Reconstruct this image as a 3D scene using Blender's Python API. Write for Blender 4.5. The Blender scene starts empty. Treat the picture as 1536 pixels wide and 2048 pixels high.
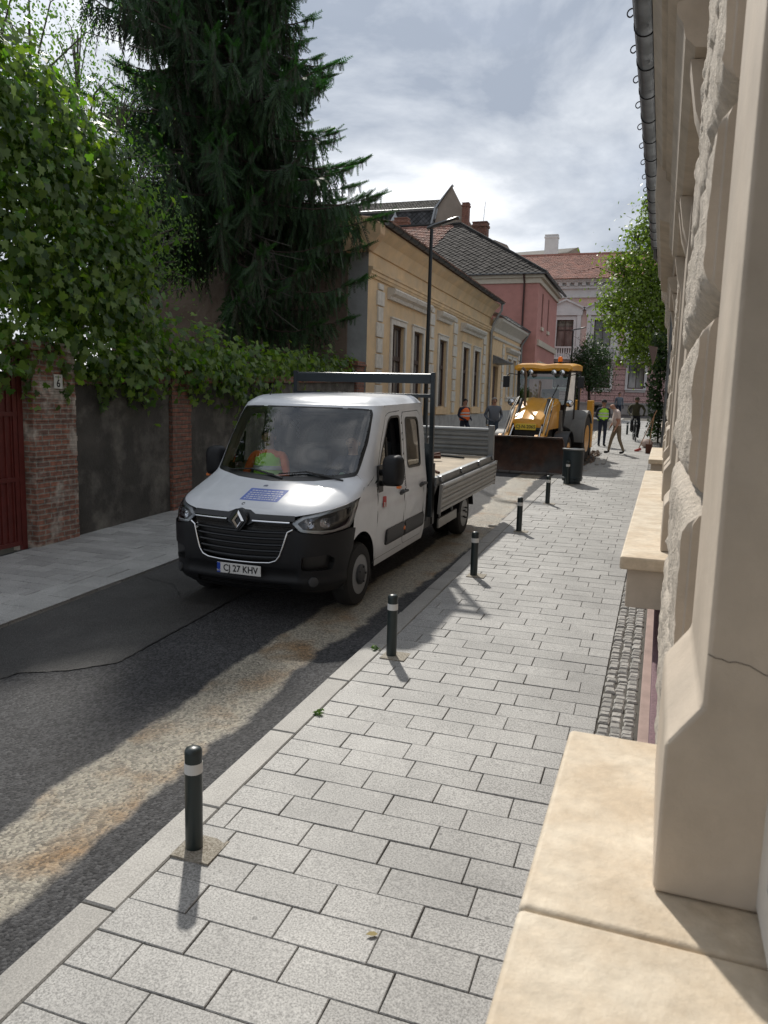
import bpy, bmesh, math, random
import numpy as np
from math import sin, cos, pi, radians, sqrt, atan2
from mathutils import Vector, Matrix, Euler

random.seed(7)
rng = np.random.default_rng(7)
S = bpy.context.scene
COL = S.collection

# ------------------------------------------------------------------ camera
CAM_H = 2.487
yaw, pitch, roll = .3292, .1445, .0279
fw = Vector((-sin(yaw) * cos(pitch), cos(yaw) * cos(pitch), -sin(pitch)))
r0 = Vector((cos(yaw), sin(yaw), 0)); u0 = r0.cross(fw)
rr = r0 * cos(roll) + u0 * sin(roll); uu = -r0 * sin(roll) + u0 * cos(roll)
cd = bpy.data.cameras.new('camera'); cam = bpy.data.objects.new('camera', cd); COL.objects.link(cam)
cam.matrix_world = Matrix(((rr.x, uu.x, -fw.x, 0), (rr.y, uu.y, -fw.y, 0), (rr.z, uu.z, -fw.z, CAM_H), (0, 0, 0, 1)))
cd.sensor_fit = 'VERTICAL'; cd.sensor_height = 36; cd.sensor_width = 27; cd.lens = 1538 / 2048 * 36
cd.clip_start = .05; cd.clip_end = 2000
cd.dof.use_dof = True; cd.dof.focus_distance = 9.0; cd.dof.aperture_fstop = 6.5
S.camera = cam

# ------------------------------------------------------------------ light
SUN_EL, SUN_AZ = radians(44), radians(29.5)          # azimuth to the left of the street direction
sdir = Vector((-sin(SUN_AZ) * cos(SUN_EL), cos(SUN_AZ) * cos(SUN_EL), sin(SUN_EL)))
sl = bpy.data.lights.new('sun', 'SUN'); sl.energy = 3.1; sl.angle = radians(1.6); sl.color = (1, .95, .87)
so = bpy.data.objects.new('sun', sl); COL.objects.link(so); so.rotation_euler = sdir.to_track_quat('Z', 'Y').to_euler()
so.location = (-20, 40, 40)
W = bpy.data.worlds.new('World'); S.world = W; W.use_nodes = True
nt = W.node_tree; N = nt.nodes; Lk = nt.links
for n in list(N): N.remove(n)
out = N.new('ShaderNodeOutputWorld'); bg = N.new('ShaderNodeBackground'); bg.inputs[1].default_value = .095
sky = N.new('ShaderNodeTexSky'); sky.sky_type = 'NISHITA'; sky.sun_disc = False
sky.sun_elevation = SUN_EL; sky.sun_rotation = -SUN_AZ; sky.air_density = 1.0; sky.dust_density = 1.5; sky.altitude = 300
tc = N.new('ShaderNodeTexCoord'); mp = N.new('ShaderNodeMapping'); mp.inputs['Scale'].default_value = (1, 1, 2.2)
mp.inputs['Location'].default_value = (.35, .2, .1)
Lk.new(tc.outputs['Generated'], mp.inputs[0])
def wnoise(scale, detail, rough, dist=0):
    n = N.new('ShaderNodeTexNoise'); n.inputs['Scale'].default_value = scale; n.inputs['Detail'].default_value = detail
    n.inputs['Roughness'].default_value = rough; n.inputs['Distortion'].default_value = dist
    Lk.new(mp.outputs[0], n.inputs['Vector']); return n
n1 = wnoise(2.1, 9, .52, .25); n2 = wnoise(2.6, 10, .58, .35)
cr = N.new('ShaderNodeValToRGB'); e = cr.color_ramp.elements       # cloud brightness
e[0].position = .36; e[0].color = (2.5, 2.85, 3.45, 1); e[1].position = .68; e[1].color = (8.2, 8.3, 8.5, 1)
m_ = e.new(.52); m_.color = (4.5, 4.8, 5.25, 1)
Lk.new(n2.outputs['Fac'], cr.inputs[0])
cv = N.new('ShaderNodeValToRGB'); e = cv.color_ramp.elements
e[0].position = .30; e[0].color = (.86, .86, .86, 1); e[1].position = .55; e[1].color = (1, 1, 1, 1)
Lk.new(n1.outputs['Fac'], cv.inputs[0])
mx = N.new('ShaderNodeMix'); mx.data_type = 'RGBA'
Lk.new(cv.outputs[0], mx.inputs[0]); Lk.new(sky.outputs[0], mx.inputs[6]); Lk.new(cr.outputs[0], mx.inputs[7])
geo = N.new('ShaderNodeVectorMath'); geo.operation = 'DOT_PRODUCT'; geo.inputs[1].default_value = tuple(sdir)
nv = N.new('ShaderNodeVectorMath'); nv.operation = 'NORMALIZE'; Lk.new(tc.outputs['Generated'], nv.inputs[0]); Lk.new(nv.outputs[0], geo.inputs[0])
gm_ = N.new('ShaderNodeMapRange'); gm_.inputs[1].default_value = .55; gm_.inputs[2].default_value = 1.0; gm_.inputs[3].default_value = 1.0; gm_.inputs[4].default_value = 1.35; gm_.interpolation_type = 'SMOOTHSTEP'; Lk.new(geo.outputs['Value'], gm_.inputs[0])
gs_ = N.new('ShaderNodeVectorMath'); gs_.operation = 'SCALE'; Lk.new(mx.outputs[2], gs_.inputs[0]); Lk.new(gm_.outputs[0], gs_.inputs['Scale'])
Lk.new(gs_.outputs[0], bg.inputs[0]); Lk.new(bg.outputs[0], out.inputs[0])
S.view_settings.view_transform = 'Standard'; S.view_settings.look = 'None'; S.view_settings.exposure = 0.42
S.view_settings.gamma = 1; S.view_settings.use_curve_mapping = False
S.cycles.max_bounces = 8; S.cycles.transparent_max_bounces = 12; S.cycles.use_denoising = True
S.cycles.sample_clamp_indirect = 6

# ------------------------------------------------------------------ helpers
def gz(y):
    return .033 * y if y < 50 else 1.65 + .018 * (y - 50)

class MB:
    def __init__(s): s.v = []; s.f = []; s.m = []; s.mats = None
    def add(s, vs, fs, mi=0):
        o = len(s.v); s.v += [tuple(p) for p in vs]; s.f += [tuple(i + o for i in q) for q in fs]; s.m += [mi] * len(fs); return s
    def box(s, x0, x1, y0, y1, z0, z1, mi=0):
        return s.add([(x0, y0, z0), (x1, y0, z0), (x1, y1, z0), (x0, y1, z0), (x0, y0, z1), (x1, y0, z1), (x1, y1, z1), (x0, y1, z1)],
                     [(0, 3, 2, 1), (4, 5, 6, 7), (0, 1, 5, 4), (1, 2, 6, 5), (2, 3, 7, 6), (3, 0, 4, 7)], mi)
    def obox(s, c, size, rot=(0, 0, 0), mi=0):
        R = Euler(rot).to_matrix(); a, b, d = [t / 2 for t in size]
        vs = [Vector(c) + R @ Vector((x, y, z)) for x, y, z in [(-a, -b, -d), (a, -b, -d), (a, b, -d), (-a, b, -d), (-a, -b, d), (a, -b, d), (a, b, d), (-a, b, d)]]
        return s.add(vs, [(0, 3, 2, 1), (4, 5, 6, 7), (0, 1, 5, 4), (1, 2, 6, 5), (2, 3, 7, 6), (3, 0, 4, 7)], mi)
    def prism(s, pts, axis, a, b, mi=0):
        n = len(pts)
        def P(p, t): return {'x': (t, p[0], p[1]), 'y': (p[0], t, p[1]), 'z': (p[0], p[1], t)}[axis]
        vs = [P(p, a) for p in pts] + [P(p, b) for p in pts]
        return s.add(vs, [tuple(range(n))[::-1], tuple(range(n, 2 * n))] + [(i, (i + 1) % n, n + (i + 1) % n, n + i) for i in range(n)], mi)
    def tube(s, path, r, n=8, mi=0, caps=True):
        P = [Vector(p) for p in path]; m = len(P); rs = r if isinstance(r, (list, tuple)) else [r] * m
        vs = []; prev = None
        for i in range(m):
            t = (P[min(i + 1, m - 1)] - P[max(i - 1, 0)]).normalized()
            if prev is None:
                a = Vector((0, 0, 1)) if abs(t.z) < .9 else Vector((1, 0, 0)); prev = t.cross(a).normalized()
            x = (prev - t * prev.dot(t)).normalized(); prev = x; y = t.cross(x)
            vs += [P[i] + (x * cos(2 * pi * k / n) + y * sin(2 * pi * k / n)) * rs[i] for k in range(n)]
        fs = [(i * n + k, i * n + (k + 1) % n, (i + 1) * n + (k + 1) % n, (i + 1) * n + k) for i in range(m - 1) for k in range(n)]
        if caps: fs += [tuple(range(n))[::-1], tuple(range((m - 1) * n, m * n))]
        return s.add(vs, fs, mi)
    def lathe(s, prof, n=24, c=(0, 0, 0), axis='z', mi=0, caps=True):
        vs = []
        for r, h in prof:
            for k in range(n):
                a = 2 * pi * k / n; p = (r * cos(a), r * sin(a), h)
                if axis == 'x': p = (h, r * cos(a), r * sin(a))
                if axis == 'y': p = (r * cos(a), h, r * sin(a))
                vs.append((p[0] + c[0], p[1] + c[1], p[2] + c[2]))
        m = len(prof)
        fs = [(i * n + k, i * n + (k + 1) % n, (i + 1) * n + (k + 1) % n, (i + 1) * n + k) for i in range(m - 1) for k in range(n)]
        if caps: fs += [tuple(range(n))[::-1], tuple(range((m - 1) * n, m * n))]
        return s.add(vs, fs, mi)
    def ell(s, c, r, n=12, m=8, mi=0):
        prof = [(sin(pi * i / m), -cos(pi * i / m)) for i in range(m + 1)]
        vs = []
        for a, h in prof:
            for k in range(n): vs.append((c[0] + a * cos(2 * pi * k / n) * r[0], c[1] + a * sin(2 * pi * k / n) * r[1], c[2] + h * r[2]))
        return s.add(vs, [(i * n + k, i * n + (k + 1) % n, (i + 1) * n + (k + 1) % n, (i + 1) * n + k) for i in range(m) for k in range(n)], mi)
    def grid(s, P, mi=0, close=False):
        """P: 2D list of points"""
        a = len(P); b = len(P[0]); vs = [p for r in P for p in r]
        return s.add(vs, [(i * b + j, i * b + (j + 1) % b, (i + 1) * b + (j + 1) % b, (i + 1) * b + j) for i in range(a - 1) for j in range(b if close else b - 1)], mi)
    def build(s, name, mats, parent=None, bevel=0, smooth=40, seg=2, weld=True):
        me = bpy.data.meshes.new(name); me.from_pydata(s.v, [], s.f); me.polygons.foreach_set('material_index', s.m)
        if not isinstance(mats, (list, tuple)): mats = [mats]
        for m in mats: me.materials.append(m)
        b = bmesh.new(); b.from_mesh(me)
        if weld: bmesh.ops.remove_doubles(b, verts=b.verts, dist=1e-5)
        bmesh.ops.recalc_face_normals(b, faces=b.faces)
        if bevel:
            ed = [e for e in b.edges if len(e.link_faces) == 2 and e.calc_face_angle(0) > .5]
            bmesh.ops.bevel(b, geom=ed, offset=bevel, segments=seg, profile=.5, affect='EDGES', clamp_overlap=True)
        b.to_mesh(me); b.free()
        if smooth:
            me.polygons.foreach_set('use_smooth', [True] * len(me.polygons)); me.set_sharp_from_angle(angle=radians(smooth))
        me.update()
        o = bpy.data.objects.new(name, me); COL.objects.link(o)
        if bevel and smooth: w_ = o.modifiers.new('n', 'WEIGHTED_NORMAL'); w_.keep_sharp = True; w_.weight = 100
        if parent: o.parent = parent
        return o

def tag(o, label=None, cat=None, group=None, kind=None):
    if label: o['label'] = label
    if cat: o['category'] = cat
    if group: o['group'] = group
    if kind: o['kind'] = kind
    return o
def empty(name, loc, rot=(0, 0, 0), label=None, cat=None, group=None):
    o = bpy.data.objects.new(name, None); COL.objects.link(o); o.location = loc; o.rotation_euler = rot
    o.empty_display_size = .2
    return tag(o, label, cat, group)
def copy_tree(o, loc=None, rz=None, label=None, parent=None):
    c = o.copy(); COL.objects.link(c); c.parent = parent
    if label: c['label'] = label
    if loc is not None: c.location = loc
    if rz is not None: c.rotation_euler = (0, 0, rz)
    for ch in list(o.children): copy_tree(ch, parent=c)
    return c
def text(body, size, m, name, parent, loc, rot, ext=.001, align='CENTER', sx=1, bold=0):
    cu = bpy.data.curves.new('t', 'FONT'); cu.body = body; cu.size = size; cu.extrude = ext; cu.align_x = align; cu.align_y = 'CENTER'; cu.offset = bold
    t = bpy.data.objects.new('t', cu); COL.objects.link(t)
    bpy.context.view_layer.update()
    me = bpy.data.meshes.new_from_object(t.evaluated_get(bpy.context.evaluated_depsgraph_get()))
    bpy.data.objects.remove(t); me.materials.clear(); me.materials.append(m)
    for v in me.vertices: v.co.x *= sx
    o = bpy.data.objects.new(name, me); COL.objects.link(o); o.parent = parent; o.location = loc; o.rotation_euler = rot
    return o

# ------------------------------------------------------------------ materials
def mat(name, col, rough=.6, metal=0, var=0, vscale=3, bump=0, bscale=40, col2=None, isl=0, coat=0, spec=.5, c2scale=None, c2pos=(.42, .62), detail=6, emit=None, stretch=(1, 1, 1), bdist=.01):
    m = bpy.data.materials.new(name); m.use_nodes = True; t = m.node_tree; n = t.nodes; l = t.links
    p = n['Principled BSDF']; p.inputs['Base Color'].default_value = (*col, 1); p.inputs['Roughness'].default_value = rough
    p.inputs['Metallic'].default_value = metal; p.inputs['Coat Weight'].default_value = coat; p.inputs['Specular IOR Level'].default_value = spec
    p.inputs['Coat Roughness'].default_value = .05
    tc = n.new('ShaderNodeTexCoord'); mp = n.new('ShaderNodeMapping'); mp.inputs['Scale'].default_value = stretch
    l.new(tc.outputs['Object'], mp.inputs[0])
    cur = None
    def noise(sc, d=6, r=.6):
        x = n.new('ShaderNodeTexNoise'); x.inputs['Scale'].default_value = sc; x.inputs['Detail'].default_value = d; x.inputs['Roughness'].default_value = r
        l.new(mp.outputs[0], x.inputs['Vector']); return x
    if col2 is not None:
        a = noise(c2scale or vscale, detail); r = n.new('ShaderNodeValToRGB'); r.color_ramp.elements[0].position = c2pos[0]; r.color_ramp.elements[1].position = c2pos[1]
        r.color_ramp.elements[0].color = (*col, 1); r.color_ramp.elements[1].color = (*col2, 1); l.new(a.outputs['Fac'], r.inputs[0]); cur = r.outputs[0]
    def scalecol(src, fac_out, amt):
        mr = n.new('ShaderNodeMapRange'); mr.inputs[1].default_value = .25 if fac_out.node.type != 'NEW_GEOMETRY' else 0; mr.inputs[2].default_value = .75 if fac_out.node.type != 'NEW_GEOMETRY' else 1
        mr.inputs[3].default_value = 1 - amt; mr.inputs[4].default_value = 1 + amt; l.new(fac_out, mr.inputs[0])
        h = n.new('ShaderNodeVectorMath'); h.operation = 'SCALE'
        if src is None: h.inputs[0].default_value = col
        else: l.new(src, h.inputs[0])
        l.new(mr.outputs[0], h.inputs['Scale']); return h.outputs[0]
    if var: cur = scalecol(cur, noise(vscale, detail).outputs['Fac'], var)
    if isl:
        g = n.new('ShaderNodeNewGeometry'); cur = scalecol(cur, g.outputs['Random Per Island'], isl)
    if cur is not None: l.new(cur, p.inputs['Base Color'])
    if bump:
        b = n.new('ShaderNodeBump'); b.inputs['Strength'].default_value = bump; b.inputs['Distance'].default_value = bdist
        l.new(noise(bscale, 5, .65).outputs['Fac'], b.inputs['Height']); l.new(b.outputs[0], p.inputs['Normal'])
    if emit: p.inputs['Emission Color'].default_value = (*emit[0], 1); p.inputs['Emission Strength'].default_value = emit[1]
    m['p'] = 1
    return m
def nd(m): return m.node_tree.nodes, m.node_tree.links, m.node_tree.nodes['Principled BSDF']

def leafmat(name, c1, c2, trans=.45, tcol=(.35, .6, .05), rough=.5):
    m = bpy.data.materials.new(name); m.use_nodes = True; n = m.node_tree.nodes; l = m.node_tree.links; p = n['Principled BSDF']
    g = n.new('ShaderNodeNewGeometry'); r = n.new('ShaderNodeValToRGB'); r.color_ramp.elements[0].color = (*c1, 1); r.color_ramp.elements[1].color = (*c2, 1)
    l.new(g.outputs['Random Per Island'], r.inputs[0]); l.new(r.outputs[0], p.inputs['Base Color']); p.inputs['Roughness'].default_value = rough
    tr = n.new('ShaderNodeBsdfTranslucent'); hs = n.new('ShaderNodeMix'); hs.data_type = 'RGBA'; hs.blend_type = 'MULTIPLY'; hs.inputs[0].default_value = 1
    l.new(r.outputs[0], hs.inputs[6]); hs.inputs[7].default_value = (tcol[0] * 8, tcol[1] * 8, tcol[2] * 8, 1); l.new(hs.outputs[2], tr.inputs[0])
    mx = n.new('ShaderNodeMixShader'); mx.inputs[0].default_value = trans; l.new(p.outputs[0], mx.inputs[1]); l.new(tr.outputs[0], mx.inputs[2])
    l.new(mx.outputs[0], n['Material Output'].inputs[0]); return m

def glassmat(name, tint=(.75, .85, .82), refl=.08, rough=.02, dirt=0):
    m = bpy.data.materials.new(name); m.use_nodes = True; n = m.node_tree.nodes; l = m.node_tree.links; n.remove(n['Principled BSDF'])
    t = n.new('ShaderNodeBsdfTransparent'); t.inputs[0].default_value = (*tint, 1); g = n.new('ShaderNodeBsdfGlossy'); g.inputs['Roughness'].default_value = rough
    f = n.new('ShaderNodeFresnel'); f.inputs[0].default_value = 1.5; a = n.new('ShaderNodeMath'); a.operation = 'ADD'; a.use_clamp = True; a.inputs[1].default_value = refl
    l.new(f.outputs[0], a.inputs[0]); mx = n.new('ShaderNodeMixShader'); l.new(a.outputs[0], mx.inputs[0]); l.new(t.outputs[0], mx.inputs[1]); l.new(g.outputs[0], mx.inputs[2])
    l.new(mx.outputs[0], n['Material Output'].inputs[0]); return m

def brickmat(name, c1, c2, mortar, sc=1, rough=.85, bw=.25, bh=.075, rot=(0, 0, 0), ms=.012, offset=.5, patch=None, bump=.6, axis='x'):
    """bricks by object coordinates; axis = the wall's running axis ('x','y'), v is always z"""
    m = bpy.data.materials.new(name); m.use_nodes = True; n = m.node_tree.nodes; l = m.node_tree.links; p = n['Principled BSDF']
    tc = n.new('ShaderNodeTexCoord'); sp = n.new('ShaderNodeSeparateXYZ'); cb = n.new('ShaderNodeCombineXYZ'); l.new(tc.outputs['Object'], sp.inputs[0])
    if axis == 'xy':
        ad = n.new('ShaderNodeMath'); ad.operation = 'ADD'; l.new(sp.outputs[0], ad.inputs[0]); l.new(sp.outputs[1], ad.inputs[1]); l.new(ad.outputs[0], cb.inputs[0]); l.new(sp.outputs[2], cb.inputs[1])
    elif axis == 'flat':
        l.new(sp.outputs[0], cb.inputs[0]); l.new(sp.outputs[1], cb.inputs[1])
    else:
        l.new(sp.outputs[0 if axis == 'x' else 1], cb.inputs[0]); l.new(sp.outputs[2], cb.inputs[1])
    b = n.new('ShaderNodeTexBrick'); b.offset = offset; b.inputs['Scale'].default_value = 1; b.inputs['Brick Width'].default_value = bw; b.inputs['Row Height'].default_value = bh
    b.inputs['Mortar Size'].default_value = ms; b.inputs['Mortar Smooth'].default_value = .3; b.inputs['Color1'].default_value = (*c1, 1); b.inputs['Color2'].default_value = (*c2, 1); b.inputs['Mortar'].default_value = (*mortar, 1)
    dn = n.new('ShaderNodeTexNoise'); dn.inputs['Scale'].default_value = 7; l.new(tc.outputs['Object'], dn.inputs['Vector'])
    dv = n.new('ShaderNodeVectorMath'); dv.operation = 'MULTIPLY_ADD'; dv.inputs[1].default_value = (.02, .02, 0); l.new(dn.outputs['Color'], dv.inputs[0]); l.new(cb.outputs[0], dv.inputs[2])
    l.new(dv.outputs[0], b.inputs['Vector'])
    cur = b.outputs['Color']
    no = n.new('ShaderNodeTexNoise'); no.inputs['Scale'].default_value = 2.2; no.inputs['Detail'].default_value = 8; l.new(tc.outputs['Object'], no.inputs['Vector'])
    if patch:
        r = n.new('ShaderNodeValToRGB'); r.color_ramp.elements[0].position = .52; r.color_ramp.elements[1].position = .62; l.new(no.outputs['Fac'], r.inputs[0])
        mx = n.new('ShaderNodeMix'); mx.data_type = 'RGBA'; l.new(r.outputs[0], mx.inputs[0]); l.new(cur, mx.inputs[6]); mx.inputs[7].default_value = (*patch, 1); cur = mx.outputs[2]
    n3 = n.new('ShaderNodeTexNoise'); n3.inputs['Scale'].default_value = 12; n3.inputs['Detail'].default_value = 6; l.new(tc.outputs['Object'], n3.inputs['Vector'])
    mr = n.new('ShaderNodeMapRange'); mr.inputs[1].default_value = .3; mr.inputs[2].default_value = .7; mr.inputs[3].default_value = .6; mr.inputs[4].default_value = 1.4; l.new(n3.outputs['Fac'], mr.inputs[0])
    vs = n.new('ShaderNodeVectorMath'); vs.operation = 'SCALE'; l.new(cur, vs.inputs[0]); l.new(mr.outputs[0], vs.inputs['Scale']); l.new(vs.outputs[0], p.inputs['Base Color'])
    p.inputs['Roughness'].default_value = rough
    if bump:
        bp = n.new('ShaderNodeBump'); bp.inputs['Strength'].default_value = bump; bp.inputs['Distance'].default_value = .02; bp.invert = True
        ad2 = n.new('ShaderNodeMath'); ad2.operation = 'MULTIPLY_ADD'; ad2.inputs[1].default_value = -.5; l.new(n3.outputs['Fac'], ad2.inputs[0]); l.new(b.outputs['Fac'], ad2.inputs[2])
        l.new(ad2.outputs[0], bp.inputs['Height']); l.new(bp.outputs[0], p.inputs['Normal'])
    return m
# ================================================================== GROUND
def strip(name, fl, fr, y0, y1, dz, m, nx=1, dy=1.0):
    b = MB(); P = []
    k = max(1, int(math.ceil((y1 - y0) / dy)))
    for i in range(k + 1):
        y = y0 + (y1 - y0) * i / k; a, c = fl(y), fr(y)
        P.append([(a + (c - a) * j / nx, y, gz(y) + dz) for j in range(nx + 1)])
    b.grid(P); o = b.build(name, m, smooth=0); o['kind'] = 'structure'; return o
KR = lambda y: -2.41 + .003 * y + (.0022 * max(0, y - 14) ** 1.35 if y > 14 else 0)      # right kerb, road side
KRi = lambda y: KR(y) + .20
KL = lambda y: -5.93 + .0 * y - .004 * max(0, y - 20)
AB = .0125                                                                # the right building is turned this much
WR = lambda y: AB * y                                                     # its plinth line

M_earth = mat('earth', (.09, .08, .06), .95, var=.4, vscale=1.2, bump=.5, bscale=8)
strip('ground', lambda y: -120 - y * .2, lambda y: 120 + y * .2, -60, 300, -.075, M_earth, 6, 5)

# asphalt: coarse aggregate, wet and muddy along the run of water with painted sun glare
def asphalt(name, base, spk, wet=True, scale=75, bump=1.0):
    m = mat(name, base, .75); n, l, p = nd(m)
    tc = n.new('ShaderNodeTexCoord'); sx = n.new('ShaderNodeSeparateXYZ'); l.new(tc.outputs['Object'], sx.inputs[0])
    v = n.new('ShaderNodeTexVoronoi'); v.inputs['Scale'].default_value = scale; l.new(tc.outputs['Object'], v.inputs['Vector'])
    no = n.new('ShaderNodeTexNoise'); no.inputs['Scale'].default_value = 1.1; no.inputs['Detail'].default_value = 8; no.inputs['Roughness'].default_value = .62; l.new(tc.outputs['Object'], no.inputs['Vector'])
    nf = n.new('ShaderNodeTexNoise'); nf.inputs['Scale'].default_value = 240; nf.inputs['Detail'].default_value = 3; l.new(tc.outputs['Object'], nf.inputs['Vector'])
    r = n.new('ShaderNodeValToRGB'); e = r.color_ramp.elements; e[0].position = .25; e[0].color = (*base, 1); e[1].position = .95; e[1].color = (*spk, 1)
    l.new(v.outputs['Color'], r.inputs[0])
    mr = n.new('ShaderNodeMapRange'); mr.inputs[1].default_value = .3; mr.inputs[2].default_value = .7; mr.inputs[3].default_value = .65; mr.inputs[4].default_value = 1.35; l.new(no.outputs['Fac'], mr.inputs[0])
    vs = n.new('ShaderNodeVectorMath'); vs.operation = 'SCALE'; l.new(r.outputs[0], vs.inputs[0]); l.new(mr.outputs[0], vs.inputs['Scale'])
    cur = vs.outputs[0]
    bp = n.new('ShaderNodeBump'); bp.inputs['Strength'].default_value = bump; bp.inputs['Distance'].default_value = .007
    hh = n.new('ShaderNodeMath'); hh.operation = 'MULTIPLY_ADD'; hh.inputs[1].default_value = -1.3; l.new(v.outputs['Distance'], hh.inputs[0]); l.new(nf.outputs['Fac'], hh.inputs[2])
    l.new(hh.outputs[0], bp.inputs['Height']); l.new(bp.outputs[0], p.inputs['Normal'])
    if wet:
        p.inputs['Specular IOR Level'].default_value = .6
        # mask = 1 - |x - xc(y)| / half width, broken up by noise
        xc = n.new('ShaderNodeFloatCurve'); c = xc.mapping.curves[0]; ymax = 45.
        pts = [(0, -2.95), (2.5, -2.98), (4.5, -2.99), (6.3, -3.0), (8.5, -2.85), (11, -2.72), (13, -2.68), (15.5, -2.75), (19, -2.95), (24, -2.6), (45, -2.2)]
        c.points[0].location = (0, (pts[0][1] + 5) / 5); c.points[1].location = (1, (pts[-1][1] + 5) / 5)
        for a, b_ in pts[1:-1]: c.points.new(a / ymax, (b_ + 5) / 5)
        xc.mapping.update()
        yy = n.new('ShaderNodeMath'); yy.operation = 'DIVIDE'; yy.inputs[1].default_value = ymax; l.new(sx.outputs[1], yy.inputs[0]); l.new(yy.outputs[0], xc.inputs[1])
        x5 = n.new('ShaderNodeMath'); x5.operation = 'MULTIPLY_ADD'; x5.inputs[1].default_value = 5; x5.inputs[2].default_value = -5; l.new(xc.outputs[0], x5.inputs[0])
        df = n.new('ShaderNodeMath'); df.operation = 'SUBTRACT'; l.new(sx.outputs[0], df.inputs[0]); l.new(x5.outputs[0], df.inputs[1])
        ab = n.new('ShaderNodeMath'); ab.operation = 'ABSOLUTE'; l.new(df.outputs[0], ab.inputs[0])
        n2 = n.new('ShaderNodeTexNoise'); n2.inputs['Scale'].default_value = 1.7; n2.inputs['Detail'].default_value = 6; n2.inputs['Roughness'].default_value = .55; l.new(tc.outputs['Object'], n2.inputs['Vector'])
        s2 = n.new('ShaderNodeMath'); s2.operation = 'MULTIPLY_ADD'; s2.inputs[1].default_value = -.34; l.new(n2.outputs['Fac'], s2.inputs[0]); l.new(ab.outputs[0], s2.inputs[2])
        wm = n.new('ShaderNodeMapRange'); wm.interpolation_type = 'SMOOTHSTEP'; wm.inputs[1].default_value = .08; wm.inputs[2].default_value = .16; wm.inputs[3].default_value = 1; wm.inputs[4].default_value = 0; l.new(s2.outputs[0], wm.inputs[0])
        vr = n.new('ShaderNodeMapRange'); vr.inputs[1].default_value = 0; vr.inputs[2].default_value = 1; vr.inputs[3].default_value = .45; vr.inputs[4].default_value = 1.5
        sv = n.new('ShaderNodeSeparateColor'); l.new(v.outputs['Color'], sv.inputs[0]); l.new(sv.outputs[1], vr.inputs[0])
        mud_glare = n.new('ShaderNodeMix'); mud_glare.data_type = 'RGBA'; l.new(cur, mud_glare.inputs[6])
        m3 = n.new('ShaderNodeTexNoise'); m3.inputs['Scale'].default_value = 2.3; m3.inputs['Detail'].default_value = 7; l.new(tc.outputs['Object'], m3.inputs['Vector'])
        mr3 = n.new('ShaderNodeValToRGB'); e = mr3.color_ramp.elements; e[0].position = .50; e[0].color = (.38, .345, .275, 1); e[1].position = .72; e[1].color = (.31, .19, .085, 1); l.new(m3.outputs['Fac'], mr3.inputs[0])  # mud tones, the pale tan raised to paint in the sun glare
        ms = n.new('ShaderNodeVectorMath'); ms.operation = 'SCALE'; l.new(mr3.outputs[0], ms.inputs[0]); l.new(vr.outputs[0], ms.inputs['Scale']); l.new(ms.outputs[0], mud_glare.inputs[7]); mf = n.new('ShaderNodeMath'); mf.operation = 'MULTIPLY'; mf.inputs[1].default_value = .85; l.new(wm.outputs[0], mf.inputs[0]); l.new(mf.outputs[0], mud_glare.inputs[0])
        cur = mud_glare.outputs[2]
        rm = n.new('ShaderNodeMapRange'); rm.inputs[3].default_value = .8; rm.inputs[4].default_value = .33; l.new(wm.outputs[0], rm.inputs[0]); l.new(rm.outputs[0], p.inputs['Roughness'])
    else: p.inputs['Roughness'].default_value = .6
    l.new(cur, p.inputs['Base Color']); return m
M_asph = asphalt('wet_asphalt', (.009, .009, .011), (.075, .075, .078), scale=58, bump=1.0)
M_patch = asphalt('patch_asphalt', (.030, .029, .028), (.085, .082, .078), wet=False, scale=110, bump=.7)
strip('road', KL, KR, -8, 58, -.045, M_asph, 4, 1)
# cross street at the top
strip('cross_street', lambda y: -60, lambda y: 60, 52, 63.5, -.041, M_patch, 4, 2)
# smoother repair patch beside the left kerb, with its sealed edge
pp = [(-5.92, 2), (-5.35, 3.2), (-4.9, 4.9), (-4.55, 5.1), (-4.28, 5.4), (-4.3, 6.6), (-4.34, 8.0), (-4.33, 10.5), (-4.4, 17), (-4.3, 30), (-5.92, 30)]
b = MB(); n_ = len(pp); b.add([(x, y, gz(y) - .040) for x, y in pp], [tuple(range(n_))]); tag(b.build('road_patch', M_patch, smooth=0), kind='structure')
M_tar = mat('tar', (.008, .008, .009), .5, bump=.6, bscale=60)
def wiggle(path, w, dz, name, m):
    b = MB(); L = []; random.seed(3)
    for i in range(len(path) - 1):
        (x0, y0), (x1, y1) = path[i], path[i + 1]; k = max(2, int(math.hypot(x1 - x0, y1 - y0) / .05))
        for j in range(k): L.append((x0 + (x1 - x0) * j / k + random.gauss(0, .006), y0 + (y1 - y0) * j / k + random.gauss(0, .006)))
    Lf, Rt = [], []
    for i, (x, y) in enumerate(L):
        x2, y2 = L[min(i + 2, len(L) - 1)]; xa, ya = L[max(i - 2, 0)]; dx, dy = x2 - xa, y2 - ya; d = math.hypot(dx, dy) or 1; ww = w * random.uniform(.25, 1)
        Lf.append((x - dy / d * ww, y + dx / d * ww, gz(y) + dz)); Rt.append((x + dy / d * ww, y - dx / d * ww, gz(y) + dz))
    b.grid([Lf, Rt]); return tag(b.build(name, m, smooth=0), kind='structure')
wiggle(pp[1:9], .010, -.036, 'road_seam', M_tar)
wiggle([(-5.9, 7.9), (-5.3, 7.75), (-4.9, 7.3), (-4.34, 7.2)], .005, -.036, 'road_crack', M_tar)

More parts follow.
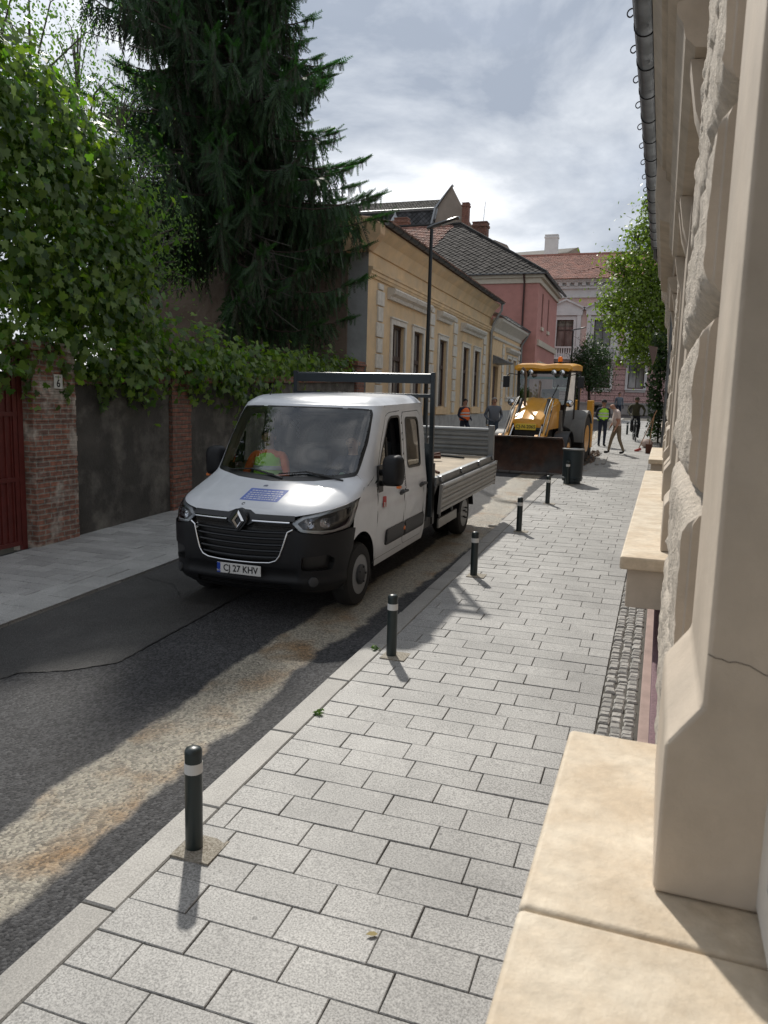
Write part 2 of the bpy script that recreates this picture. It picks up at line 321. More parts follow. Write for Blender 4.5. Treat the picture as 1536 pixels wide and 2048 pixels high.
# granite pavers, each an island with its own tilt and tone
M_bed = mat('joint_sand', (.075, .07, .06), .95, var=.4, vscale=9, bump=.4, bscale=60)
def granite(name, c, isl=.11, warm=0, amp=.36):
    m = mat(name, c, .62, isl=isl); n, l, p = nd(m)
    tc = n.new('ShaderNodeTexCoord'); v = n.new('ShaderNodeTexNoise'); v.inputs['Scale'].default_value = 105; v.inputs['Detail'].default_value = 3; v.inputs['Roughness'].default_value = .7; l.new(tc.outputs['Object'], v.inputs['Vector'])
    src = p.inputs['Base Color'].links[0].from_socket
    mr = n.new('ShaderNodeMapRange'); mr.inputs[1].default_value = .36; mr.inputs[2].default_value = .64; mr.inputs[3].default_value = 1 - amp; mr.inputs[4].default_value = 1 + amp; l.new(v.outputs['Fac'], mr.inputs[0])
    a = n.new('ShaderNodeVectorMath'); a.operation = 'SCALE'; l.new(src, a.inputs[0]); l.new(mr.outputs[0], a.inputs['Scale'])
    d = n.new('ShaderNodeTexNoise'); d.inputs['Scale'].default_value = 1.3; d.inputs['Detail'].default_value = 9; d.inputs['Roughness'].default_value = .65; l.new(tc.outputs['Object'], d.inputs['Vector'])
    mr2 = n.new('ShaderNodeMapRange'); mr2.inputs[1].default_value = .3; mr2.inputs[2].default_value = .7; mr2.inputs[3].default_value = .74; mr2.inputs[4].default_value = 1.16; l.new(d.outputs['Fac'], mr2.inputs[0])
    a2 = n.new('ShaderNodeVectorMath'); a2.operation = 'SCALE'; l.new(a.outputs[0], a2.inputs[0]); l.new(mr2.outputs[0], a2.inputs['Scale'])
    # scattered dark gum spots
    g = n.new('ShaderNodeTexVoronoi'); g.inputs['Scale'].default_value = 3.1; l.new(tc.outputs['Object'], g.inputs['Vector'])
    gr = n.new('ShaderNodeMapRange'); gr.inputs[1].default_value = .035; gr.inputs[2].default_value = .045; gr.inputs[3].default_value = .5; gr.inputs[4].default_value = 1; l.new(g.outputs['Distance'], gr.inputs[0])
    a3 = n.new('ShaderNodeVectorMath'); a3.operation = 'SCALE'; l.new(a2.outputs[0], a3.inputs[0]); l.new(gr.outputs[0], a3.inputs['Scale'])
    l.new(a3.outputs[0], p.inputs['Base Color'])
    bp = n.new('ShaderNodeBump'); bp.inputs['Strength'].default_value = .35; bp.inputs['Distance'].default_value = .004; l.new(v.outputs['Fac'], bp.inputs['Height']); l.new(bp.outputs[0], p.inputs['Normal'])
    return m
M_pav = granite('granite_paver', (.295, .29, .277), .085, amp=.46); M_pavL = granite('granite_paver_grey', (.37, .362, .348), .16); M_kerb = granite('kerb_stone', (.275, .265, .245), .12, amp=.28)
M_band = granite('granite_band', (.36, .355, .34), .08)
def block(b, x0, x1, y0, y1, z, g=.0026, ch=.0035, dep=.02, jit=.0014, rot=0):
    x0 += g; x1 -= g; y0 += g; y1 -= g
    if x1 - x0 < .02 or y1 - y0 < .02: return
    t = [random.gauss(0, jit) for _ in range(3)]; cx, cy = (x0 + x1) / 2, (y0 + y1) / 2
    def Z(x, y): return z + gz(y) + t[0] + t[1] * (x - cx) * 4 + t[2] * (y - cy) * 4
    jj = lambda: random.gauss(0, .0009)
    q = [(x0 + jj(), y0 + jj()), (x1 + jj(), y0 + jj()), (x1 + jj(), y1 + jj()), (x0 + jj(), y1 + jj())]
    c_ = [(cx, cy)] * 4
    def ins(p, d): return (p[0] + (d if p[0] < cx else -d), p[1] + (d if p[1] < cy else -d))
    top = [(*ins(p, ch), 0) for p in q]
    vs = [(x, y, Z(x, y)) for x, y, _ in top] + [(x, y, Z(x, y) - ch) for x, y in q] + [(x, y, Z(x, y) - dep) for x, y in q]
    if rot:
        vs = [(cx + (x - cx) * cos(rot) - (y - cy) * sin(rot), cy + (x - cx) * sin(rot) + (y - cy) * cos(rot), zz) for x, y, zz in vs]
    b.add(vs, [(0, 1, 2, 3)] + [(i, 4 + i, 4 + (i + 1) % 4, (i + 1) % 4) for i in range(4)] + [(4 + i, 8 + i, 8 + (i + 1) % 4, 4 + (i + 1) % 4) for i in range(4)])
def paving(name, fl, fr, y0, y1, m, w=.45, h=.221, dz=0, seed=1, skip=(), g=.0026, dep=.02):
    random.seed(seed); b = MB(); y = y0; i = 0
    while y < y1:
        a, c = fl(y + h / 2), fr(y + h / 2); x = a; off = [0, .5, .22, .74][i % 4] * w + random.uniform(-.03, .03)
        nx = a + (off if off > .1 else w)
        while x < c - .01:
            e = min(nx, c)
            if c - e < .09: e = c
            if not any(x < sx1 and e > sx0 and y < sy1 - .02 and y + h > sy0 + .02 for sx0, sx1, sy0, sy1 in skip): block(b, x, e, y, y + h, dz, g=g, dep=dep)
            x = e; nx = e + w
        y += h; i += 1
    return tag(b.build(name, m, smooth=0, weld=False), kind='structure')
BY = [3.27 + 3.083 * i for i in range(7)]; BX = [-2.13 + .0673 * i for i in range(7)]
BP = [(BX[i], BY[i]) for i in range(7)]
skip = []
strip('pavement_bed', lambda y: KR(y) + .01, lambda y: WR(y) + .05, -6, 56, -.014, M_bed, 2, 1)
paving('pavement', KRi, lambda y: WR(y) - .29, -.5, 50, M_pav, seed=4, skip=skip)
# kerb stones
random.seed(5); b = MB(); y = -1.2
while y < 54:
    L_ = random.uniform(.92, 1.02); x0 = KR(y + .5)
    block(b, x0, x0 + .20, y, y + L_, .002, g=.004, ch=.008, dep=.07, jit=.001); y += L_
tag(b.build('kerb', M_kerb, smooth=0, weld=False), kind='structure')
# exposed-gravel squares round the bollards
M_grav = mat('resin_gravel', (.20, .175, .135), .8, col2=(.36, .33, .275), c2scale=85, c2pos=(.40, .58), detail=3, bump=1, bscale=90)
for x, y in BP:
    b = MB(); b.box(x - .075, x + .15, y - .11, y + .11, gz(y) - .03, gz(y) + .006); o = b.build('bollard_footing', M_grav, smooth=0)
    tag(o, kind='structure')
# cobble strip along the wall
M_cob = mat('cobble', (.30, .29, .27), .8, isl=.3, var=.35, vscale=25, bump=1, bscale=50)
random.seed(11); b = MB()
for row in range(3):
    y = 1.2
    while y < 46:
        L_ = random.uniform(.055, .105); xx = WR(y) - .285 + row * .088 + random.gauss(0, .004)
        block(b, xx, xx + .088, y, y + L_, .000 + random.gauss(0, .003), g=.005, ch=.012, dep=.03, jit=.004, rot=random.gauss(0, .05)); y += L_
tag(b.build('cobble_strip', M_cob, smooth=30, weld=False), kind='structure')
# left pavement
WL = -8.15
strip('left_pavement_bed', lambda y: WL - .1, lambda y: KL(y) + .0, -6, 56, -.014, mat('dark_joint', (.02, .019, .017), .95), 2, 1)
paving('left_pavement_band', lambda y: KL(y) - .53, KL, 1, 50, M_band, w=.44, h=.44, seed=8, dz=.001, g=.005, dep=.06)
paving('left_pavement', lambda y: WL, lambda y: KL(y) - .53, 2, 46, M_pavL, seed=9, h=.22, g=.005)
# ================================================================== BUILDINGS
def inpoly(pts, poly):
    x, y = pts[:, 0], pts[:, 1]; r = np.zeros(len(pts), bool); n = len(poly); j = n - 1
    for i in range(n):
        xi, yi = poly[i]; xj, yj = poly[j]
        c = ((yi > y) != (yj > y)) & (x < (xj - xi) * (y - yi) / ((yj - yi) or 1e-12) + xi); r ^= c; j = i
    return r
def wall_grid(b, P, u0, u1, v0, v1, holes, depth, mi=0, rmi=0):
    us = sorted({u0, u1} | {h[0] for h in holes} | {h[1] for h in holes}); vs = sorted({v0, v1} | {h[2] for h in holes} | {h[3] for h in holes})
    for i in range(len(us) - 1):
        for j in range(len(vs) - 1):
            cu, cv_ = (us[i] + us[i + 1]) / 2, (vs[j] + vs[j + 1]) / 2
            if any(h[0] < cu < h[1] and h[2] < cv_ < h[3] for h in holes): continue
            b.add([P(us[i], vs[j], 0), P(us[i + 1], vs[j], 0), P(us[i + 1], vs[j + 1], 0), P(us[i], vs[j + 1], 0)], [(0, 1, 2, 3)], mi)
    for h in holes:
        c = [(h[0], h[2]), (h[1], h[2]), (h[1], h[3]), (h[0], h[3])]
        for k in range(4):
            a, d = c[k], c[(k + 1) % 4]
            b.add([P(*a, 0), P(*d, 0), P(*d, depth), P(*a, depth)], [(0, 1, 2, 3)], rmi)
def pbox(b, P, u0, u1, v0, v1, d0, d1, mi=0):
    """box in wall space; d = depth into the wall (negative stands proud)"""
    q = [P(u0, v0, d0), P(u1, v0, d0), P(u1, v1, d0), P(u0, v1, d0), P(u0, v0, d1), P(u1, v0, d1), P(u1, v1, d1), P(u0, v1, d1)]
    b.add(q, [(0, 3, 2, 1), (4, 5, 6, 7), (0, 1, 5, 4), (1, 2, 6, 5), (2, 3, 7, 6), (3, 0, 4, 7)], mi)
def PX(X): return lambda u, v, d: (X - d, u, v)          # wall that faces +X
def PY(Y): return lambda u, v, d: (u, Y + d, v)          # wall that faces -Y
def window(par, P, u0, u1, v0, v1, depth, fm, pm, cols=2, rows=(.62,), fw_=.07, mw=.05, casing=None, cm=None, cw=.14, sill=None, name='window'):
    b = MB()
    pbox(b, P, u0, u0 + fw_, v0, v1, depth - .06, depth + .02); pbox(b, P, u1 - fw_, u1, v0, v1, depth - .06, depth + .02)
    pbox(b, P, u0 + fw_, u1 - fw_, v0, v0 + fw_, depth - .06, depth + .02); pbox(b, P, u0 + fw_, u1 - fw_, v1 - fw_, v1, depth - .06, depth + .02)
    for k in range(1, cols):
        u = u0 + (u1 - u0) * k / cols; pbox(b, P, u - mw / 2, u + mw / 2, v0 + fw_, v1 - fw_, depth - .05, depth + .01)
    for r in rows:
        v = v0 + (v1 - v0) * r; pbox(b, P, u0 + fw_, u1 - fw_, v - mw * .9, v + mw * .9, depth - .075, depth + .012)
    w = b.build(name, fm, par, smooth=0)
    b = MB(); b.add([P(u0, v0, depth + .005), P(u1, v0, depth + .005), P(u1, v1, depth + .005), P(u0, v1, depth + .005)], [(0, 1, 2, 3)]); b.build('pane', pm, w, smooth=0)
    if casing:
        b = MB(); c = cw
        pbox(b, P, u0 - c, u0, v0 - .02, v1 + c, -casing, .05); pbox(b, P, u1, u1 + c, v0 - .02, v1 + c, -casing, .05); pbox(b, P, u0, u1, v1, v1 + c, -casing, .05)
        pbox(b, P, u0 - c - .03, u1 + c + .03, v1 + c, v1 + c + .05, -casing - .03, .02)
        b.build('casing', cm, w, smooth=0, bevel=.006, seg=1)
    if sill:
        b = MB(); pbox(b, P, u0 - .2, u1 + .2, v0 - .13, v0 - .025, -sill, .06); pbox(b, P, u0 - .15, u1 + .15, v0 - .3, v0 - .13, -sill * .5, .03); b.build('sill', cm, w, smooth=0, bevel=.008, seg=1)
    return w
def pane_mat(name, dark=(.012, .014, .016), pale=(.16, .155, .145), sc=(1, 9, .25), th=.55):
    m = mat(name, dark, .06, spec=.7); n, l, p = nd(m); tc = n.new('ShaderNodeTexCoord'); mp = n.new('ShaderNodeMapping'); mp.inputs['Scale'].default_value = sc
    l.new(tc.outputs['Object'], mp.inputs[0]); x = n.new('ShaderNodeTexNoise'); x.inputs['Scale'].default_value = 1.6; x.inputs['Detail'].default_value = 3; l.new(mp.outputs[0], x.inputs['Vector'])
    r = n.new('ShaderNodeValToRGB'); r.color_ramp.elements[0].position = th - .12; r.color_ramp.elements[1].position = th + .1; r.color_ramp.elements[0].color = (*dark, 1); r.color_ramp.elements[1].color = (*pale, 1)
    l.new(x.outputs['Fac'], r.inputs[0]); l.new(r.outputs[0], p.inputs['Base Color']); return m
def tiles(b, O, U, V, poly, tw, th, kind='diamond', lift=.025, mi=0, seed=1):
    O, U, V = Vector(O), Vector(U).normalized(), Vector(V).normalized(); Nn = U.cross(V).normalized()
    if Nn.z < 0: Nn = -Nn
    r_ = random.Random(seed); us = [p[0] for p in poly]; vs = [p[1] for p in poly]
    P = np.array([(min(us) + ((i + (.5 if j % 2 else 0)) * tw), min(vs) + j * th) for j in range(int((max(vs) - min(vs)) / th) + 2) for i in range(int((max(us) - min(us)) / tw) + 2)])
    ok = inpoly(P, poly)
    for (u, v) in P[ok]:
        j = r_.uniform(-.006, .006)
        def T(du, dv, h): return O + U * (u + du) + V * (v + dv) + Nn * (h + j)
        if kind == 'diamond':
            a, c = tw * .44, th * .90; b.add([T(0, -c, lift + .012), T(a, 0, lift * .6), T(0, c, 0), T(-a, 0, lift * .6), T(0, -c, -.01), T(a, 0, -.01), T(-a, 0, -.01)], [(0, 1, 2, 3), (4, 5, 1, 0), (6, 4, 0, 3)], mi)
        else:
            a = tw * .49; c = th * .62
            b.add([T(-a, -c, lift), T(-a * .5, -c - th * .1, lift + .014), T(a * .5, -c - th * .1, lift + .014), T(a, -c, lift), T(a, c, 0), T(-a, c, 0), T(-a, -c, -.01), T(a, -c, -.01), T(-a * .5, -c - th * .1, -.01), T(a * .5, -c - th * .1, -.01)],
                  [(0, 1, 2, 3, 4, 5), (6, 8, 1, 0), (8, 9, 2, 1), (9, 7, 3, 2)], mi)
def gutter(par, path_a, path_b, r, m, gm, nbr, hook=False, side=-1):
    A, B = Vector(path_a), Vector(path_b); d = (B - A); L_ = d.length; d.normalize(); b = MB()
    X = Vector((side, 0, 0)) if abs(d.y) > .5 else Vector((0, -1, 0))
    prof = [(X * cos(t) + Vector((0, 0, 1)) * sin(t)) for t in [-pi + pi * k / 10 for k in range(11)]] if True else []
    k = max(2, int(L_ / 1.9)); rows = []
    for i in range(k + 1):
        for e_ in (0, .015):
            p = A + d * min(L_, i * L_ / k + e_); rr_ = r * (1.04 if e_ == 0 else 1); rows.append([p + q * rr_ for q in prof])
    rows = sorted(rows, key=lambda R: (R[0] - A).dot(d)); b.grid(rows); b.grid([[q + Vector((0, 0, .004)) + (A + d * 0 - q) * 0 for q in R] for R in rows[:0]] or rows)
    b.tube([A + X * r, B + X * r], r * .09, 6); b.tube([A - X * r, B - X * r], r * .09, 6)
    b.add([A + q * r for q in prof], [tuple(range(11))]); b.add([B + q * r for q in prof], [tuple(range(11))])
    g = b.build('gutter', m, par, smooth=50, weld=False)
    for i in range(nbr):
        p = A + d * ((i + .5) * L_ / nbr); pts = [p + q * (r * 1.09) for q in prof]
        if hook:
            o_ = p + X * r * 1.09; s_ = r * 1.05
            pts = pts[::-1] if (pts[0] - o_).length > (pts[-1] - o_).length else pts
            c0 = o_ + X * s_ * .35 + Vector((0, 0, r * .75)); sp = [o_ + X * r * .02 + Vector((0, 0, r * .3))]
            for t in np.linspace(-.2, 1.75 * pi, 16):
                q_ = s_ * .62 * (1 - t / (2.3 * pi)); sp.append(c0 + X * (-cos(t + .3) * q_) + Vector((0, 0, sin(t + .3) * q_ + s_ * .45)))
            pts = sp[::-1] + pts
        bb = MB(); bb.tube(pts, r * .075, 6); bb.build('bracket', gm, g)
    return g

M_zinc = mat('zinc', (.30, .31, .32), .42, .75, var=.35, vscale=5, bump=.2, bscale=30)
M_zincd = mat('zinc_dark', (.19, .195, .20), .42, .7, var=.4, vscale=4, bump=.15, bscale=25)
M_iron = mat('black_iron', (.012, .012, .014), .5, .3)

# ---------------------------------------------------------------- the near building on the right (its own frame, turned by AB)
M_pl = mat('beige_plaster', (.49, .42, .34), .8, var=.2, vscale=3.2, bump=.4, bscale=30, col2=(.43, .36, .285), c2scale=1.7, c2pos=(.40, .70), detail=10, bdist=.006)
M_sill = mat('sand_sill', (.52, .425, .31), .72, var=.16, vscale=22, bump=.45, bscale=60, col2=(.66, .585, .47), c2scale=4.0, c2pos=(.40, .68), detail=12, bdist=.006)
M_rock = mat('rough_plaster', (.60, .53, .445), .88, var=.25, vscale=18, bump=1, bscale=70, bdist=.02)
M_pln = mat('brown_plinth', (.33, .24, .21), .85, var=.2, vscale=6, bump=.5, bscale=60)
M_pur = mat('purple_plinth', (.17, .10, .115), .8, var=.5, vscale=90, bump=.6, bscale=90)
RB = empty('corner_house', (0, 0, 0), (0, 0, -AB), 'beige stucco house at the right edge with long window sills and rough quoin blocks', 'house')
Y1, Y2 = -6.0, 20.0
def RP(X): return lambda u, v, d: (X + d, u, v)
wins = [(-1.6, 1.5), (5.95, 8.36), (9.62, 11.89), (16.2, 18.2)]
b = MB(); wall_grid(b, RP(.17), Y1, Y2, .9, 6.0, [(a - (.02 if a < 0 else 0), c + (.02 if a < 0 else 0), 1.50, 4.35) for a, c in wins], .32)
b.box(.171, 8, Y1, Y2, 6.0, 6.3); b.add([(.17, Y2, 0), (8, Y2, 0), (8, Y2, 6.3), (.17, Y2, 6.3)], [(0, 1, 2, 3)]); b.add([(.17, Y1, 0), (8, Y1, 0), (8, Y1, 6.3), (.17, Y1, 6.3)], [(0, 1, 2, 3)])
b.add([(.6, Y1, .9), (.6, Y2, .9), (.6, Y2, 5.9), (.6, Y1, 5.9)], [(0, 1, 2, 3)])
b.build('wall', M_pl, RB, smooth=0)
b = MB(); b.box(.0, .14, Y1, Y2, -.4, .62); b.build('plinth', M_pln, RB, bevel=.008)
b = MB(); b.box(.07, .16, Y1, Y2, .625, .9); b.box(.05, .16, Y1, Y2, .9, .96); b.build('upper_plinth', M_pur, RB, bevel=.01)
M_frw = mat('white_window_frame', (.62, .60, .56), .45, var=.1, vscale=8); M_pd = pane_mat('dark_pane')
for a, c in wins:
    w = window(RB, RP(.17), a, c, 1.56, 4.3, .22 if a > 0 else .125, M_frw, M_pd, cols=3, rows=(.65,), fw_=.09)
def jamb(y0, y1):
    b = MB(); f, s = .05, .11; K = .4 if y1 < 2.1 else .172
    b.prism([(f, 1.541), (f, 1.85), (s, 1.935), (s, 4.45), (K, 4.45), (K, 1.541)], 'y', y0, y1)
    return b.build('window_jamb', M_pl, RB, bevel=.012, seg=3, smooth=25)
for a, c in [(-2.2, -1.6), (1.5, 2.08), (5.35, 5.95), (8.36, 8.86), (9.1, 9.62), (11.89, 12.25), (15.6, 16.2), (18.2, 18.8)]: jamb(a, c)
for y0, y1 in [(-5, 2.23), (5.07, 12.32), (15.03, 19.6)]:
    b = MB()
    cuts = [y0, 1.36, y1] if y0 < 0 else ([y0, 8.9, y1] if y0 < 10 else [y0, y1])
    for k in range(len(cuts) - 1): b.box(-.19, .16 if y0 > 0 else .34, cuts[k] + (.002 if k else 0), cuts[k + 1] - .002, 1.455, 1.54)
    sl_ = b.build('window_sill', M_sill, RB, bevel=.014, seg=3)
    b = MB(); b.box(-.142, .16, y0 + .05, y1 - .05, 1.2, 1.4545); b.build('sill_apron', M_pl, sl_, bevel=.008)
# rusticated quoin blocks: rock-faced, displaced surfaces with chamfered margins
def rock(y0, y1, z0, z1, seed, X=.078):
    r_ = np.random.default_rng(seed); ny, nz = int((y1 - y0) / .028), int((z1 - z0) / .026)
    H = r_.normal(0, 1, (nz + 1, ny + 1))
    for _ in range(2):
        H = (H + np.roll(H, 1, 0) + np.roll(H, -1, 0) + np.roll(H, 1, 1) + np.roll(H, -1, 1)) / 5
    H2 = r_.normal(0, 1, (nz // 4 + 2, ny // 4 + 2)); H = H * .012 + np.kron(H2, np.ones((4, 4)))[:nz + 1, :ny + 1] * .004
    P = []
    for i in range(nz + 1):
        row = []
        for j in range(ny + 1):
            t = i / nz; q = min(1, min(t, 1 - t) / .16); e_ = min(1, min(j, ny - j) / 3.0); q = q * (2 - q)
            x = .155 - (.155 - X) * q + min(.02, H[i, j] * (q > .3) * (1 if 0 < j < ny else .5))
            row.append((x, y0 + (y1 - y0) * j / ny, z0 + .012 + (z1 - z0 - .024) * t))
        P.append(row)
    b = MB(); b.grid(P)
    for row in (P[0], P[-1]): b.grid([row, [(.18, p[1], p[2]) for p in row]])
    for j in (0, ny):
        y_ = P[0][j][1]; sg_ = -1 if j == 0 else 1
        b.grid([[P[i][j] for i in range(nz + 1)], [(max(P[i][j][0], .10), y_ + sg_ * .003, P[i][j][2]) for i in range(nz + 1)], [(max(P[i][j][0], .105), y_ + sg_ * .014, P[i][j][2]) for i in range(nz + 1)], [(max(P[i][j][0], .135), y_ + sg_ * .014, P[i][j][2]) for i in range(nz + 1)], [(max(P[i][j][0], .14), y_ + sg_ * .004, P[i][j][2]) for i in range(nz + 1)], [(.18, y_ + sg_ * .004, P[i][j][2]) for i in range(nz + 1)]], 1)
    return b.build('quoin_block', [M_rock, M_pl], RB, smooth=50)
b = MB(); random.seed(2); ck = [(.112 + .012 * k, 1.4995, 2.035 - .0022 * k - .012 * sin(k * .9) * (k > 2) * .4 + random.gauss(0, .0012)) for k in range(12)]; b.tube(ck, .0009, 4); b.build('crack', mat('crack_line', (.12, .10, .08), .9), RB)
sd = 20
for ya, yb in [(2.36, 4.9), (12.5, 14.8), (-5.6, -2.4), (18.95, 19.9)]:
    z = 1.01 if ya != -5.6 else 9
    k = 0
    while z < 4.8:
        z1_ = min(z + (.66 if k == 0 else .55), 4.9); rock(ya, yb, z, z1_, sd); sd += 1; z = z1_; k += 1
for y0, y1 in [(5.2, 9.0), (9.05, 12.3), (15.5, 18.9)]:
    b = MB(); b.prism([(-.10, 4.86), (-.10, 4.80), (-.06, 4.74), (-.04, 4.66), (.02, 4.6), (.172, 4.58), (.172, 4.9)], 'y', y0, y1); hd = b.build('window_hood', M_pl, RB, smooth=20)
    for q in (y0 + .15, y1 - .4): b = MB(); b.prism([(.172, 4.59), (-.0, 4.59), (.05, 4.3), (.12, 4.1), (.172, 4.05)], 'y', q, q + .22); b.build('hood_bracket', M_pl, hd, smooth=30)
cprof = [(.17, 4.95), (.13, 4.96), (.13, 5.1), (.08, 5.14), (.08, 5.36), (.03, 5.4), (.0, 5.5), (-.08, 5.52), (-.08, 5.66), (-.14, 5.7), (-.21, 5.76), (-.21, 5.86), (-.27, 5.9), (-.33, 6.02), (-.36, 6.06), (-.36, 6.16), (.17, 6.2)]
b = MB(); b.prism(cprof, 'y', Y1, Y2); b.build('cornice', M_pl, RB, smooth=12)
b = MB(); b.prism([(.17, 4.9), (.0, 4.92), (-.03, 5.1), (-.26, 5.2), (-.28, 5.4), (-.34, 5.5), (-.35, 6.055), (.165, 6.055)], 'y', 12.35, Y2 - .4); b.build('cornice_break', M_pl, RB, smooth=12, bevel=.01)
b = MB(); b.box(-.34, 8, Y1, Y2, 6.301, 6.33); b.prism([(-.4, 6.24), (8, 9.5), (8, 9.6), (-.4, 6.32)], 'y', Y1, Y2); b.build('roof', mat('dark_roof', (.08, .06, .05), .8), RB, smooth=0)
gutter(RB, (-.455, Y1, 6.27), (-.455, Y2, 6.27), .098, M_zincd, M_iron, 31, hook=True)
b = MB(); b.tube([(-.455, 19.8, 6.2), (-.44, 19.85, 5.98), (-.2, 20.0, 5.78), (.03, 20.08, 5.6), (.05, 20.1, 4.5), (.05, 20.1, .8)], .05, 10); b.build('downpipe', M_zincd, RB)

# neighbour beyond it on the same side
NB = empty('neighbour_house', (0, 0, 0), (0, 0, -AB), 'pale rendered house with a carved stone capital just beyond the beige house on the right', 'house')
M_nb = mat('grey_render', (.50, .47, .44), .85, var=.2, vscale=5, bump=.6, bscale=25)
b = MB(); wall_grid(b, RP(.10), 20.02, 34, -.2, 6.1, [(22.6, 23.9, 2, 4.4), (26, 27.3, 2, 4.4), (29.6, 30.9, 2, 4.4)], .25); b.box(.11, 7, 20.02, 34, 6.1, 6.2); b.add([(.10, 34, -.2), (7, 34, -.2), (7, 34, 6.2), (.1, 34, 6.2)], [(0, 1, 2, 3)]); b.build('wall', M_nb, NB, smooth=0)
for a in (22.6, 26, 29.6): window(NB, RP(.10), a, a + 1.3, 2, 4.4, .2, M_frw, M_pd, casing=.05, cm=M_rock, sill=.12)
b = MB(); b.prism([(.1, 3.6), (.0, 3.85), (-.05, 4.4), (-.12, 4.5), (-.14, 5.0), (-.24, 5.12), (-.26, 5.35), (-.26, 5.65), (.1, 5.7)], 'y', 20.15, 20.75); b.build('capital', M_rock, NB, bevel=.02)
for k in range(8):
    b = MB(); b.box(.03, .1, 20.15, 20.75, .3 + k * .42, .3 + k * .42 + .39); b.build('quoin_block', M_rock, NB, bevel=.03)
b = MB(); b.box(-.06, .1, 20.8, 34, 5.7, 6.0); b.build('cornice', M_nb, NB, bevel=.02)
b = MB(); b.box(.04, .1, 20.02, 34, -.2, 1.4); b.build('plinth', M_pur, NB)
b = MB(); b.box(.0, 7, 20.02, 34, 6.21, 6.3); b.build('roof', M_zincd, NB)
sg = MB(); sg.prism([(0, 0), (.26, -.05), (.24, -.30), (.16, -.58)], 'y', -.02, .02); sg = sg.build('wall_sign', mat('brown_sign', (.15, .10, .085), .6), smooth=0)
sg.location = (-.24, 24.5, 4.3); sg.rotation_euler = (0, 0, -.3); tag(sg, 'small brown bracket sign sticking out from the pale house wall below the tree', 'sign')

# ---------------------------------------------------------------- left garden wall with its pillars and gate
M_brick = brickmat('old_brick', (.33, .14, .09), (.19, .11, .085), (.26, .23, .19), axis='xy', patch=(.42, .36, .30))
M_brickr = brickmat('red_brick', (.27, .105, .065), (.16, .075, .055), (.17, .14, .11), axis='xy')
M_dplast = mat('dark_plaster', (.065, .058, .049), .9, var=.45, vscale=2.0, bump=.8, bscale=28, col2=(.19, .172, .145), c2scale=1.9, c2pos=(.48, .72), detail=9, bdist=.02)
def gwall(name, y0, y1, lab):
    b = MB(); n_ = int((y1 - y0) / .35) + 1; P = []
    for face in (0, 1):
        rows = []
        for i in range(n_ + 1):
            y = y0 + (y1 - y0) * i / n_; w_ = random.uniform(-.008, .008)
            rows.append([(WL - (.3 if face else 0) + (w_ if not face and .9 < z - gz(y) < 2 else 0), y, z) for z in (gz(y) - .2, gz(y) + .5, gz(y) + 1.0, gz(y) + 1.02, gz(y) + 1.8, gz(y) + 2.28)])
        b.grid(rows); P.append(rows)
    b.grid([[r[-1] for r in P[0]], [r[-1] for r in P[1]]]); b.grid([P[0][0], P[1][0]]); b.grid([P[0][-1], P[1][-1]])
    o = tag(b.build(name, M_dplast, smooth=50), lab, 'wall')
    c = MB(); c.box(WL - .36, WL + .05, y0, y1, 0, .14)
    for i, v in enumerate(c.v): c.v[i] = (v[0], v[1], v[2] + gz(v[1]) + 2.281)
    c.build('coping', M_brickr, o, bevel=.01); return o
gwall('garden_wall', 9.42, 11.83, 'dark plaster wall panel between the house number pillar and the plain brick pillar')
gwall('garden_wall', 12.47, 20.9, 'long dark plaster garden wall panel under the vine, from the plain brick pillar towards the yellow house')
def pillar(y0, y1, h, m, lab, cap=True, x0=WL - .38, x1=WL + .06):
    r_ = random.Random(int(y0 * 10)); b = MB(); z = gz(y0) - .1; k = 0
    while z < gz(y0) + h:
        j = r_.uniform(-.007, .007); b.box(x0 + j, x1 + j, y0 + r_.uniform(-.008, .008), y1 + r_.uniform(-.008, .008), z, z + .073); z += .075; k += 1
    o = tag(b.build('gate_pillar' if y0 < 10 else 'brick_pillar', m, smooth=0, bevel=.004, seg=1), lab, 'pillar')
    if cap: c = MB(); c.box(x0 - .05, x1 + .05, y0 - .05, y1 + .05, z, z + .07); c.box(x0 - .02, x1 + .02, y0 - .02, y1 + .02, z + .07, z + .13); c.build('cap', m, o, bevel=.008)
    return o
pillar(8.55, 9.40, 2.75, M_brick, 'worn brick gate pillar with the house number plate, beside the red gate')
pillar(11.85, 12.45, 2.45, M_brickr, 'plain red brick pillar between the two dark plaster wall panels')
pillar(20.95, 21.55, 2.7, M_brickr, 'short brick pillar with a flat cap, beside the corner of the yellow house')
M_wht = mat('white_enamel', (.62, .61, .56), .35, var=.08, vscale=20); M_blk = mat('black_paint', (.012, .012, .012), .4)
pl = MB(); pl.box(-.003, .003, -.085, .085, -.1, .1); pl = tag(pl.build('house_number', M_wht, bevel=.003), 'small white plate with the number 6 on the brick gate pillar', 'number plate')
pl.location = (WL + .078, 9.03, 2.62); text('6', .15, M_blk, 'numeral', pl, (.0045, 0, -.03), (pi / 2, 0, pi / 2), ext=.0008, bold=.003)
b = MB()
for k in range(9): b.box(.0035, .0045, -.06 + k * .0135, -.051 + k * .0135, .058, .070)
b.build('street_name_line', M_blk, pl)
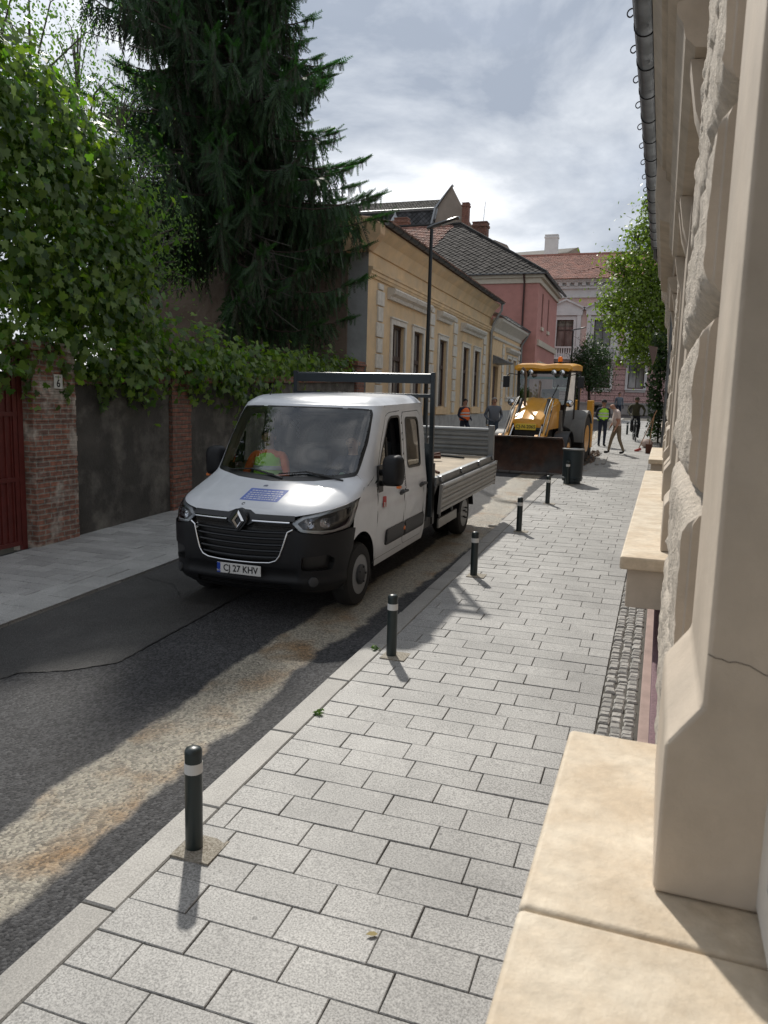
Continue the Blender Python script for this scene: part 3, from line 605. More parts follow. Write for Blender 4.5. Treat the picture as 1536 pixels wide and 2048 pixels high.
# red gate
M_red = mat('oxblood_paint', (.12, .022, .017), .45, var=.25, vscale=6, bump=.15, bscale=40)
G_ = empty('metal_gate', (WL - .1, 8.5, gz(7.5)), (0, 0, 0), 'closed oxblood red metal gate with vertical bars at the left edge', 'gate')
for ya_ in (-.09, -2.6): b = MB(); b.box(-.03, .03, ya_, ya_ + .09, 0, 2.75); b.build('post', M_red, G_, bevel=.004)
b = MB()
for z in (.08, .98, 1.88, 2.42): b.box(-.02, .02, -2.5, -.09, z, z + .06)
b.box(-.022, .022, -.17, -.1, .08, 2.48); b.build('frame', M_red, G_, bevel=.003)
b = MB(); b.box(-.012, -.004, -2.5, -.1, .12, 2.42); b.build('sheet_panel', M_red, G_)
b = MB()
for k in range(22):
    y = -.2 - k * .105; b.box(-.012, .014, y - .011, y + .011, .14, 1.0); b.box(-.012, .014, y - .008, y + .008, 1.04, 1.9)
for k in range(11): y = -.25 - k * .21; b.box(-.012, .014, y - .02, y + .02, 1.94, 2.42)
b.build('bars', M_red, G_)
for k in range(16): b = MB(); y = -.14 - k * .15; b.tube([(0, y, 2.45), (0, y, 2.68), (0, y, 2.70), (0, y, 2.75)], [.009, .009, .016, .002], 6); b.build('spike', M_red, G_)

# ---------------------------------------------------------------- yellow house
XF = -8.1
M_yel = mat('ochre_plaster', (.66, .48, .28), .88, var=.16, vscale=1.3, bump=.3, bscale=20, col2=(.54, .42, .28), c2scale=1.2, c2pos=(.42, .72), detail=10)
M_ylight = mat('pale_ochre', (.68, .49, .29), .85, var=.12, vscale=3)
M_trim = mat('off_white_trim', (.60, .565, .50), .85, var=.18, vscale=6, bump=.3, bscale=30)
M_grey = mat('grey_plinth', (.34, .33, .31), .9, var=.3, vscale=2.5, bump=.5, bscale=20)
M_gwall = mat('grey_render_side', (.27, .28, .28), .9, var=.25, vscale=1.6, bump=.4, bscale=12)
M_brown = mat('brown_render', (.17, .13, .10), .95, var=.45, vscale=1.1, bump=.8, bscale=9, col2=(.11, .08, .06), c2scale=2.2, bdist=.05)
M_wood = mat('dark_wood', (.065, .04, .032), .6, var=.3, vscale=10)
M_pc = pane_mat('curtained_pane', (.03, .03, .035), (.34, .33, .31), th=.5)
Ya, Yb = 21.7, 39.6
YH = empty('yellow_house', (0, 0, 0), (0, 0, 0), 'long single storey ochre yellow house with white quoins, five tall windows and hood mouldings', 'house')
ws = [(23.95, 25.25), (26.3, 27.45), (29.75, 30.95), (33.8, 35.0), (36.1, 37.3)]
b = MB(); wall_grid(b, PX(XF), Ya, Yb, 1.75, 7.3, [(a, c, 2.3, 4.9) for a, c in ws], .3); b.build('wall', M_yel, YH, smooth=0)
b = MB(); b.box(XF - .1, XF + .04, Ya, Yb, 0, 1.95); b.build('plinth', M_grey, YH, bevel=.01)
b = MB(); b.add([(XF, Ya, 0), (XF - .62, Ya, 0), (XF - .62, Ya, 7.6), (XF, Ya, 7.1)], [(0, 1, 2, 3)]); b.build('side_wall', M_gwall, YH, smooth=0)
b = MB(); b.box(XF - 9, XF - .621, Ya - .06, Ya + .3, 0, 7.0); b.prism([(XF - 9, 7.0), (XF - .62, 7.0), (XF - 4.6, 8.3)], 'y', Ya - .05, Ya + .25); b.build('gable_wall', M_brown, YH, smooth=0)
for a, c in ws: window(YH, PX(XF), a, c, 2.3, 4.9, .16, M_wood, M_pc, cols=2, rows=(.60,), casing=.06, cm=M_trim, cw=.17, fw_=.08, mw=.08); b = MB(); pbox(b, PX(XF), a - .3, c + .3, 1.98, 2.24, -.09, .1); b.build('window_ledge', M_ylight, YH, bevel=.015)
def hood(y0, y1, z, par):
    b = MB(); b.prism([(XF - .01, z), (XF + .10, z), (XF + .13, z + .1), (XF + .24, z + .17), (XF + .28, z + .27), (XF + .25, z + .33), (XF - .01, z + .36)], 'y', y0, y1); return b.build('window_hood', M_trim, par, smooth=20)
hood(23.45, 25.85, 5.62, YH); hood(25.88, 27.9, 5.62, YH); hood(29.3, 31.4, 5.6, YH); hood(33.3, 37.7, 5.55, YH)
def quoins(par, P, u, z0, z1, wl, ws_, h, m, dep=.06):
    z = z0; k = 0
    while z < z1 - .1:
        w_ = wl if k % 2 else ws_; b = MB(); pbox(b, P, u - w_ / 2, u + w_ / 2, z + .02, min(z + h, z1) - .02, -dep, .02); b.build('quoin_block', m, par, bevel=.02, smooth=30); z += h; k += 1
for u in (22.75, 28.65, 32.3, 38.35): quoins(YH, PX(XF), u, 2.02, 6.0, .62, .44, .47, M_trim)
b = MB(); b.prism([(XF - .01, 6.05), (XF + .05, 6.05), (XF + .07, 6.12), (XF + .10, 6.14), (XF + .10, 6.22), (XF + .14, 6.25), (XF + .14, 6.32), (XF - .01, 6.34)], 'y', Ya, Yb); b.build('string_course', M_yel, YH, smooth=15)
b = MB(); pf = [(XF - .01, 6.75), (XF + .06, 6.76), (XF + .1, 6.9), (XF + .22, 7.12), (XF + .42, 7.3), (XF + .45, 7.34), (XF + .45, 7.42), (XF - .01, 7.45)]; b.prism(pf, 'y', Ya - .12, Yb); b.build('cornice', M_yel, YH, smooth=15)
b = MB(); b.prism([(XF - .65, 6.7), (XF + .15, 6.72), (XF + .4, 7.0), (XF + .5, 7.15), (XF + .5, 7.42), (XF + .2, 7.6), (XF - .3, 7.66), (XF - .65, 7.66)], 'y', Ya - .42, Ya - .02); b.build('parapet_end', mat('orange_plaster', (.58, .40, .24), .88, var=.25, vscale=3), YH, smooth=25, bevel=.02)
M_tile = mat('brown_roof_tile', (.16, .085, .06), .8, isl=.5, var=.3, vscale=4)
b = MB(); b.add([(XF + .5, Ya - .1, 7.5), (XF + .5, Yb, 7.5), (XF - 4.6, Yb, 8.7), (XF - 4.6, Ya - .1, 8.7)], [(0, 1, 2, 3)]); tiles(b, (XF + .52, Ya - .1, 7.54), (0, 1, 0), (-5.1, 0, 1.2), [(0, 0), (Yb - Ya + .1, 0), (Yb - Ya + .1, 5.2), (0, 5.2)], .2, .3, 'flat', seed=3); b.build('roof', M_tile, YH, smooth=0, weld=False)
gutter(YH, (XF + .58, Ya - .1, 7.5), (XF + .58, Yb + .2, 7.5), .085, M_zinc, M_iron, 22, side=1)
b = MB(); b.tube([(XF + .58, Yb - .1, 7.42), (XF + .56, Yb - .1, 7.1), (XF + .2, Yb - .12, 6.5), (XF + .1, Yb - .12, 6.2), (XF + .1, Yb - .12, 1.4)], .06, 10); b.build('downpipe', M_zinc, YH)
b = MB(); b.box(XF - 9, XF - .1, Yb - .2, Yb, 0, 7.4); b.build('far_wall', M_yel, YH)

# small pale house
XS = -7.95
SH = empty('small_house', (0, 0, 0), (0, 0, 0), 'small pale yellow house with door canopy, between the ochre and the pink house', 'house')
Yc, Yd = 39.7, 48.2
b = MB(); wall_grid(b, PX(XS), Yc, Yd, 1.0, 6.7, [(44.0, 45.2, 2.9, 5.0), (45.7, 46.9, 2.9, 5.0), (40.1, 41.5, 1.0, 4.4)], .25); b.add([(XS, Yc, 1), (XS - 3, Yc, 1), (XS - 3, Yc, 6.7), (XS, Yc, 6.7)], [(0, 1, 2, 3)]); b.build('wall', M_ylight, SH, smooth=0)
for a in (44.0, 45.7): window(SH, PX(XS), a, a + 1.2, 2.9, 5.0, .15, M_frw, M_pc, casing=.06, cm=M_trim, sill=.12)
b = MB(); pbox(b, PX(XS), 40.1, 41.5, 1.0, 4.4, .15, .2); dr = b.build('door', M_wood, SH); b = MB(); b.box(XS - .14, XS - .1, 41.2, 41.3, 2.4, 2.5); b.build('handle', M_zinc, dr)
b = MB(); b.prism([(XS, 4.95), (XS + .75, 4.62), (XS + .75, 4.55), (XS, 4.5)], 'y', 39.9, 41.7); b.build('canopy', M_zincd, SH)
b = MB(); b.prism([(XS - .01, 6.1), (XS + .06, 6.12), (XS + .12, 6.3), (XS + .4, 6.55), (XS + .5, 6.62), (XS + .5, 6.75), (XS - .01, 6.8)], 'y', Yc - .1, Yd); b.build('cornice', M_trim, SH, smooth=15)
b = MB(); b.prism([(XS - .01, 5.75), (XS + .08, 5.78), (XS + .1, 5.88), (XS - .01, 5.9)], 'y', Yc, Yd); b.build('string_course', M_trim, SH, smooth=15)
hood_ = MB(); hood_.prism([(XS, 5.3), (XS + .1, 5.32), (XS + .24, 5.45), (XS + .24, 5.55), (XS, 5.6)], 'y', 43.6, 47.3); hood_.build('window_hood', M_trim, SH, smooth=15)
for u in (42.6, 47.8): quoins(SH, PX(XS), u, 1.9, 5.7, .55, .4, .45, M_trim)
b = MB(); b.box(XS - .1, XS + .04, Yc + 1.9, Yd, .8, 2.1); b.build('plinth', M_grey, SH)
b = MB(); b.prism([(XS + .5, 6.8), (XS - 5, 9.3), (XS - 5, 9.4), (XS + .5, 6.88)], 'y', Yc, Yd); b.build('roof', M_zincd, SH)
gutter(SH, (XS + .56, Yc - .1, 6.85), (XS + .56, Yd, 6.85), .08, M_zinc, M_iron, 8, side=1)
b = MB(); b.tube([(XS + .56, Yd - .1, 6.8), (XS + .3, Yd - .1, 6.3), (XS + .12, Yd - .12, 6.0), (XS + .12, Yd - .12, 1.6)], .06, 8); b.build('downpipe', M_zinc, SH)

# pink house
M_pink = mat('pink_plaster', (.50, .235, .20), .85, var=.12, vscale=2.5, bump=.3, bscale=15)
M_cream = mat('cream_trim', (.62, .55, .45), .8, var=.1, vscale=4)
PH = empty('pink_house', (0, 0, 0), (0, 0, 0), 'two storey salmon pink house with a dark diamond slate hipped roof', 'house')
XP, YP = -7.05, 48.4
b = MB(); b.add([(XP, YP, 0), (XP - 14, YP, 0), (XP - 14, YP, 10.2), (XP, YP, 10.2)], [(0, 1, 2, 3)]); wall_grid(b, PX(XP), YP, 58, .5, 10.2, [(50.3, 50.9, 7.35, 9.4), (53.2, 53.8, 7.35, 9.4)], .25); b.add([(XP, 58, 0), (XP - 14, 58, 0), (XP - 14, 58, 10.2), (XP, 58, 10.2)], [(0, 1, 2, 3)]); b.build('wall', M_pink, PH, smooth=0)
for a in (50.3, 53.2): window(PH, PX(XP), a, a + .6, 7.35, 9.4, .12, M_wood, M_pd, cols=1, rows=()); b = MB(); pbox(b, PX(XP), a - .15, a + .75, 7.12, 7.33, -.1, .05); b.build('window_ledge', M_cream, PH)
b = MB(); b.prism([(XP - .01, 6.1), (XP + .1, 6.12), (XP + .14, 6.45), (XP - .01, 6.5)], 'y', 49.0, 58); b.prism([(XP - .01, 4.9), (XP + .2, 5.0), (XP + .2, 5.15), (XP - .01, 5.2)], 'y', 49.4, 54); b.build('string_course', M_cream, PH, smooth=10)
b = MB(); b.box(XP - 14.2, XP + .12, YP - .12, 58.1, 9.75, 10.05); b.box(XP - 14.3, XP + .3, YP - .3, 58.2, 10.05, 10.26); b.build('cornice', M_cream, PH, bevel=.03)
M_slate = mat('diamond_slate', (.052, .046, .042), .85, spec=.2, isl=.45, var=.3, vscale=3); M_slb = mat('slate_bed', (.025, .024, .023), .9); M_old = mat('old_red_tile', (.22, .105, .075), .8, isl=.45, var=.25, vscale=5)
ex, ey, ez = XP + .45, YP - .45, 10.32; rx, ry, rz_ = XP - 6.2, YP + 5.0, 14.5
b = MB(); L0 = -21.8
b.add([(ex, ey, ez), (L0, ey, ez), (L0, ry, rz_), (rx, ry, rz_), (ex, ey + 10.8, ez)], [(0, 1, 2, 3), (0, 3, 4)], 1)
sl_len = math.hypot(ry - ey, rz_ - ez); xs = -13.6
tiles(b, (ex, ey, ez + .02), (-1, 0, 0), (0, ry - ey, rz_ - ez), [(0, 0), (ex - xs + 1.6, 0), (ex - xs + .1, sl_len), (ex - rx, sl_len)], .42, .20, 'diamond', .02, 0, 5)
tiles(b, (ex, ey, ez + .02), (-1, 0, 0), (0, ry - ey, rz_ - ez), [(ex - xs + 1.6, 0), (ex - L0, 0), (ex - L0, sl_len), (ex - xs + .1, sl_len)], .19, .24, 'flat', .03, 2, 6)
hv = Vector((rx - ex, 5.4, rz_ - ez)); tiles(b, (ex, ey, ez + .02), (0, 1, 0), (rx - ex, 0, rz_ - ez), [(0, 0), (10.8, 0), (5.4, math.hypot(rx - ex, rz_ - ez))], .42, .20, 'diamond', .02, 0, 7)
b.tube([(ex, ey, ez + .03), (rx, ry, rz_ + .05)], .09, 6, 1); b.tube([(rx, ry, rz_ + .05), (L0, ry, rz_ + .05)], .1, 6, 1)
b.build('roof', [M_slate, M_slb, M_old], PH, smooth=0, weld=False)
gutter(PH, (L0, ey - .06, ez - .03), (ex + .1, ey - .06, ez - .03), .09, M_zinc, M_iron, 9); gutter(PH, (ex + .06, ey, ez - .03), (ex + .06, 58.4, ez - .03), .09, M_zincd, M_iron, 8, side=1)
M_dpipe = mat('oxide_pipe', (.07, .035, .03), .5)
b = MB(); b.tube([(XP - .85, ey, ez - .1), (XP - .85, YP - .1, 9.8), (XP - .85, YP - .09, 6)], .06, 8); b.tube([(XP - .85, YP - .09, 6.0), (XP - .85, YP - .09, 2)], .06, 8); b.build('downpipe', M_dpipe, PH)
def chimney(par, x, y, z0, z1, w, d, m, cap=True):
    b = MB(); b.box(x - w / 2, x + w / 2, y - d / 2, y + d / 2, z0, z1)
    if cap: b.box(x - w / 2 - .06, x + w / 2 + .06, y - d / 2 - .06, y + d / 2 + .06, z1 - .28, z1 - .12); b.box(x - w / 2 - .03, x + w / 2 + .03, y - d / 2 - .03, y + d / 2 + .03, z1, z1 + .08)
    return b.build('chimney', m, par, bevel=.01, seg=1)
M_brickc = brickmat('chimney_brick', (.24, .085, .05), (.15, .055, .035), (.16, .13, .11), axis='xy')
c_ = chimney(PH, -12.15, 54.6, 12.5, 14.75, 1.0, .8, M_brickc); b = MB(); b.tube([(-12.0, 54.6, 14.7), (-11.9, 54.6, 16.2)], .015, 5); b.build('antenna', M_iron, c_)
chimney(PH, -17.9, 54.6, 13.6, 15.3, .95, .7, M_brickc)

# the mansard building far behind
MH = empty('mansard_building', (0, 0, 0), (0, 0, 0), 'tall old building behind the pink house with dark mansard roof and bare gable', 'building')
M_tan = mat('tan_gable', (.26, .22, .18), .9, var=.2, vscale=1, bump=.4, bscale=5)
Ym = 75.; b = MB()
gp = [(-21.7, 17.6), (-20.9, 21.2), (-19.7, 22.9), (-17.5, 19.0), (-17.4, 16.8), (-16.6, 17.8), (-15.3, 17.8), (-14.1, 17.3), (-13.0, 15.6), (-9.7, 13.8), (-9.7, 10), (-21.7, 10)]
b.prism(gp, 'y', Ym, Ym + .4); b.build('gable_wall', M_tan, MH, smooth=0)
b = MB(); b.box(-45, -9.8, Ym + .41, Ym + 12, 0, 12); b.build('wall', M_tan, MH, smooth=0)
M_ms = mat('mansard_slate', (.05, .05, .053), .75, isl=.5, var=.3, vscale=2); M_mt = mat('mansard_tile', (.13, .12, .105), .8, isl=.35, var=.2, vscale=2)
b = MB(); b.add([(-21.75, Ym - .3, 17.2), (-45, Ym - .3, 17.2), (-45, Ym + .9, 21.1), (-21.0, Ym + .9, 21.1)], [(0, 1, 2, 3)], 1); tiles(b, (-21.75, Ym - .35, 17.2), (-1, 0, 0), (0, 1.2, 3.9), [(0, 0), (23, 0), (23, 4), (-.7, 4)], .5, .26, 'diamond', .03, 0, 9)
b.build('mansard', [M_ms, M_slb], MH, smooth=0, weld=False)
b = MB(); b.add([(-20.8, Ym + .8, 21.15), (-45, Ym + .8, 21.15), (-45, Ym + 6, 23.3), (-21.0, Ym + 6, 23.3)], [(0, 1, 2, 3)], 1); tiles(b, (-20.8, Ym + .8, 21.2), (-1, 0, 0), (0, 5.2, 2.1), [(0, 0), (23, 0), (23, 5.5), (-.2, 5.5)], .3, .36, 'flat', .04, 0, 9)
b.tube([(-45, Ym + .75, 21.1), (-21, Ym + .75, 21.1)], .16, 8, 2); b.prism([(-21.1, 21.0), (-19.7, 22.9), (-19.6, 23.05), (-21.25, 21.1)], 'y', Ym - .2, Ym + .5, 2); b.prism([(-21.9, 17.4), (-21.1, 21.0), (-21.25, 21.1), (-22.1, 17.4)], 'y', Ym - .3, Ym + .5, 2)
b.build('roof', [M_mt, M_slb, M_zinc], MH, smooth=0, weld=False)
b = MB(); b.lathe([(.7, 17.0), (.75, 17.3), (.5, 17.5), (.4, 17.9), (.62, 18.3), (.7, 18.9), (.5, 19.2), (.3, 19.4), (.42, 19.7), (.3, 20.0), (.12, 20.3), (.02, 20.7)], 14, (-25.0, Ym - 1, 0)); b.build('finial_urn', M_zinc, MH)
chimney(MH, -18.0, 74.2, 16, 21.0, .62, .7, M_brickc)

# the palace across the top of the street
M_ppink = mat('dusty_pink', (.62, .47, .42), .85, var=.08, vscale=1.5); M_pgrey = mat('pale_grey_stucco', (.62, .62, .61), .8, var=.1, vscale=2); M_base = mat('grey_base', (.30, .29, .275), .85, var=.15, vscale=2)
M_prust = brickmat('rusticated_pink', (.52, .35, .33), (.49, .33, .31), (.22, .14, .135), bw=1.5, bh=.42, ms=.03, axis='x', bump=.8)
M_rt = mat('red_roof_tile', (.27, .118, .085), .75, isl=.28, var=.2, vscale=1)
PA = empty('palace', (0, 0, 0), (0, 0, 0), 'pale pink palace with pediment windows and red tiled roof at the street end', 'building')
YQ = 66.; x0, x1 = -16., 14.
up = [(-7.75, -6.35), (-4.15, -2.75), (-.55, .85), (3.05, 4.45)]
gr = [(-4.3, -2.9), (-1.95, -.65), (.6, 1.9), (3.2, 4.5), (-7.4, -6.1)]
up = [(-7.95, -6.6), (-4.95, -3.6), (-1.95, -.6), (1.05, 2.4)]
gr = [(-8.0, -6.7), (-4.75, -3.45), (-2.05, -.8), (1.0, 2.3)]
b = MB(); wall_grid(b, PY(YQ), x0, x1, 6.7, 11.2, [(a, c, 6.75, 9.4) for a, c in up], .35); b.build('upper_wall', M_ppink, PA, smooth=0)
b = MB(); wall_grid(b, PY(YQ), x0, x1, 2.75, 6.2, [(a, c, 3.95, 6.0) for a, c in gr], .35); b.build('ground_wall', M_prust, PA, smooth=0)
b = MB(); wall_grid(b, PY(YQ - .1), x0, x1, .5, 2.75, [(a + .15, c - .15, 2.0, 2.55) for a, c in gr + [(-3.4 + 0, -3.2 + 0)][:0]], .4); b.box(x0, x1, YQ - .16, YQ - .09, 2.65, 2.8); b.build('base_wall', M_base, PA, smooth=0)
for a, c in gr:
    b = MB(); pbox(b, PY(YQ - .1), a + .15, c - .15, 2.0, 2.55, .3, .34); b.build('basement_window', M_pd, PA)
    window(PA, PY(YQ), a, c, 3.95, 6.0, .25, M_wood, M_pc, cols=2, rows=(), casing=.08, cm=M_pgrey, cw=.2, sill=.22)
for a, c in up:
    w = window(PA, PY(YQ), a, c, 6.75, 9.4, .25, M_wood, M_pd, cols=2, rows=(.7,), casing=.1, cm=M_pgrey, cw=.24)
    b = MB()
    for q in (a - .58, c + .27): b.box(q, q + .31, YQ - .2, YQ, 6.7, 9.75)
    b.box(a - .68, c + .68, YQ - .24, YQ, 9.75, 10.15); b.prism([(a - .85, 10.15), (c + .85, 10.15), (c + .85, 10.25), ((a + c) / 2, 10.95), (a - .85, 10.25)], 'y', YQ - .2, YQ - .01)
    b.prism([(a - .95, 10.2), (a - .95, 10.32), ((a + c) / 2, 11.08), (c + .95, 10.32), (c + .95, 10.2), ((a + c) / 2, 10.93)], 'y', YQ - .38, YQ - .01); b.build('pediment', M_pgrey, w, smooth=0)
    bb = MB(); bb.box(a - .75, c + .75, YQ - .75, YQ, 6.2, 6.38); bb.box(a - .75, c + .75, YQ - .72, YQ - .55, 7.1, 7.22); bb.box(a - .75, a - .5, YQ - .74, YQ - .5, 6.38, 7.1); bb.box(c + .5, c + .75, YQ - .74, YQ - .5, 6.38, 7.1)
    k = a - .38
    while k < c + .45: bb.lathe([(.05, 6.38), (.08, 6.5), (.05, 6.75), (.04, 6.95), (.06, 7.1)], 6, (k, YQ - .63, 0)); k += .19
    for q in (a - .5, c + .2): bb.prism([(YQ, 6.2), (YQ - .6, 6.2), (YQ - .5, 5.95), (YQ, 5.6)], 'x', q, q + .3)
    bb.build('balcony', M_pgrey, PA, smooth=30)
b = MB(); b.box(x0, x1, YQ - .14, YQ, 6.2, 6.695); b.box(x0, x1, YQ - .08, YQ, 11.2, 12.0); b.box(x0, x1, YQ - .2, YQ - .0, 11.15, 11.3); b.box(x0, x1, YQ - .3, YQ, 11.85, 12.05); b.box(x0, x1, YQ - .65, YQ, 12.4, 12.6); b.box(x0, x1, YQ - .5, YQ, 12.3, 12.4)
b.box(x0, x1, YQ - .12, YQ, 12.05, 12.3); k = x0
while k < x1: b.box(k, k + .3, YQ - .45, YQ - .1, 12.06, 12.3); k += .62
b.build('cornice', M_pgrey, PA, smooth=0)
b = MB(); b.add([(x0, YQ - .7, 12.6), (x1, YQ - .7, 12.6), (x1, YQ + 8, 15.95), (x0, YQ + 8, 15.95)], [(0, 1, 2, 3)], 1); tiles(b, (x0, YQ - .7, 12.64), (1, 0, 0), (0, 8.7, 3.35), [(0, 0), (19, 0), (19, 9.5), (0, 9.5)], .32, .40, 'flat', .05, 0, 12)
b.tube([(x0, YQ + 8, 16.0), (x1, YQ + 8, 16.0)], .16, 6, 0); b.build('roof', [M_rt, mat('tile_bed', (.12, .05, .035), .9)], PA, smooth=0, weld=False)
b = MB(); b.box(x0, x1, YQ + .4, YQ + 14, .5, 12.5); b.build('back_wall', M_ppink, PA)
# roof parts seen over the palace
BH = empty('rear_house', (0, 0, 0), (0, 0, 0), 'grey roofed house whose gable and white chimney show above the palace roof', 'house')
b = MB(); b.prism([(-13.5, 17.0), (-12.2, 17.9), (-9.5, 18.1), (-8.4, 18.6), (-7.4, 16.0), (-13.5, 14)], 'y', 84, 84.4); b.build('gable_wall', M_tan, BH, smooth=0)
b = MB(); b.add([(-16, 83.5, 16.5), (-8.6, 83.5, 16.5), (-9, 88, 19.3), (-16, 88, 19.0)], [(0, 1, 2, 3)]); b.build('roof', M_mt, BH, smooth=0)
chimney(BH, -11.0, 83, 15, 19.6, 1.3, .8, M_pgrey)
# ================================================================== VEGETATION
def npmesh(name, V, F, m, parent=None, smooth=False):
    """V (n,3), F (k,c) same-size faces"""
    me = bpy.data.meshes.new(name); n, c = F.shape
    me.vertices.add(len(V)); me.vertices.foreach_set('co', np.ascontiguousarray(V, np.float32).ravel())
    me.loops.add(n * c); me.loops.foreach_set('vertex_index', F.astype(np.int32).ravel())
    me.polygons.add(n); me.polygons.foreach_set('loop_start', np.arange(0, n * c, c, dtype=np.int32)); me.polygons.foreach_set('loop_total', np.full(n, c, np.int32))
    me.materials.append(m); me.update(calc_edges=True); me.validate()
    o = bpy.data.objects.new(name, me); COL.objects.link(o); o.parent = parent; return o
def unit(a): return a / (np.linalg.norm(a, axis=-1, keepdims=True) + 1e-9)
GRAPE = np.array([(0, 0, 0), (.30, -.12, .03), (.52, .12, .06), (.34, .36, .03), (.42, .62, .02), (.16, .60, .02), (0, 1.0, -.06), (-.16, .60, .02), (-.42, .62, .02), (-.34, .36, .03), (-.52, .12, .06), (-.30, -.12, .03)], float)
OVAL = np.array([(0, 0, 0), (.24, .28, .04), (.22, .65, .03), (0, 1, -.05), (-.22, .65, .03), (-.24, .28, .04)], float)
def leaves(C, Nrm, size, shape, droop=.7, spread=.55, r=rng):
    """C centres, Nrm facing directions; tip hangs down mostly"""
    n = len(C); Nn = unit(Nrm + r.normal(0, spread, (n, 3))); T = np.tile(np.array([0, 0, -1.]), (n, 1)) * droop + r.normal(0, .5, (n, 3))
    T = unit(T - Nn * (T * Nn).sum(1, keepdims=True)); X = np.cross(T, Nn); s = (size * r.uniform(.6, 1.25, n))[:, None, None]
    L_ = shape[None]; V = C[:, None] + s * (L_[..., 0:1] * X[:, None] + (L_[..., 1:2] - .5) * T[:, None] + L_[..., 2:3] * Nn[:, None])
    k = shape.shape[0]; F = np.arange(n * k).reshape(n, k); return V.reshape(-1, 3), F
def blob_pts(blobs, dens, shell=.35, r=rng):
    C, Nn = [], []
    for (x, y, z, rx, ry, rz) in blobs:
        n = int(dens * (rx * ry + ry * rz + rx * rz) * 4.2); d = unit(r.normal(0, 1, (n, 3)))
        # lumpy radius
        ph = r.uniform(0, 6.28, 6); lump = 1 + .16 * np.sin(d[:, 0] * 5 + ph[0]) + .14 * np.sin(d[:, 2] * 6 + ph[1]) + .12 * np.sin(d[:, 1] * 7 + ph[2]) + .08 * np.sin(d[:, 0] * 13 + ph[3]) * np.sin(d[:, 2] * 12 + ph[4])
        rad = (1 - shell * r.random(n) ** 1.5) * lump; C.append(np.array([x, y, z]) + d * rad[:, None] * np.array([rx, ry, rz])); Nn.append(d * np.array([1 / rx, 1 / ry, 1 / rz]))
    return np.concatenate(C), unit(np.concatenate(Nn))
def jagged(C, Nn, amp=.25, r=rng):
    # group leaves into sprigs that stick out
    g = r.integers(0, max(2, len(C) // 14), len(C)); off = r.exponential(amp, g.max() + 1)[g] * (r.random(len(C)) < .75); return C + Nn * off[:, None]

M_vine = leafmat('vine_leaf', (.030, .068, .018), (.17, .245, .05), .45, (.24, .27, .055), .45)
M_vine2 = leafmat('vine_leaf_young_sunlit', (.05, .11, .02), (.12, .22, .035), .5, (.22, .28, .05), .45)
M_small = leafmat('fruit_leaf', (.05, .10, .03), (.14, .22, .06), .45, (.19, .25, .07), .5)
M_need = leafmat('spruce_needle', (.024, .055, .026), (.055, .105, .036), .28, (.08, .2, .04), .55)
M_need2 = leafmat('spruce_tip', (.035, .08, .028), (.055, .115, .035), .3, (.10, .24, .04), .55)
M_rleaf = leafmat('ash_leaf', (.085, .13, .022), (.20, .26, .045), .42, (.18, .22, .05), .45)
M_dleaf = leafmat('dark_leaf', (.018, .04, .012), (.045, .085, .022), .35, (.13, .18, .05), .5)
M_bark = mat('bark', (.07, .052, .04), .95, var=.5, vscale=6, bump=1, bscale=18, stretch=(1, 1, .3), bdist=.03)
M_barkg = mat('grey_bark', (.11, .10, .085), .95, var=.4, vscale=8, bump=.8, bscale=25)

# ---- grape vine along the garden wall (one plant mass, rooted behind the wall)
vine = empty('grape_vine', (WL - .5, 12, gz(12)), label='grape vine with large lobed leaves spilling over the garden wall beside the gate', cat='vine')
vb = []
def vp(y, z, r, x=-8.5, ry=None, rx=None): vb.append((x, y, z, rx or min(r, .62), ry or r, r))
for y, z, r in [(8.3, 5.6, .95), (9.2, 6.1, .8), (10.3, 6.0, .6), (8.7, 6.7, .6), (11.1, 5.3, .6), (11.2, 4.1, .55), (7.3, 5.2, .9), (7.2, 5.9, .8), (8.4, 4.5, .9), (9.3, 5.2, .95), (9.8, 4.2, .8), (10.3, 5.6, .85), (10.6, 4.6, .8), (9.2, 3.9, .6), (10.8, 3.7, .62), (10.0, 3.4, .5), (11.2, 4.7, .45), (8.0, 3.5, .6), (7.9, 6.2, .7), (9.6, 6.6, .4),
                (11.6, 3.35, .5), (12.4, 3.3, .5), (13.3, 3.25, .5), (14.2, 3.2, .48), (15.2, 3.15, .45), (16.3, 3.15, .45), (17.4, 3.2, .45), (18.5, 3.2, .45), (19.6, 3.25, .45), (20.6, 3.3, .4), (21.6, 3.4, .25)]: vp(y, z, r)
for y, z, r in [(10.8, 2.95, .35), (9.7, 2.95, .35), (10.2, 2.75, .4), (10.9, 2.7, .42), (8.7, 3.1, .3), (9.2, 3.2, .3), (11.4, 2.75, .38), (12.3, 2.75, .35), (13.0, 2.8, .42), (13.8, 2.65, .5), (14.6, 2.6, .5), (15.5, 2.75, .4), (12.2, 2.95, .25), (10.3, 2.9, .25), (8.2, 2.9, .35), (7.7, 2.75, .4), (7.0, 3.1, .45), (6.6, 3.6, .5)]: vp(y, z, r, x=-8.05, rx=.2)
C_, N_ = blob_pts(vb, 78, .5); C_ = jagged(C_, N_, .10)
N_[:, 0] += .4; N_[:, 2] += .35; V_, F_ = leaves(C_, N_, .135, GRAPE, .9, .45); npmesh('foliage', V_, F_, M_vine, vine).location = (-(WL - .5), -12, -gz(12))
sel = rng.random(len(C_)) < .10 + .12 * (C_[:, 2] > 4.5); V_, F_ = leaves(C_[sel] + N_[sel] * .12, N_[sel], .12, GRAPE, .6, .6); npmesh('young_sunlit_foliage', V_, F_, M_vine2, vine).location = (-(WL - .5), -12, -gz(12))  # young leaves, their extra share up top paints sunlit patches by colour
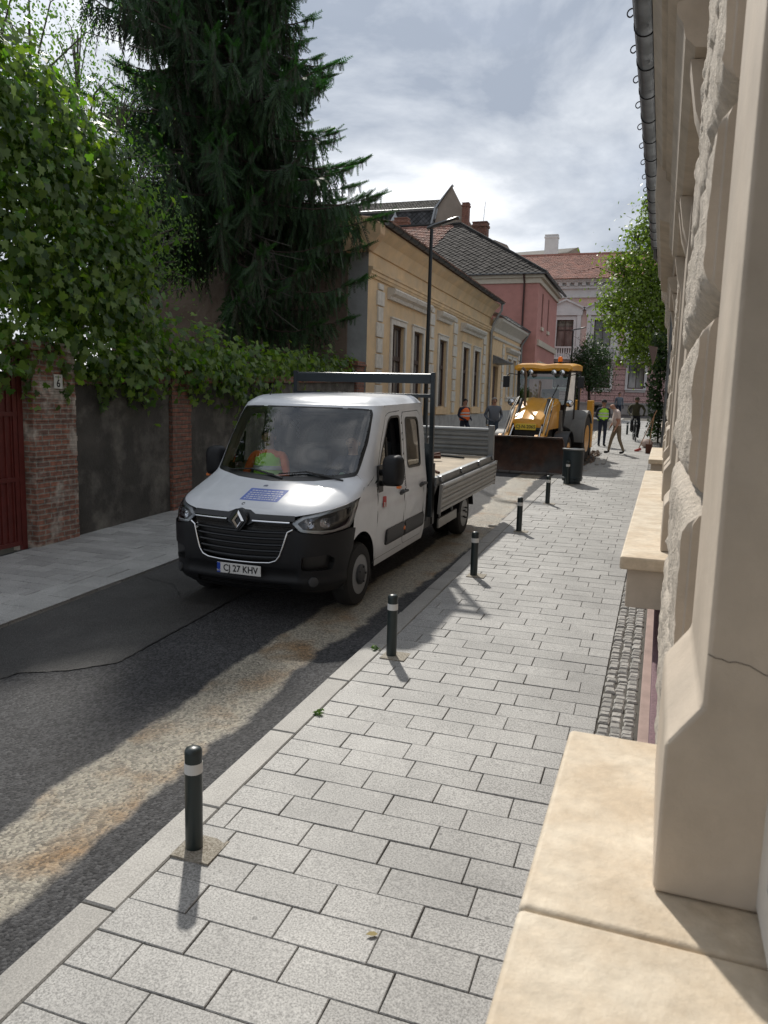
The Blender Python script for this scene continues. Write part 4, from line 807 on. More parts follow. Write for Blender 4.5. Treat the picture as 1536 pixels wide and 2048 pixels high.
# hedge closing the garden behind the gate
hg = empty('garden_hedge', (-11.5, 7, gz(7)), label='dense dark hedge behind the red gate at the left edge', cat='hedge')
C_, N_ = blob_pts([(-11.0, y, z, .8, .9, .8) for y in (5.2, 6.4, 7.6, 8.8, 10, 11.2, 12.4, 13.6) for z in (1.0, 2.2, 3.3, 4.4, 5.4)], 42, .5); V_, F_ = leaves(C_, N_, .12, OVAL, .6, .6); npmesh('foliage', V_, F_, M_dleaf, hg).location = (11.5, -7, -gz(7))
b = MB(); [b.tube([(0, y, -.1), (.1, y + .1, 2), (0, y, 4)], [.05, .04, .02], 6) for y in (-1, 1, 3)]; b.build('stem', M_barkg, hg, weld=False)
# hanging strands
C2 = []
for k in range(46):
    y = rng.uniform(10, 19.5) if k % 3 else rng.uniform(7.5, 11); z0 = gz(y) + 2.6; L_ = rng.uniform(.15, .75) if y < 16 else rng.uniform(.1, .35)
    for t in np.arange(0, L_, .045): C2.append((WL + .07 + rng.normal(0, .04), y + rng.normal(0, .05) + t * .15, z0 - t))
C2 = np.array(C2); V_, F_ = leaves(C2, np.tile([1., 0, .3], (len(C2), 1)), .125, GRAPE, 1.0, .4); npmesh('hanging_foliage', V_, F_, M_vine, vine).location = (-(WL - .5), -12, -gz(12))
b = MB()
for k in range(14):
    y = 8 + k * .95; p = [(0, 0, 0)]; x, yy, z = -.1, y - 12, 1.5 + (1.8 if y < 11 else .8)
    b.tube([(-.1, y - 12.3, -.3), (-.05 + random.uniform(-.1, .1), y - 12.1, 1.2), (random.uniform(-.2, .2), y - 12, 2.2), (random.uniform(-.1, .3), y - 11.7, z + (1.5 if y < 11 else .3))], [.03, .025, .018, .01], 6)
b.build('stem', M_barkg, vine)

# ---- fruit tree behind the vine, upper left
def limbtree(name, base, top, blobs, lsize, dens, lm, bm, label, group=None, shape=OVAL, r0=.14, jag=.2, shell=.6, cat='tree'):
    t = empty(name, base, label=label, cat=cat, group=group); B0 = Vector(base); b = MB(); T = Vector(top) - B0
    b.tube([(0, 0, -.2), T * .35 + Vector((.05, 0, 0)), T * .7 + Vector((-.05, .05, 0)), T], [r0, r0 * .85, r0 * .65, r0 * .45], 9)
    for (x, y, z, rx, ry, rz) in blobs:
        c = Vector((x, y, z)) - B0; s = T * random.uniform(.55, .95); mid = (s + c) / 2 + Vector((random.uniform(-.2, .2), random.uniform(-.2, .2), -.1 * (c - s).length))
        b.tube([s, mid, c], [r0 * .35, r0 * .2, .012], 6)
        for k in range(7):
            d = Vector((random.gauss(0, 1) * rx, random.gauss(0, 1) * ry, random.gauss(0, .8) * rz)); b.tube([c.lerp(mid, .3), c + d * .4, c + d * .9], [.02, .012, .004], 4)
    b.build('trunk', bm, t, smooth=60, weld=False)
    C_, N_ = blob_pts(blobs, dens, shell); C_ = jagged(C_, N_, jag); V_, F_ = leaves(C_, N_ + np.array([0, 0, .4]), lsize, shape, .6, .7)
    f = npmesh('crown', V_, F_, lm, t); f.location = tuple(-B0); return t
limbtree('fruit_tree', (-11.2, 12.5, .3), (-10.6, 12.2, 5.0),
         [(-10.2, 11.0, 8.6, .9, .9, .8), (-10.6, 10.0, 9.3, .9, .9, .8), (-9.6, 11.6, 7.4, .7, .8, .8), (-9.4, 12.6, 6.6, .6, .7, .6), (-9.3, 13.4, 5.9, .45, .7, .45), (-9.4, 13.2, 5.0, .5, .7, .5), (-9.6, 14.2, 5.7, .35, .55, .25), (-9.5, 14.0, 4.8, .4, .6, .35), (-9.8, 12.6, 4.4, .6, .6, .5), (-9.7, 9.4, 8.0, .8, .8, .8), (-10.2, 8.6, 9.2, .8, .8, .7), (-9.3, 12.3, 7.7, .3, .4, .2), (-10.2, 12.2, 7.6, .8, .8, .9), (-10.3, 11.6, 6.4, .9, .9, .9), (-10.4, 12.6, 5.6, .8, .8, .8), (-10.6, 11.2, 5.2, .9, .9, .9), (-10.3, 13.4, 4.3, .7, .9, .6), (-9.5, 10.6, 6.8, .7, .7, .7), (-10.4, 12.4, 8.9, .4, .5, .3)],
         .066, 105, M_small, M_barkg, 'light green fruit tree with small leaves behind the vine at the upper left')

# ---- the big spruce
FX, FY, FZ = -11.15, 19.2, .6
fir = empty('spruce_tree', (FX, FY, FZ), label='huge dark spruce with drooping branches behind the garden wall', cat='tree')
b = MB(); b.tube([(0, 0, -.3), (.03, 0, 2), (-.03, .02, 5), (0, 0, 9), (.02, 0, 12), (0, 0, 15.5)], [.27, .23, .2, .16, .08, .02], 12)
FE, FTIP, dead = [], [], MB()
def Rz(z):
    return float(np.interp(z, [3.0, 4.2, 6.0, 7.2, 9.0, 11.0, 12.6, 14, 15.6], [1.4, 3.2, 4.1, 4.3, 3.5, 3.1, 2.6, 1.5, .2]))
rf = np.random.default_rng(31); z = 3.9; ang = 0
spr = []   # centre, dir, length, hang?
while z < 15.3:
    ang += 2.399 + rf.normal(0, .25); z += .040 if z > 7 else .06
    dx, dy = cos(ang), sin(ang)
    R = Rz(z) * rf.uniform(.68, 1.08) * (1 + .16 * sin(3 * ang + z * 1.7) + .08 * sin(5 * ang - z * 2.3))
    if z < 7.0 and not (dx > .35): 
        if z < 5.8 or rf.random() < .45: continue
    if dy > .5 and z < 8: R = min(R, 2.2 / max(dy, .01))
    if dx < -.2 and z > 10.8: R *= 1.32
    if z < 7 and dx > .35: R *= .98
    if z > 10.3 and dx > 0: R *= 1 - .26 * dx
    dr = R * rf.uniform(.16, .30); pts = []
    for t in np.linspace(0, 1, 9):
        h = -dr * (1.9 * t - 1.15 * t * t) + (.22 * R * max(0, t - .7)); pts.append(np.array([dx * R * t - dy * .12 * R * t * t * rf.uniform(.5, 1), dy * R * t + dx * .1 * R * t * t, z + h]))
    b.tube([tuple(p) for p in pts], list(np.linspace(.045, .008, 9)), 5, caps=False)
    n = int(R * 17)
    for k in range(n):
        t = .16 + .84 * (k + rf.random()) / n; q = t * 8; i = min(7, int(q)); p = pts[i] + (pts[i + 1] - pts[i]) * (q - i); tan = unit(pts[i + 1] - pts[i])
        side = unit(np.cross(tan, [0, 0, 1.])) * (1 if rf.random() < .5 else -1); L_ = (.32 + .38 * (1 - abs(t - .55))) * rf.uniform(.6, 1.15)
        if t > .85: d = unit(tan * 1.2 + side * .6 + [0, 0, .25]); L_ *= .7
        else: d = unit(side * rf.uniform(.3, 1) + tan * .55 + np.array([0, 0, -rf.uniform(.35, 1.5)]))
        spr.append((p, d, L_, 1 if t > .86 else 0))
        if rf.random() < .9: spr.append((p + d * .1, unit(np.array([rf.normal(0, .18), rf.normal(0, .18), -1.])), L_ * rf.uniform(.8, 1.6) * (1 if t < .85 else .5), 0))
b.build('trunk', M_bark, fir, smooth=60, weld=False)
# feathers: herring-bone twig, two crossed
def feather(k=7):
    P, F = [], []
    for s in (-1, 1):
        for i in range(k):
            t0 = i / k; w_ = .20 * (1 - .55 * t0); j = len(P)
            P += [(0, t0, 0), (0, t0 + .10, 0), (s * w_, t0 + .20, 0), (s * w_ * .95, t0 + .15, 0)]; F.append((j, j + 1, j + 2, j + 3))
    return np.array(P), np.array(F)
FP, FF = feather()
def sprays(lst, m, name):
    C = np.array([s[0] for s in lst]); D = unit(np.array([s[1] for s in lst])); L_ = np.array([s[2] for s in lst]); Vs, Fs, o = [], [], 0
    for tw in (0, 1):
        a = rf.normal(0, 1, (len(C), 3)); X = unit(a - D * (a * D).sum(1, keepdims=True)); 
        V = C[:, None] + L_[:, None, None] * (FP[None, :, 0:1] * X[:, None] * (.75 / np.maximum(.5, L_ / .4))[:, None, None] + FP[None, :, 1:2] * D[:, None])
        k = len(FP); F = (FF[None] + np.arange(len(C))[:, None, None] * k + o).reshape(-1, 4); o += len(C) * k; Vs.append(V.reshape(-1, 3)); Fs.append(F)
    return npmesh(name, np.concatenate(Vs), np.concatenate(Fs), m, fir)
M_need3 = leafmat('old_needle', (.026, .032, .016), (.05, .052, .028), .2, (.1, .14, .05), .6)
hang = [s for s in spr if not s[3] and s[1][2] < -.85 and rf.random() < .45]; hs_ = {id(s) for s in hang}
sprays([s for s in spr if not s[3] and id(s) not in hs_], M_need, 'needles'); sprays(hang, M_need3, 'hanging_needles'); sprays([s for s in spr if s[3]], M_need2, 'tip_needles')
# drooping lower bough at the right and bare dead twigs
b = MB()
for k in range(16):
    a = rf.uniform(-.9, .6); z = rf.uniform(4.6, 6.6); L_ = rf.uniform(1.2, 3.2); p = [(.1, 0, z)]
    for t in (.3, .6, 1): p.append((cos(a) * L_ * t, -abs(sin(a)) * L_ * t, z - L_ * .25 * t - .5 * t * t * rf.random()))
    b.tube(p, [.035, .025, .016, .006], 5)
    for j in range(5): q = Vector(p[2]); b.tube([q, q + Vector((rf.normal(0, .25), rf.normal(0, .25), -rf.uniform(.3, .9)))], [.009, .003], 4)
b.build('dead_branch', M_barkg, fir, weld=False)
iv = []
for k in range(26): iv.append((FX + rf.normal(0, .04), FY - .12, FZ + 2.2 + k * .09, .26, .26, .12))
C_, N_ = blob_pts(iv, 60, .4); V_, F_ = leaves(C_, N_, .085, GRAPE, .9, .4); npmesh('trunk_ivy', V_, F_, M_dleaf, fir).location = (-FX, -FY, -FZ)

# shrubs low behind the wall, fills between vine and house wall
# ---- tree on the right above the pavement
limbtree('street_tree', (.75, 37, gz(37)), (.9, 37, 6.2),
         [(.2, 36.8, 11.3, .9, 1.2, 1.0), (-.3, 36.4, 10.0, 1.1, 1.3, 1.0), (-.8, 36.2, 8.6, 1.3, 1.5, 1.1), (-1.2, 36, 7.4, 1.2, 1.4, .9), (-.2, 36.4, 7.0, 1.3, 1.5, 1.2), (-1.3, 35.8, 6.2, 1.2, 1.3, .7), (-.3, 36, 5.4, 1.2, 1.3, .8), (-1.9, 36, 8.7, .6, .8, .35), (-2.0, 35.8, 6.9, .6, .8, .35), (.9, 37, 9, 1.6, 1.6, 1.6), (1.2, 37, 7, 1.7, 1.7, 1.4), (-.9, 35.6, 4.9, .8, .8, .45), (.0, 35.2, 4.4, .5, .6, .5), (-1.2, 36.2, 9.9, .4, .5, .3), (-.7, 36.2, 11, .35, .5, .3)],
         .17, 92, M_rleaf, M_bark, 'bright green tree overhanging the right pavement beyond the beige house', r0=.2, jag=.22, shell=.7)
limbtree('small_round_tree', (-3.95, 52, gz(52)), (-3.95, 52, 4.4),
         [(-3.9, 51.8, 5.2, 1.35, 1.3, 1.2), (-4.3, 51.6, 4.3, 1.1, 1.1, .9), (-3.5, 51.6, 4.2, 1.05, 1.1, .9), (-4.0, 51.6, 6.2, .75, .8, .7), (-3.3, 51.8, 5.6, .7, .8, .6), (-4.7, 51.8, 5.3, .55, .7, .6)],
         .14, 100, M_dleaf, M_bark, 'small dark round tree in front of the palace, behind the excavator', r0=.12, jag=.12, shell=.6)
ivc = [( .12 + .1 * sin(k), 32.9, 1.5 + k * .36, .38, .7, .34) for k in range(11)]
ivy = empty('wall_ivy', (.2, 33, gz(33)), label='dark ivy hanging in a column on the wall beside the leaning broom', cat='ivy')
C_, N_ = blob_pts(ivc, 95, .5); V_, F_ = leaves(C_, N_, .10, GRAPE, 1, .4); npmesh('foliage', V_, F_, M_dleaf, ivy).location = (-.2, -33, -gz(33))
b = MB(); b.tube([(.1, 0, -.1), (.05, 0, 1.5), (0, .05, 3), (.05, 0, 4.6)], [.05, .04, .03, .01], 6); b.build('stem', M_barkg, ivy)
# ================================================================== VAN (local: x across, y back from the bumper, z up)
def pchip(xs, ys):
    xs = np.array(xs, float); ys = np.array(ys, float); h = np.diff(xs); d = np.diff(ys) / h; m = np.zeros(len(xs))
    m[1:-1] = np.where(d[:-1] * d[1:] > 0, 2 * d[:-1] * d[1:] / (d[:-1] + d[1:] + 1e-12), 0); m[0] = d[0]; m[-1] = d[-1]
    def f(x):
        x = min(max(x, xs[0]), xs[-1]); i = min(len(xs) - 2, max(0, int(np.searchsorted(xs, x) - 1))); t = (x - xs[i]) / h[i]
        return (2 * t ** 3 - 3 * t * t + 1) * ys[i] + (t ** 3 - 2 * t * t + t) * h[i] * m[i] + (-2 * t ** 3 + 3 * t * t) * ys[i + 1] + (t ** 3 - t * t) * h[i] * m[i + 1]
    return f
VH = [.20, .30, .42, .60, .82, .97, 1.06, 1.13, 1.21, 1.29, 1.345, 1.40, 1.70, 2.00, 2.09]
vL = pchip(VH, [.16, .07, .03, .00, .01, .035, .09, .20, .42, .66, .80, .87, 1.13, 1.40, 1.50])
vW = pchip(VH, [.92, .96, .985, 1.0, 1.01, 1.015, 1.015, 1.01, 1.0, .99, .985, .98, .955, .92, .905])
vA = pchip(VH, [.34, .36, .37, .38, .38, .38, .38, .37, .36, .33, .30, .26, .22, .19, .18])     # corner width
vB = pchip(VH, [.40, .46, .5, .52, .52, .52, .52, .50, .46, .40, .34, .30, .24, .22, .22])     # corner depth
vC = pchip(VH, [.05, .05, .055, .06, .06, .06, .065, .07, .08, .10, .12, .13, .13, .11, .10])   # front curvature
def VP(u, h, off=0):
    """body surface: |u|<1 front, 1..2 corner, >2 side (metres further back)"""
    s = 1 if u >= 0 else -1; a = abs(u); L0, w, A, B_, c = vL(h), vW(h), vA(h), vB(h), vC(h); wc = w - A
    if a <= 1: x, y = wc * a, L0 + c * a * a; nx, ny = 2 * c * a / wc, -1
    elif a <= 2:
        t = (a - 1) * pi / 2; x, y = wc + A * sin(t), L0 + c + B_ * (1 - cos(t)) + .25 * c * sin(t) * 0; nx, ny = sin(t) / A, -cos(t) / B_
        nx += (1 - (a - 1)) * 2 * c / wc * .6
    else: x, y = w, L0 + c + B_ + (a - 2); nx, ny = 1, 0
    k = math.hypot(nx, ny); return (s * (x + nx / k * off), y + ny / k * off, h + .05 + .05 * max(0, h - 1.3))
def uL(L, h): return 2 + L - (vL(h) + vC(h) + vB(h))          # side coordinate of a given length
def uW(x, h):                                                # front coordinate of a given half width
    wc = vW(h) - vA(h); x_ = abs(x); r = x_ / wc if x_ <= wc else 1 + math.asin(min(1, (x_ - wc) / vA(h))) * 2 / pi
    return math.copysign(r, x)
def dens(poly, d=.04):
    o = []
    for i in range(len(poly)):
        a, b_ = poly[i], poly[(i + 1) % len(poly)]; k = max(1, int(math.hypot(b_[0] - a[0], b_[1] - a[1]) / d))
        o += [(a[0] + (b_[0] - a[0]) * j / k, a[1] + (b_[1] - a[1]) * j / k) for j in range(k)]
    return o
def rnd(poly, r, k=4):
    """round a polygon's corners; r one radius or one per corner"""
    o = []; n = len(poly)
    for i in range(n):
        p0, p, p1 = [Vector((*poly[j % n], 0)) for j in (i - 1, i, i + 1)]; q = r[i] if isinstance(r, (list, tuple)) else r
        if q <= 0: o.append((p.x, p.y)); continue
        a, b_ = (p0 - p), (p1 - p); q = min(q, a.length * .45, b_.length * .45); a = p + a.normalized() * q; b_ = p + b_.normalized() * q
        for t in np.linspace(0, 1, k + 1): v = a * (1 - t) ** 2 + p * 2 * t * (1 - t) + b_ * t * t; o.append((v.x, v.y))
    return o
def sheet(b, outer, holes, cell, fmap, mi=0, inv=1):
    """fill a 2D polygon with a snapped grid and map it onto a surface"""
    cu, cv_ = cell if isinstance(cell, tuple) else (cell, cell); xs = [p[0] for p in outer]; ys = [p[1] for p in outer]
    u0, v0 = min(xs), min(ys); nu, nv = int((max(xs) - u0) / cu) + 2, int((max(ys) - v0) / cv_) + 2
    U, Vv = np.meshgrid(u0 + (np.arange(nu) + .5) * cu - cu * .5, v0 + (np.arange(nv) + .5) * cv_ - cv_ * .5, indexing='ij')
    ctr = np.stack([U + cu / 2, Vv + cv_ / 2], -1).reshape(-1, 2); ok = inpoly(ctr, outer)
    for h in holes: ok &= ~inpoly(ctr, h)
    ok = ok.reshape(nu, nv); vid = {}; pts = []; faces = []
    def V_(i, j):
        if (i, j) not in vid: vid[(i, j)] = len(pts); pts.append([u0 + i * cu, v0 + j * cv_])
        return vid[(i, j)]
    cnt = {}
    for i in range(nu):
        for j in range(nv):
            if ok[i, j]:
                f = (V_(i, j), V_(i + 1, j), V_(i + 1, j + 1), V_(i, j + 1)); faces.append(f)
                for k in range(4): e_ = tuple(sorted((f[k], f[(k + 1) % 4]))); cnt[e_] = cnt.get(e_, 0) + 1
    bd = {v for e_, c in cnt.items() if c == 1 for v in e_}
    segs = []
    for pl in [outer] + list(holes):
        for k in range(len(pl)): segs.append((*pl[k], *pl[(k + 1) % len(pl)]))
    Sg = np.array(segs); sc = np.array([1 / cu, 1 / cv_])
    A = Sg[:, :2] * sc; D = Sg[:, 2:] * sc - A; DD = (D ** 2).sum(1) + 1e-12
    for v in bd:
        p = np.array(pts[v]) * sc; t = np.clip(((p - A) * D).sum(1) / DD, 0, 1); q = A + D * t[:, None]; d = ((q - p) ** 2).sum(1); k = d.argmin()
        if d[k] < 2.2: pts[v] = list(q[k] / sc)
    b.add([fmap(*p) for p in pts], faces, mi); return b
def mir(poly): return [(-p[0], p[1]) for p in poly][::-1]
def SIDE(pts, closed=True):
    q = dens(pts, .03) if closed else [p for i in range(len(pts) - 1) for p in dens([pts[i], pts[i + 1]], .03)[:max(1, int(math.hypot(pts[i + 1][0] - pts[i][0], pts[i + 1][1] - pts[i][1]) / .03))]] + [pts[-1]]
    return [(uL(L, h), h) for L, h in q]
SIDEO = lambda pts: SIDE(pts, False)

M_van = mat('white_van_paint', (.64, .66, .69), .36, coat=.35, var=.07, vscale=5)
M_bump = mat('black_bumper_plastic', (.009, .0095, .011), .55, spec=.35, var=.2, vscale=8, bump=.1, bscale=200)
M_gry = mat('grey_plastic', (.035, .037, .04), .5)
M_vgl = glassmat('windscreen_glass', (.80, .88, .88), .085, .0)
M_sgl = glassmat('side_glass', (.5, .55, .55), .10, .01)
M_chr = mat('chrome', (.75, .75, .76), .12, 1); M_rub = mat('rubber', (.014, .014, .014), .8, bump=.3, bscale=60)
M_int = mat('dark_interior', (.022, .025, .03), .7); M_dash = mat('dashboard', (.05, .065, .065), .6); M_alu = mat('aluminium', (.33, .325, .31), .45, .5, var=.12, vscale=2)
M_alud = mat('aluminium_grey', (.25, .26, .265), .45, .5, var=.2, vscale=3)
M_frm = mat('dark_green_steel', (.016, .024, .03), .35, .2, var=.2, vscale=5); M_ply = mat('plywood_floor', (.40, .33, .24), .8, var=.25, vscale=3, col2=(.30, .25, .19), c2scale=2)
M_lens = glassmat('lamp_lens', (.95, .97, .98), .03, 0); M_ind = mat('amber', (.7, .18, .03), .3); M_refl = mat('reflector', (.7, .7, .72), .12, .95); M_skin = mat('skin', (.42, .23, .16), .6)
M_steel = mat('painted_wheel', (.25, .26, .27), .45, .1)
VX, VY = -3.955, 6.97
van = empty('flatbed_truck', (VX, VY, gz(VY) - .045), (math.atan(.033), 0, -.030), 'white double cab flatbed truck with black bumper, standing on the wet road', 'truck')

# --- body panels
hoodline = lambda x: 1.055 - .045 * max(0, (abs(x) - .5)) if abs(x) < .6 else 1.05
wind = [(-1.42, 1.385), (-.7, 1.335), (0, 1.32), (.7, 1.335), (1.42, 1.385), (1.50, 1.7), (1.46, 2.0), (1.36, 2.045), (.6, 2.06), (0, 2.062), (-.6, 2.06), (-1.36, 2.045), (-1.46, 2.0), (-1.50, 1.7)]
wind = rnd(wind, .03, 2)
RW = .355; WF, WR_ = .89, 5.22
def arch(L, r, h0, k=14): return [(L + r * cos(t), RW + r * sin(t)) for t in np.linspace(pi, 0, k)]
HLu = [(uW(.57, .97), .985), (uW(.66, .9), .905), (uW(.87, .89), .875), (1.93, .905), (2.05, .98), (2.04, 1.10), (1.97, 1.165), (1.78, 1.15), (1.35, 1.09), (uW(.66, 1.04), 1.05)]
HL = rnd(HLu, [.02, .03, .02, .04, .03, .03, .03, 0, 0, .02], 3)
# hood: from above the grille back to the windscreen
hood = [(-2.0, 1.18), (-1.75, 1.145), (-1.35, 1.095), (-uW(.58, 1.04), 1.045), (-.25, 1.045), (-.13, 1.075), (.13, 1.075), (.25, 1.045), (uW(.58, 1.04), 1.045), (1.35, 1.095), (1.75, 1.145), (2.0, 1.18), (1.85, 1.27), (1.62, 1.335), (1.46, 1.378), (.7, 1.327), (0, 1.312), (-.7, 1.327), (-1.46, 1.378), (-1.62, 1.335), (-1.85, 1.27)]
b = MB(); sheet(b, dens(hood, .04), [], (.035, .0075), lambda u, h: VP(u, h, .003 + .018 * (max(0, 1 - abs(abs(u) - 1.05) / .4) ** 2) * max(0, min(1, (h - 1.08) / .1)) * max(0, min(1, (1.33 - h) / .08))))
hd = b.build('bonnet', M_van, van, smooth=55)
# upper body shell: pillars round the glass, roof edge, with the side down to the sill, holes for doors & windows
def side_panel(name, poly, holes, m, off=0, cell=(.03, .03), only=(1, -1), par=van):
    r_ = []
    for s in only:
        P_ = dens(SIDE(poly) if poly[0][0] != 'u' else poly[1:], .03); H_ = [dens(SIDE(h), .03) for h in holes]
        b = MB(); sheet(b, P_, H_, cell, lambda u, h: VP(s * u, h, off)); r_.append(b.build(name, m, par, smooth=50))
    return r_
# frontal ring (windscreen surround)
ring = [(-1.86, 1.26), (-1.62, 1.337), (-1.46, 1.38), (-.7, 1.329), (0, 1.314), (.7, 1.329), (1.46, 1.38), (1.62, 1.337), (1.86, 1.26), (1.98, 1.26), (2.05, 1.36), (2.02, 1.7), (2.0, 2.09), (-2.0, 2.09), (-2.02, 1.7), (-2.05, 1.36), (-1.98, 1.26)]
b = MB(); sheet(b, dens(ring, .04), [dens(wind, .04)], (.04, .018), VP); b.build('windscreen_frame', M_van, van, smooth=50)
b = MB(); wi = [(p[0] * .955, 1.345 + (p[1] - 1.345) * .955 + .028) for p in wind]; sheet(b, dens([(p[0] * 1.01, p[1] + (-.006 if p[1] < 1.6 else .006)) for p in wind], .04), [dens(wi, .04)], (.04, .012), lambda u, h: VP(u, h, .003)); b.build('windscreen_border', M_blk, van, smooth=50)
b = MB(); sheet(b, dens(wind, .05), [], (.06, .03), lambda u, h: VP(u, h, -.002)); ws_g = b.build('windscreen', M_vgl, van, smooth=60)
# fender (front wing)
fend = [(.40, .88), (.50, 1.0), (.55, 1.17), (.62, 1.26), (.9, 1.275), (1.30, 1.27), (1.30, .40), (1.27, .30)] + arch(WF, .42, 0)[::-1][0:9]
def poly_fender():
    P_ = [(2.06, .90), (2.05, .98), (2.05, 1.10), (1.985, 1.18), (1.88, 1.262)] + SIDEO([(1.28, 1.27), (1.355, 1.262), (1.36, .30)]) + SIDEO([(WF + .43 * cos(t), RW + .43 * sin(t)) for t in np.linspace(-.1, pi * .80, 16)]) + [(2.02, .66), (2.04, .8)]
    return P_
for s in (1, -1):
    b = MB(); sheet(b, dens(poly_fender(), .03), [], (.03, .022), lambda u, h: VP(s * u, h, .002 + .02 * max(0, 1 - abs(h - 1.15) / .1) ** 2 * (1 if u > 1.9 else 0) * 0)); b.build('wing', M_van, van, smooth=50)
# door openings
FD = [(1.37, .36), (1.37, 1.05), (1.385, 1.30), (1.44, 1.44), (1.58, 1.70), (1.80, 1.975), (1.9, 2.01), (2.30, 2.02), (2.315, 1.9), (2.30, .36)]
FW = rnd([(1.47, 1.38), (2.235, 1.35), (2.24, 1.95), (1.95, 1.95), (1.86, 1.91), (1.62, 1.62)], [.05, .04, .05, .04, .04, .04], 3)
RD = [(2.345, .36), (2.355, 1.95), (2.40, 2.0), (3.0, 2.0), (3.08, 1.94), (3.10, .36)]
RWn = rnd([(2.47, 1.34), (2.98, 1.32), (2.95, 1.90), (2.47, 1.92)], .08, 4)
body = [(1.365, .30), (1.362, 1.262), (1.25, 1.275)] + [(1.05, 1.34), (1.22, 1.62), (1.60, 2.0), (1.72, 2.09), (3.2, 2.09), (3.2, .30)]
def side_body():
    return SIDEO([(1.365, .27), (1.363, 1.264)]) + [(1.90, 1.265), (2.04, 1.30), (2.05, 1.36), (2.02, 1.7), (2.0, 2.09)] + SIDEO([(3.2, 2.09), (3.2, .27)])
for s in (1, -1):
    b = MB(); sheet(b, dens(side_body(), .03), [dens(SIDE(FD), .03), dens(SIDE(RD), .03)], (.028, .028), lambda u, h: VP(s * u, h, 0)); b.build('side_body', M_van, van, smooth=50)
    for nm, P_, Wn in (('front_door', FD, FW), ('rear_door', RD, RWn)):
        g_ = .006; cx, cy = np.mean([p[0] for p in P_]), np.mean([p[1] for p in P_]); Pi = [(p[0] + (g_ if p[0] < cx else -g_), p[1] + (g_ if p[1] < cy else -g_)) for p in P_]
        b = MB(); sheet(b, dens(SIDE(Pi), .03), [dens(SIDE(Wn), .03)], (.025, .025), lambda u, h: VP(s * u, h, .002 - .014 * math.exp(-((h - .98) / .05) ** 2) * .6 - .010 * math.exp(-((h - .60) / .16) ** 2)))
        d_ = b.build(nm, M_van, van, smooth=55)
        Wo = [(np.mean([q[0] for q in Wn]) + (p[0] - np.mean([q[0] for q in Wn])) * 1.09, np.mean([q[1] for q in Wn]) + (p[1] - np.mean([q[1] for q in Wn])) * 1.07) for p in Wn]
        b = MB(); sheet(b, dens(SIDE(Wo), .03), [dens(SIDE([(np.mean([q[0] for q in Wn]) + (p[0] - np.mean([q[0] for q in Wn])) * .97, np.mean([q[1] for q in Wn]) + (p[1] - np.mean([q[1] for q in Wn])) * .975) for p in Wn]), .03)], (.016, .016), lambda u, h: VP(s * u, h, .006)); b.build('window_seal', M_blk, d_, smooth=50)
        if nm == 'rear_door': b = MB(); sheet(b, dens(SIDE(Wn), .05), [], (.05, .05), lambda u, h: VP(s * u, h, -.003)); b.build('window', M_sgl, d_, smooth=60)
        else:
            qw = [(1.48, 1.385), (1.72, 1.37), (1.74, 1.70), (1.64, 1.62)]; b = MB(); sheet(b, dens(SIDE(qw), .04), [], (.04, .04), lambda u, h: VP(s * u, h, -.003)); b.build('quarter_window', M_sgl, d_)
            b = MB(); b.tube([VP(s * uL(1.73, 1.36), 1.36, .0), VP(s * uL(1.75, 1.74), 1.74, .0)], .014, 6); b.build('window_post', M_blk, d_)
        hx = 2.2 if nm == 'front_door' else 2.98
        b = MB(); p = [VP(s * uL(hx - .1, 1.06), 1.06, .012), VP(s * uL(hx - .08, 1.06), 1.065, .045), VP(s * uL(hx + .06, 1.06), 1.068, .05), VP(s * uL(hx + .09, 1.06), 1.062, .012)]; b.tube(p, .017, 8); b.ell(VP(s * uL(hx + .0, 1.05), 1.05, .0), (.012, .10, .035)); b.build('handle', M_gry, d_)
        mz = [(.5, .70)]
    # side moulding
    for (a, c) in ((1.66, 2.30), (2.345, 3.10)):
        b = MB(); pl_ = rnd([(a, .47), (c, .47), (c, .66), (a + (.02 if a < 2 else 0), .66)], [.05 if a < 2 else 0, 0, 0, .05 if a < 2 else 0], 3); sheet(b, dens(SIDE(pl_), .03), [], (.03, .03), lambda u, h: VP(s * u, h, .022 - .012 * (abs(h - .565) > .07)))
        E_ = dens(SIDE(pl_), .03); b.grid([[VP(s * p[0], p[1], .01) for p in E_ + E_[:1]], [VP(s * p[0], p[1], -.006) for p in E_ + E_[:1]]]); b.build('side_moulding', M_gry, van, smooth=40)
    b = MB(); b.ell(VP(s * uL(2.30, .58), .58, .02), (.01, .04, .028)); b.build('side_marker', M_ind, van)
    # A-pillar trim & mirror
    b = MB()
    m0 = Vector(VP(s * uL(1.47, 1.33), 1.33, .0)); S_ = Vector((s, 0, 0))
    b.tube([m0 + Vector((0, 0, .04)), m0 + S_ * .06 + Vector((0, -.03, .05)), m0 + S_ * .12 + Vector((0, -.05, .05))], [.045, .035, .03], 8)
    b.tube([m0 + Vector((0, 0, -.08)), m0 + S_ * .06 + Vector((0, -.03, -.08)), m0 + S_ * .12 + Vector((0, -.05, -.06))], [.04, .03, .03], 8)
    b.obox(m0 + Vector((s * .01, .0, -.03)), (.03, .16, .32)); ar = b.build('mirror_arm', M_blk, van, bevel=.008)
    b = MB(); c = m0 + S_ * .19 + Vector((0, -.045, .07)); R_ = Euler((0, 0, s * -.12)).to_matrix()
    sec = rnd([(-.11, -.17), (.09, -.165), (.115, -.07), (.11, .13), (.07, .185), (-.07, .185), (-.115, .13)], .05, 3)
    for d0, sc_ in ((-.10, .72), (-.075, .92), (-.03, 1.0), (.05, 1.0), (.065, .95)): pass
    rows = [[c + R_ @ Vector((p[0] * k, dd, p[1] * k + .0)) for p in sec] for dd, k in ((-.11, .6), (-.095, .82), (-.06, .97), (0, 1.0), (.055, 1.0), (.062, .93))]
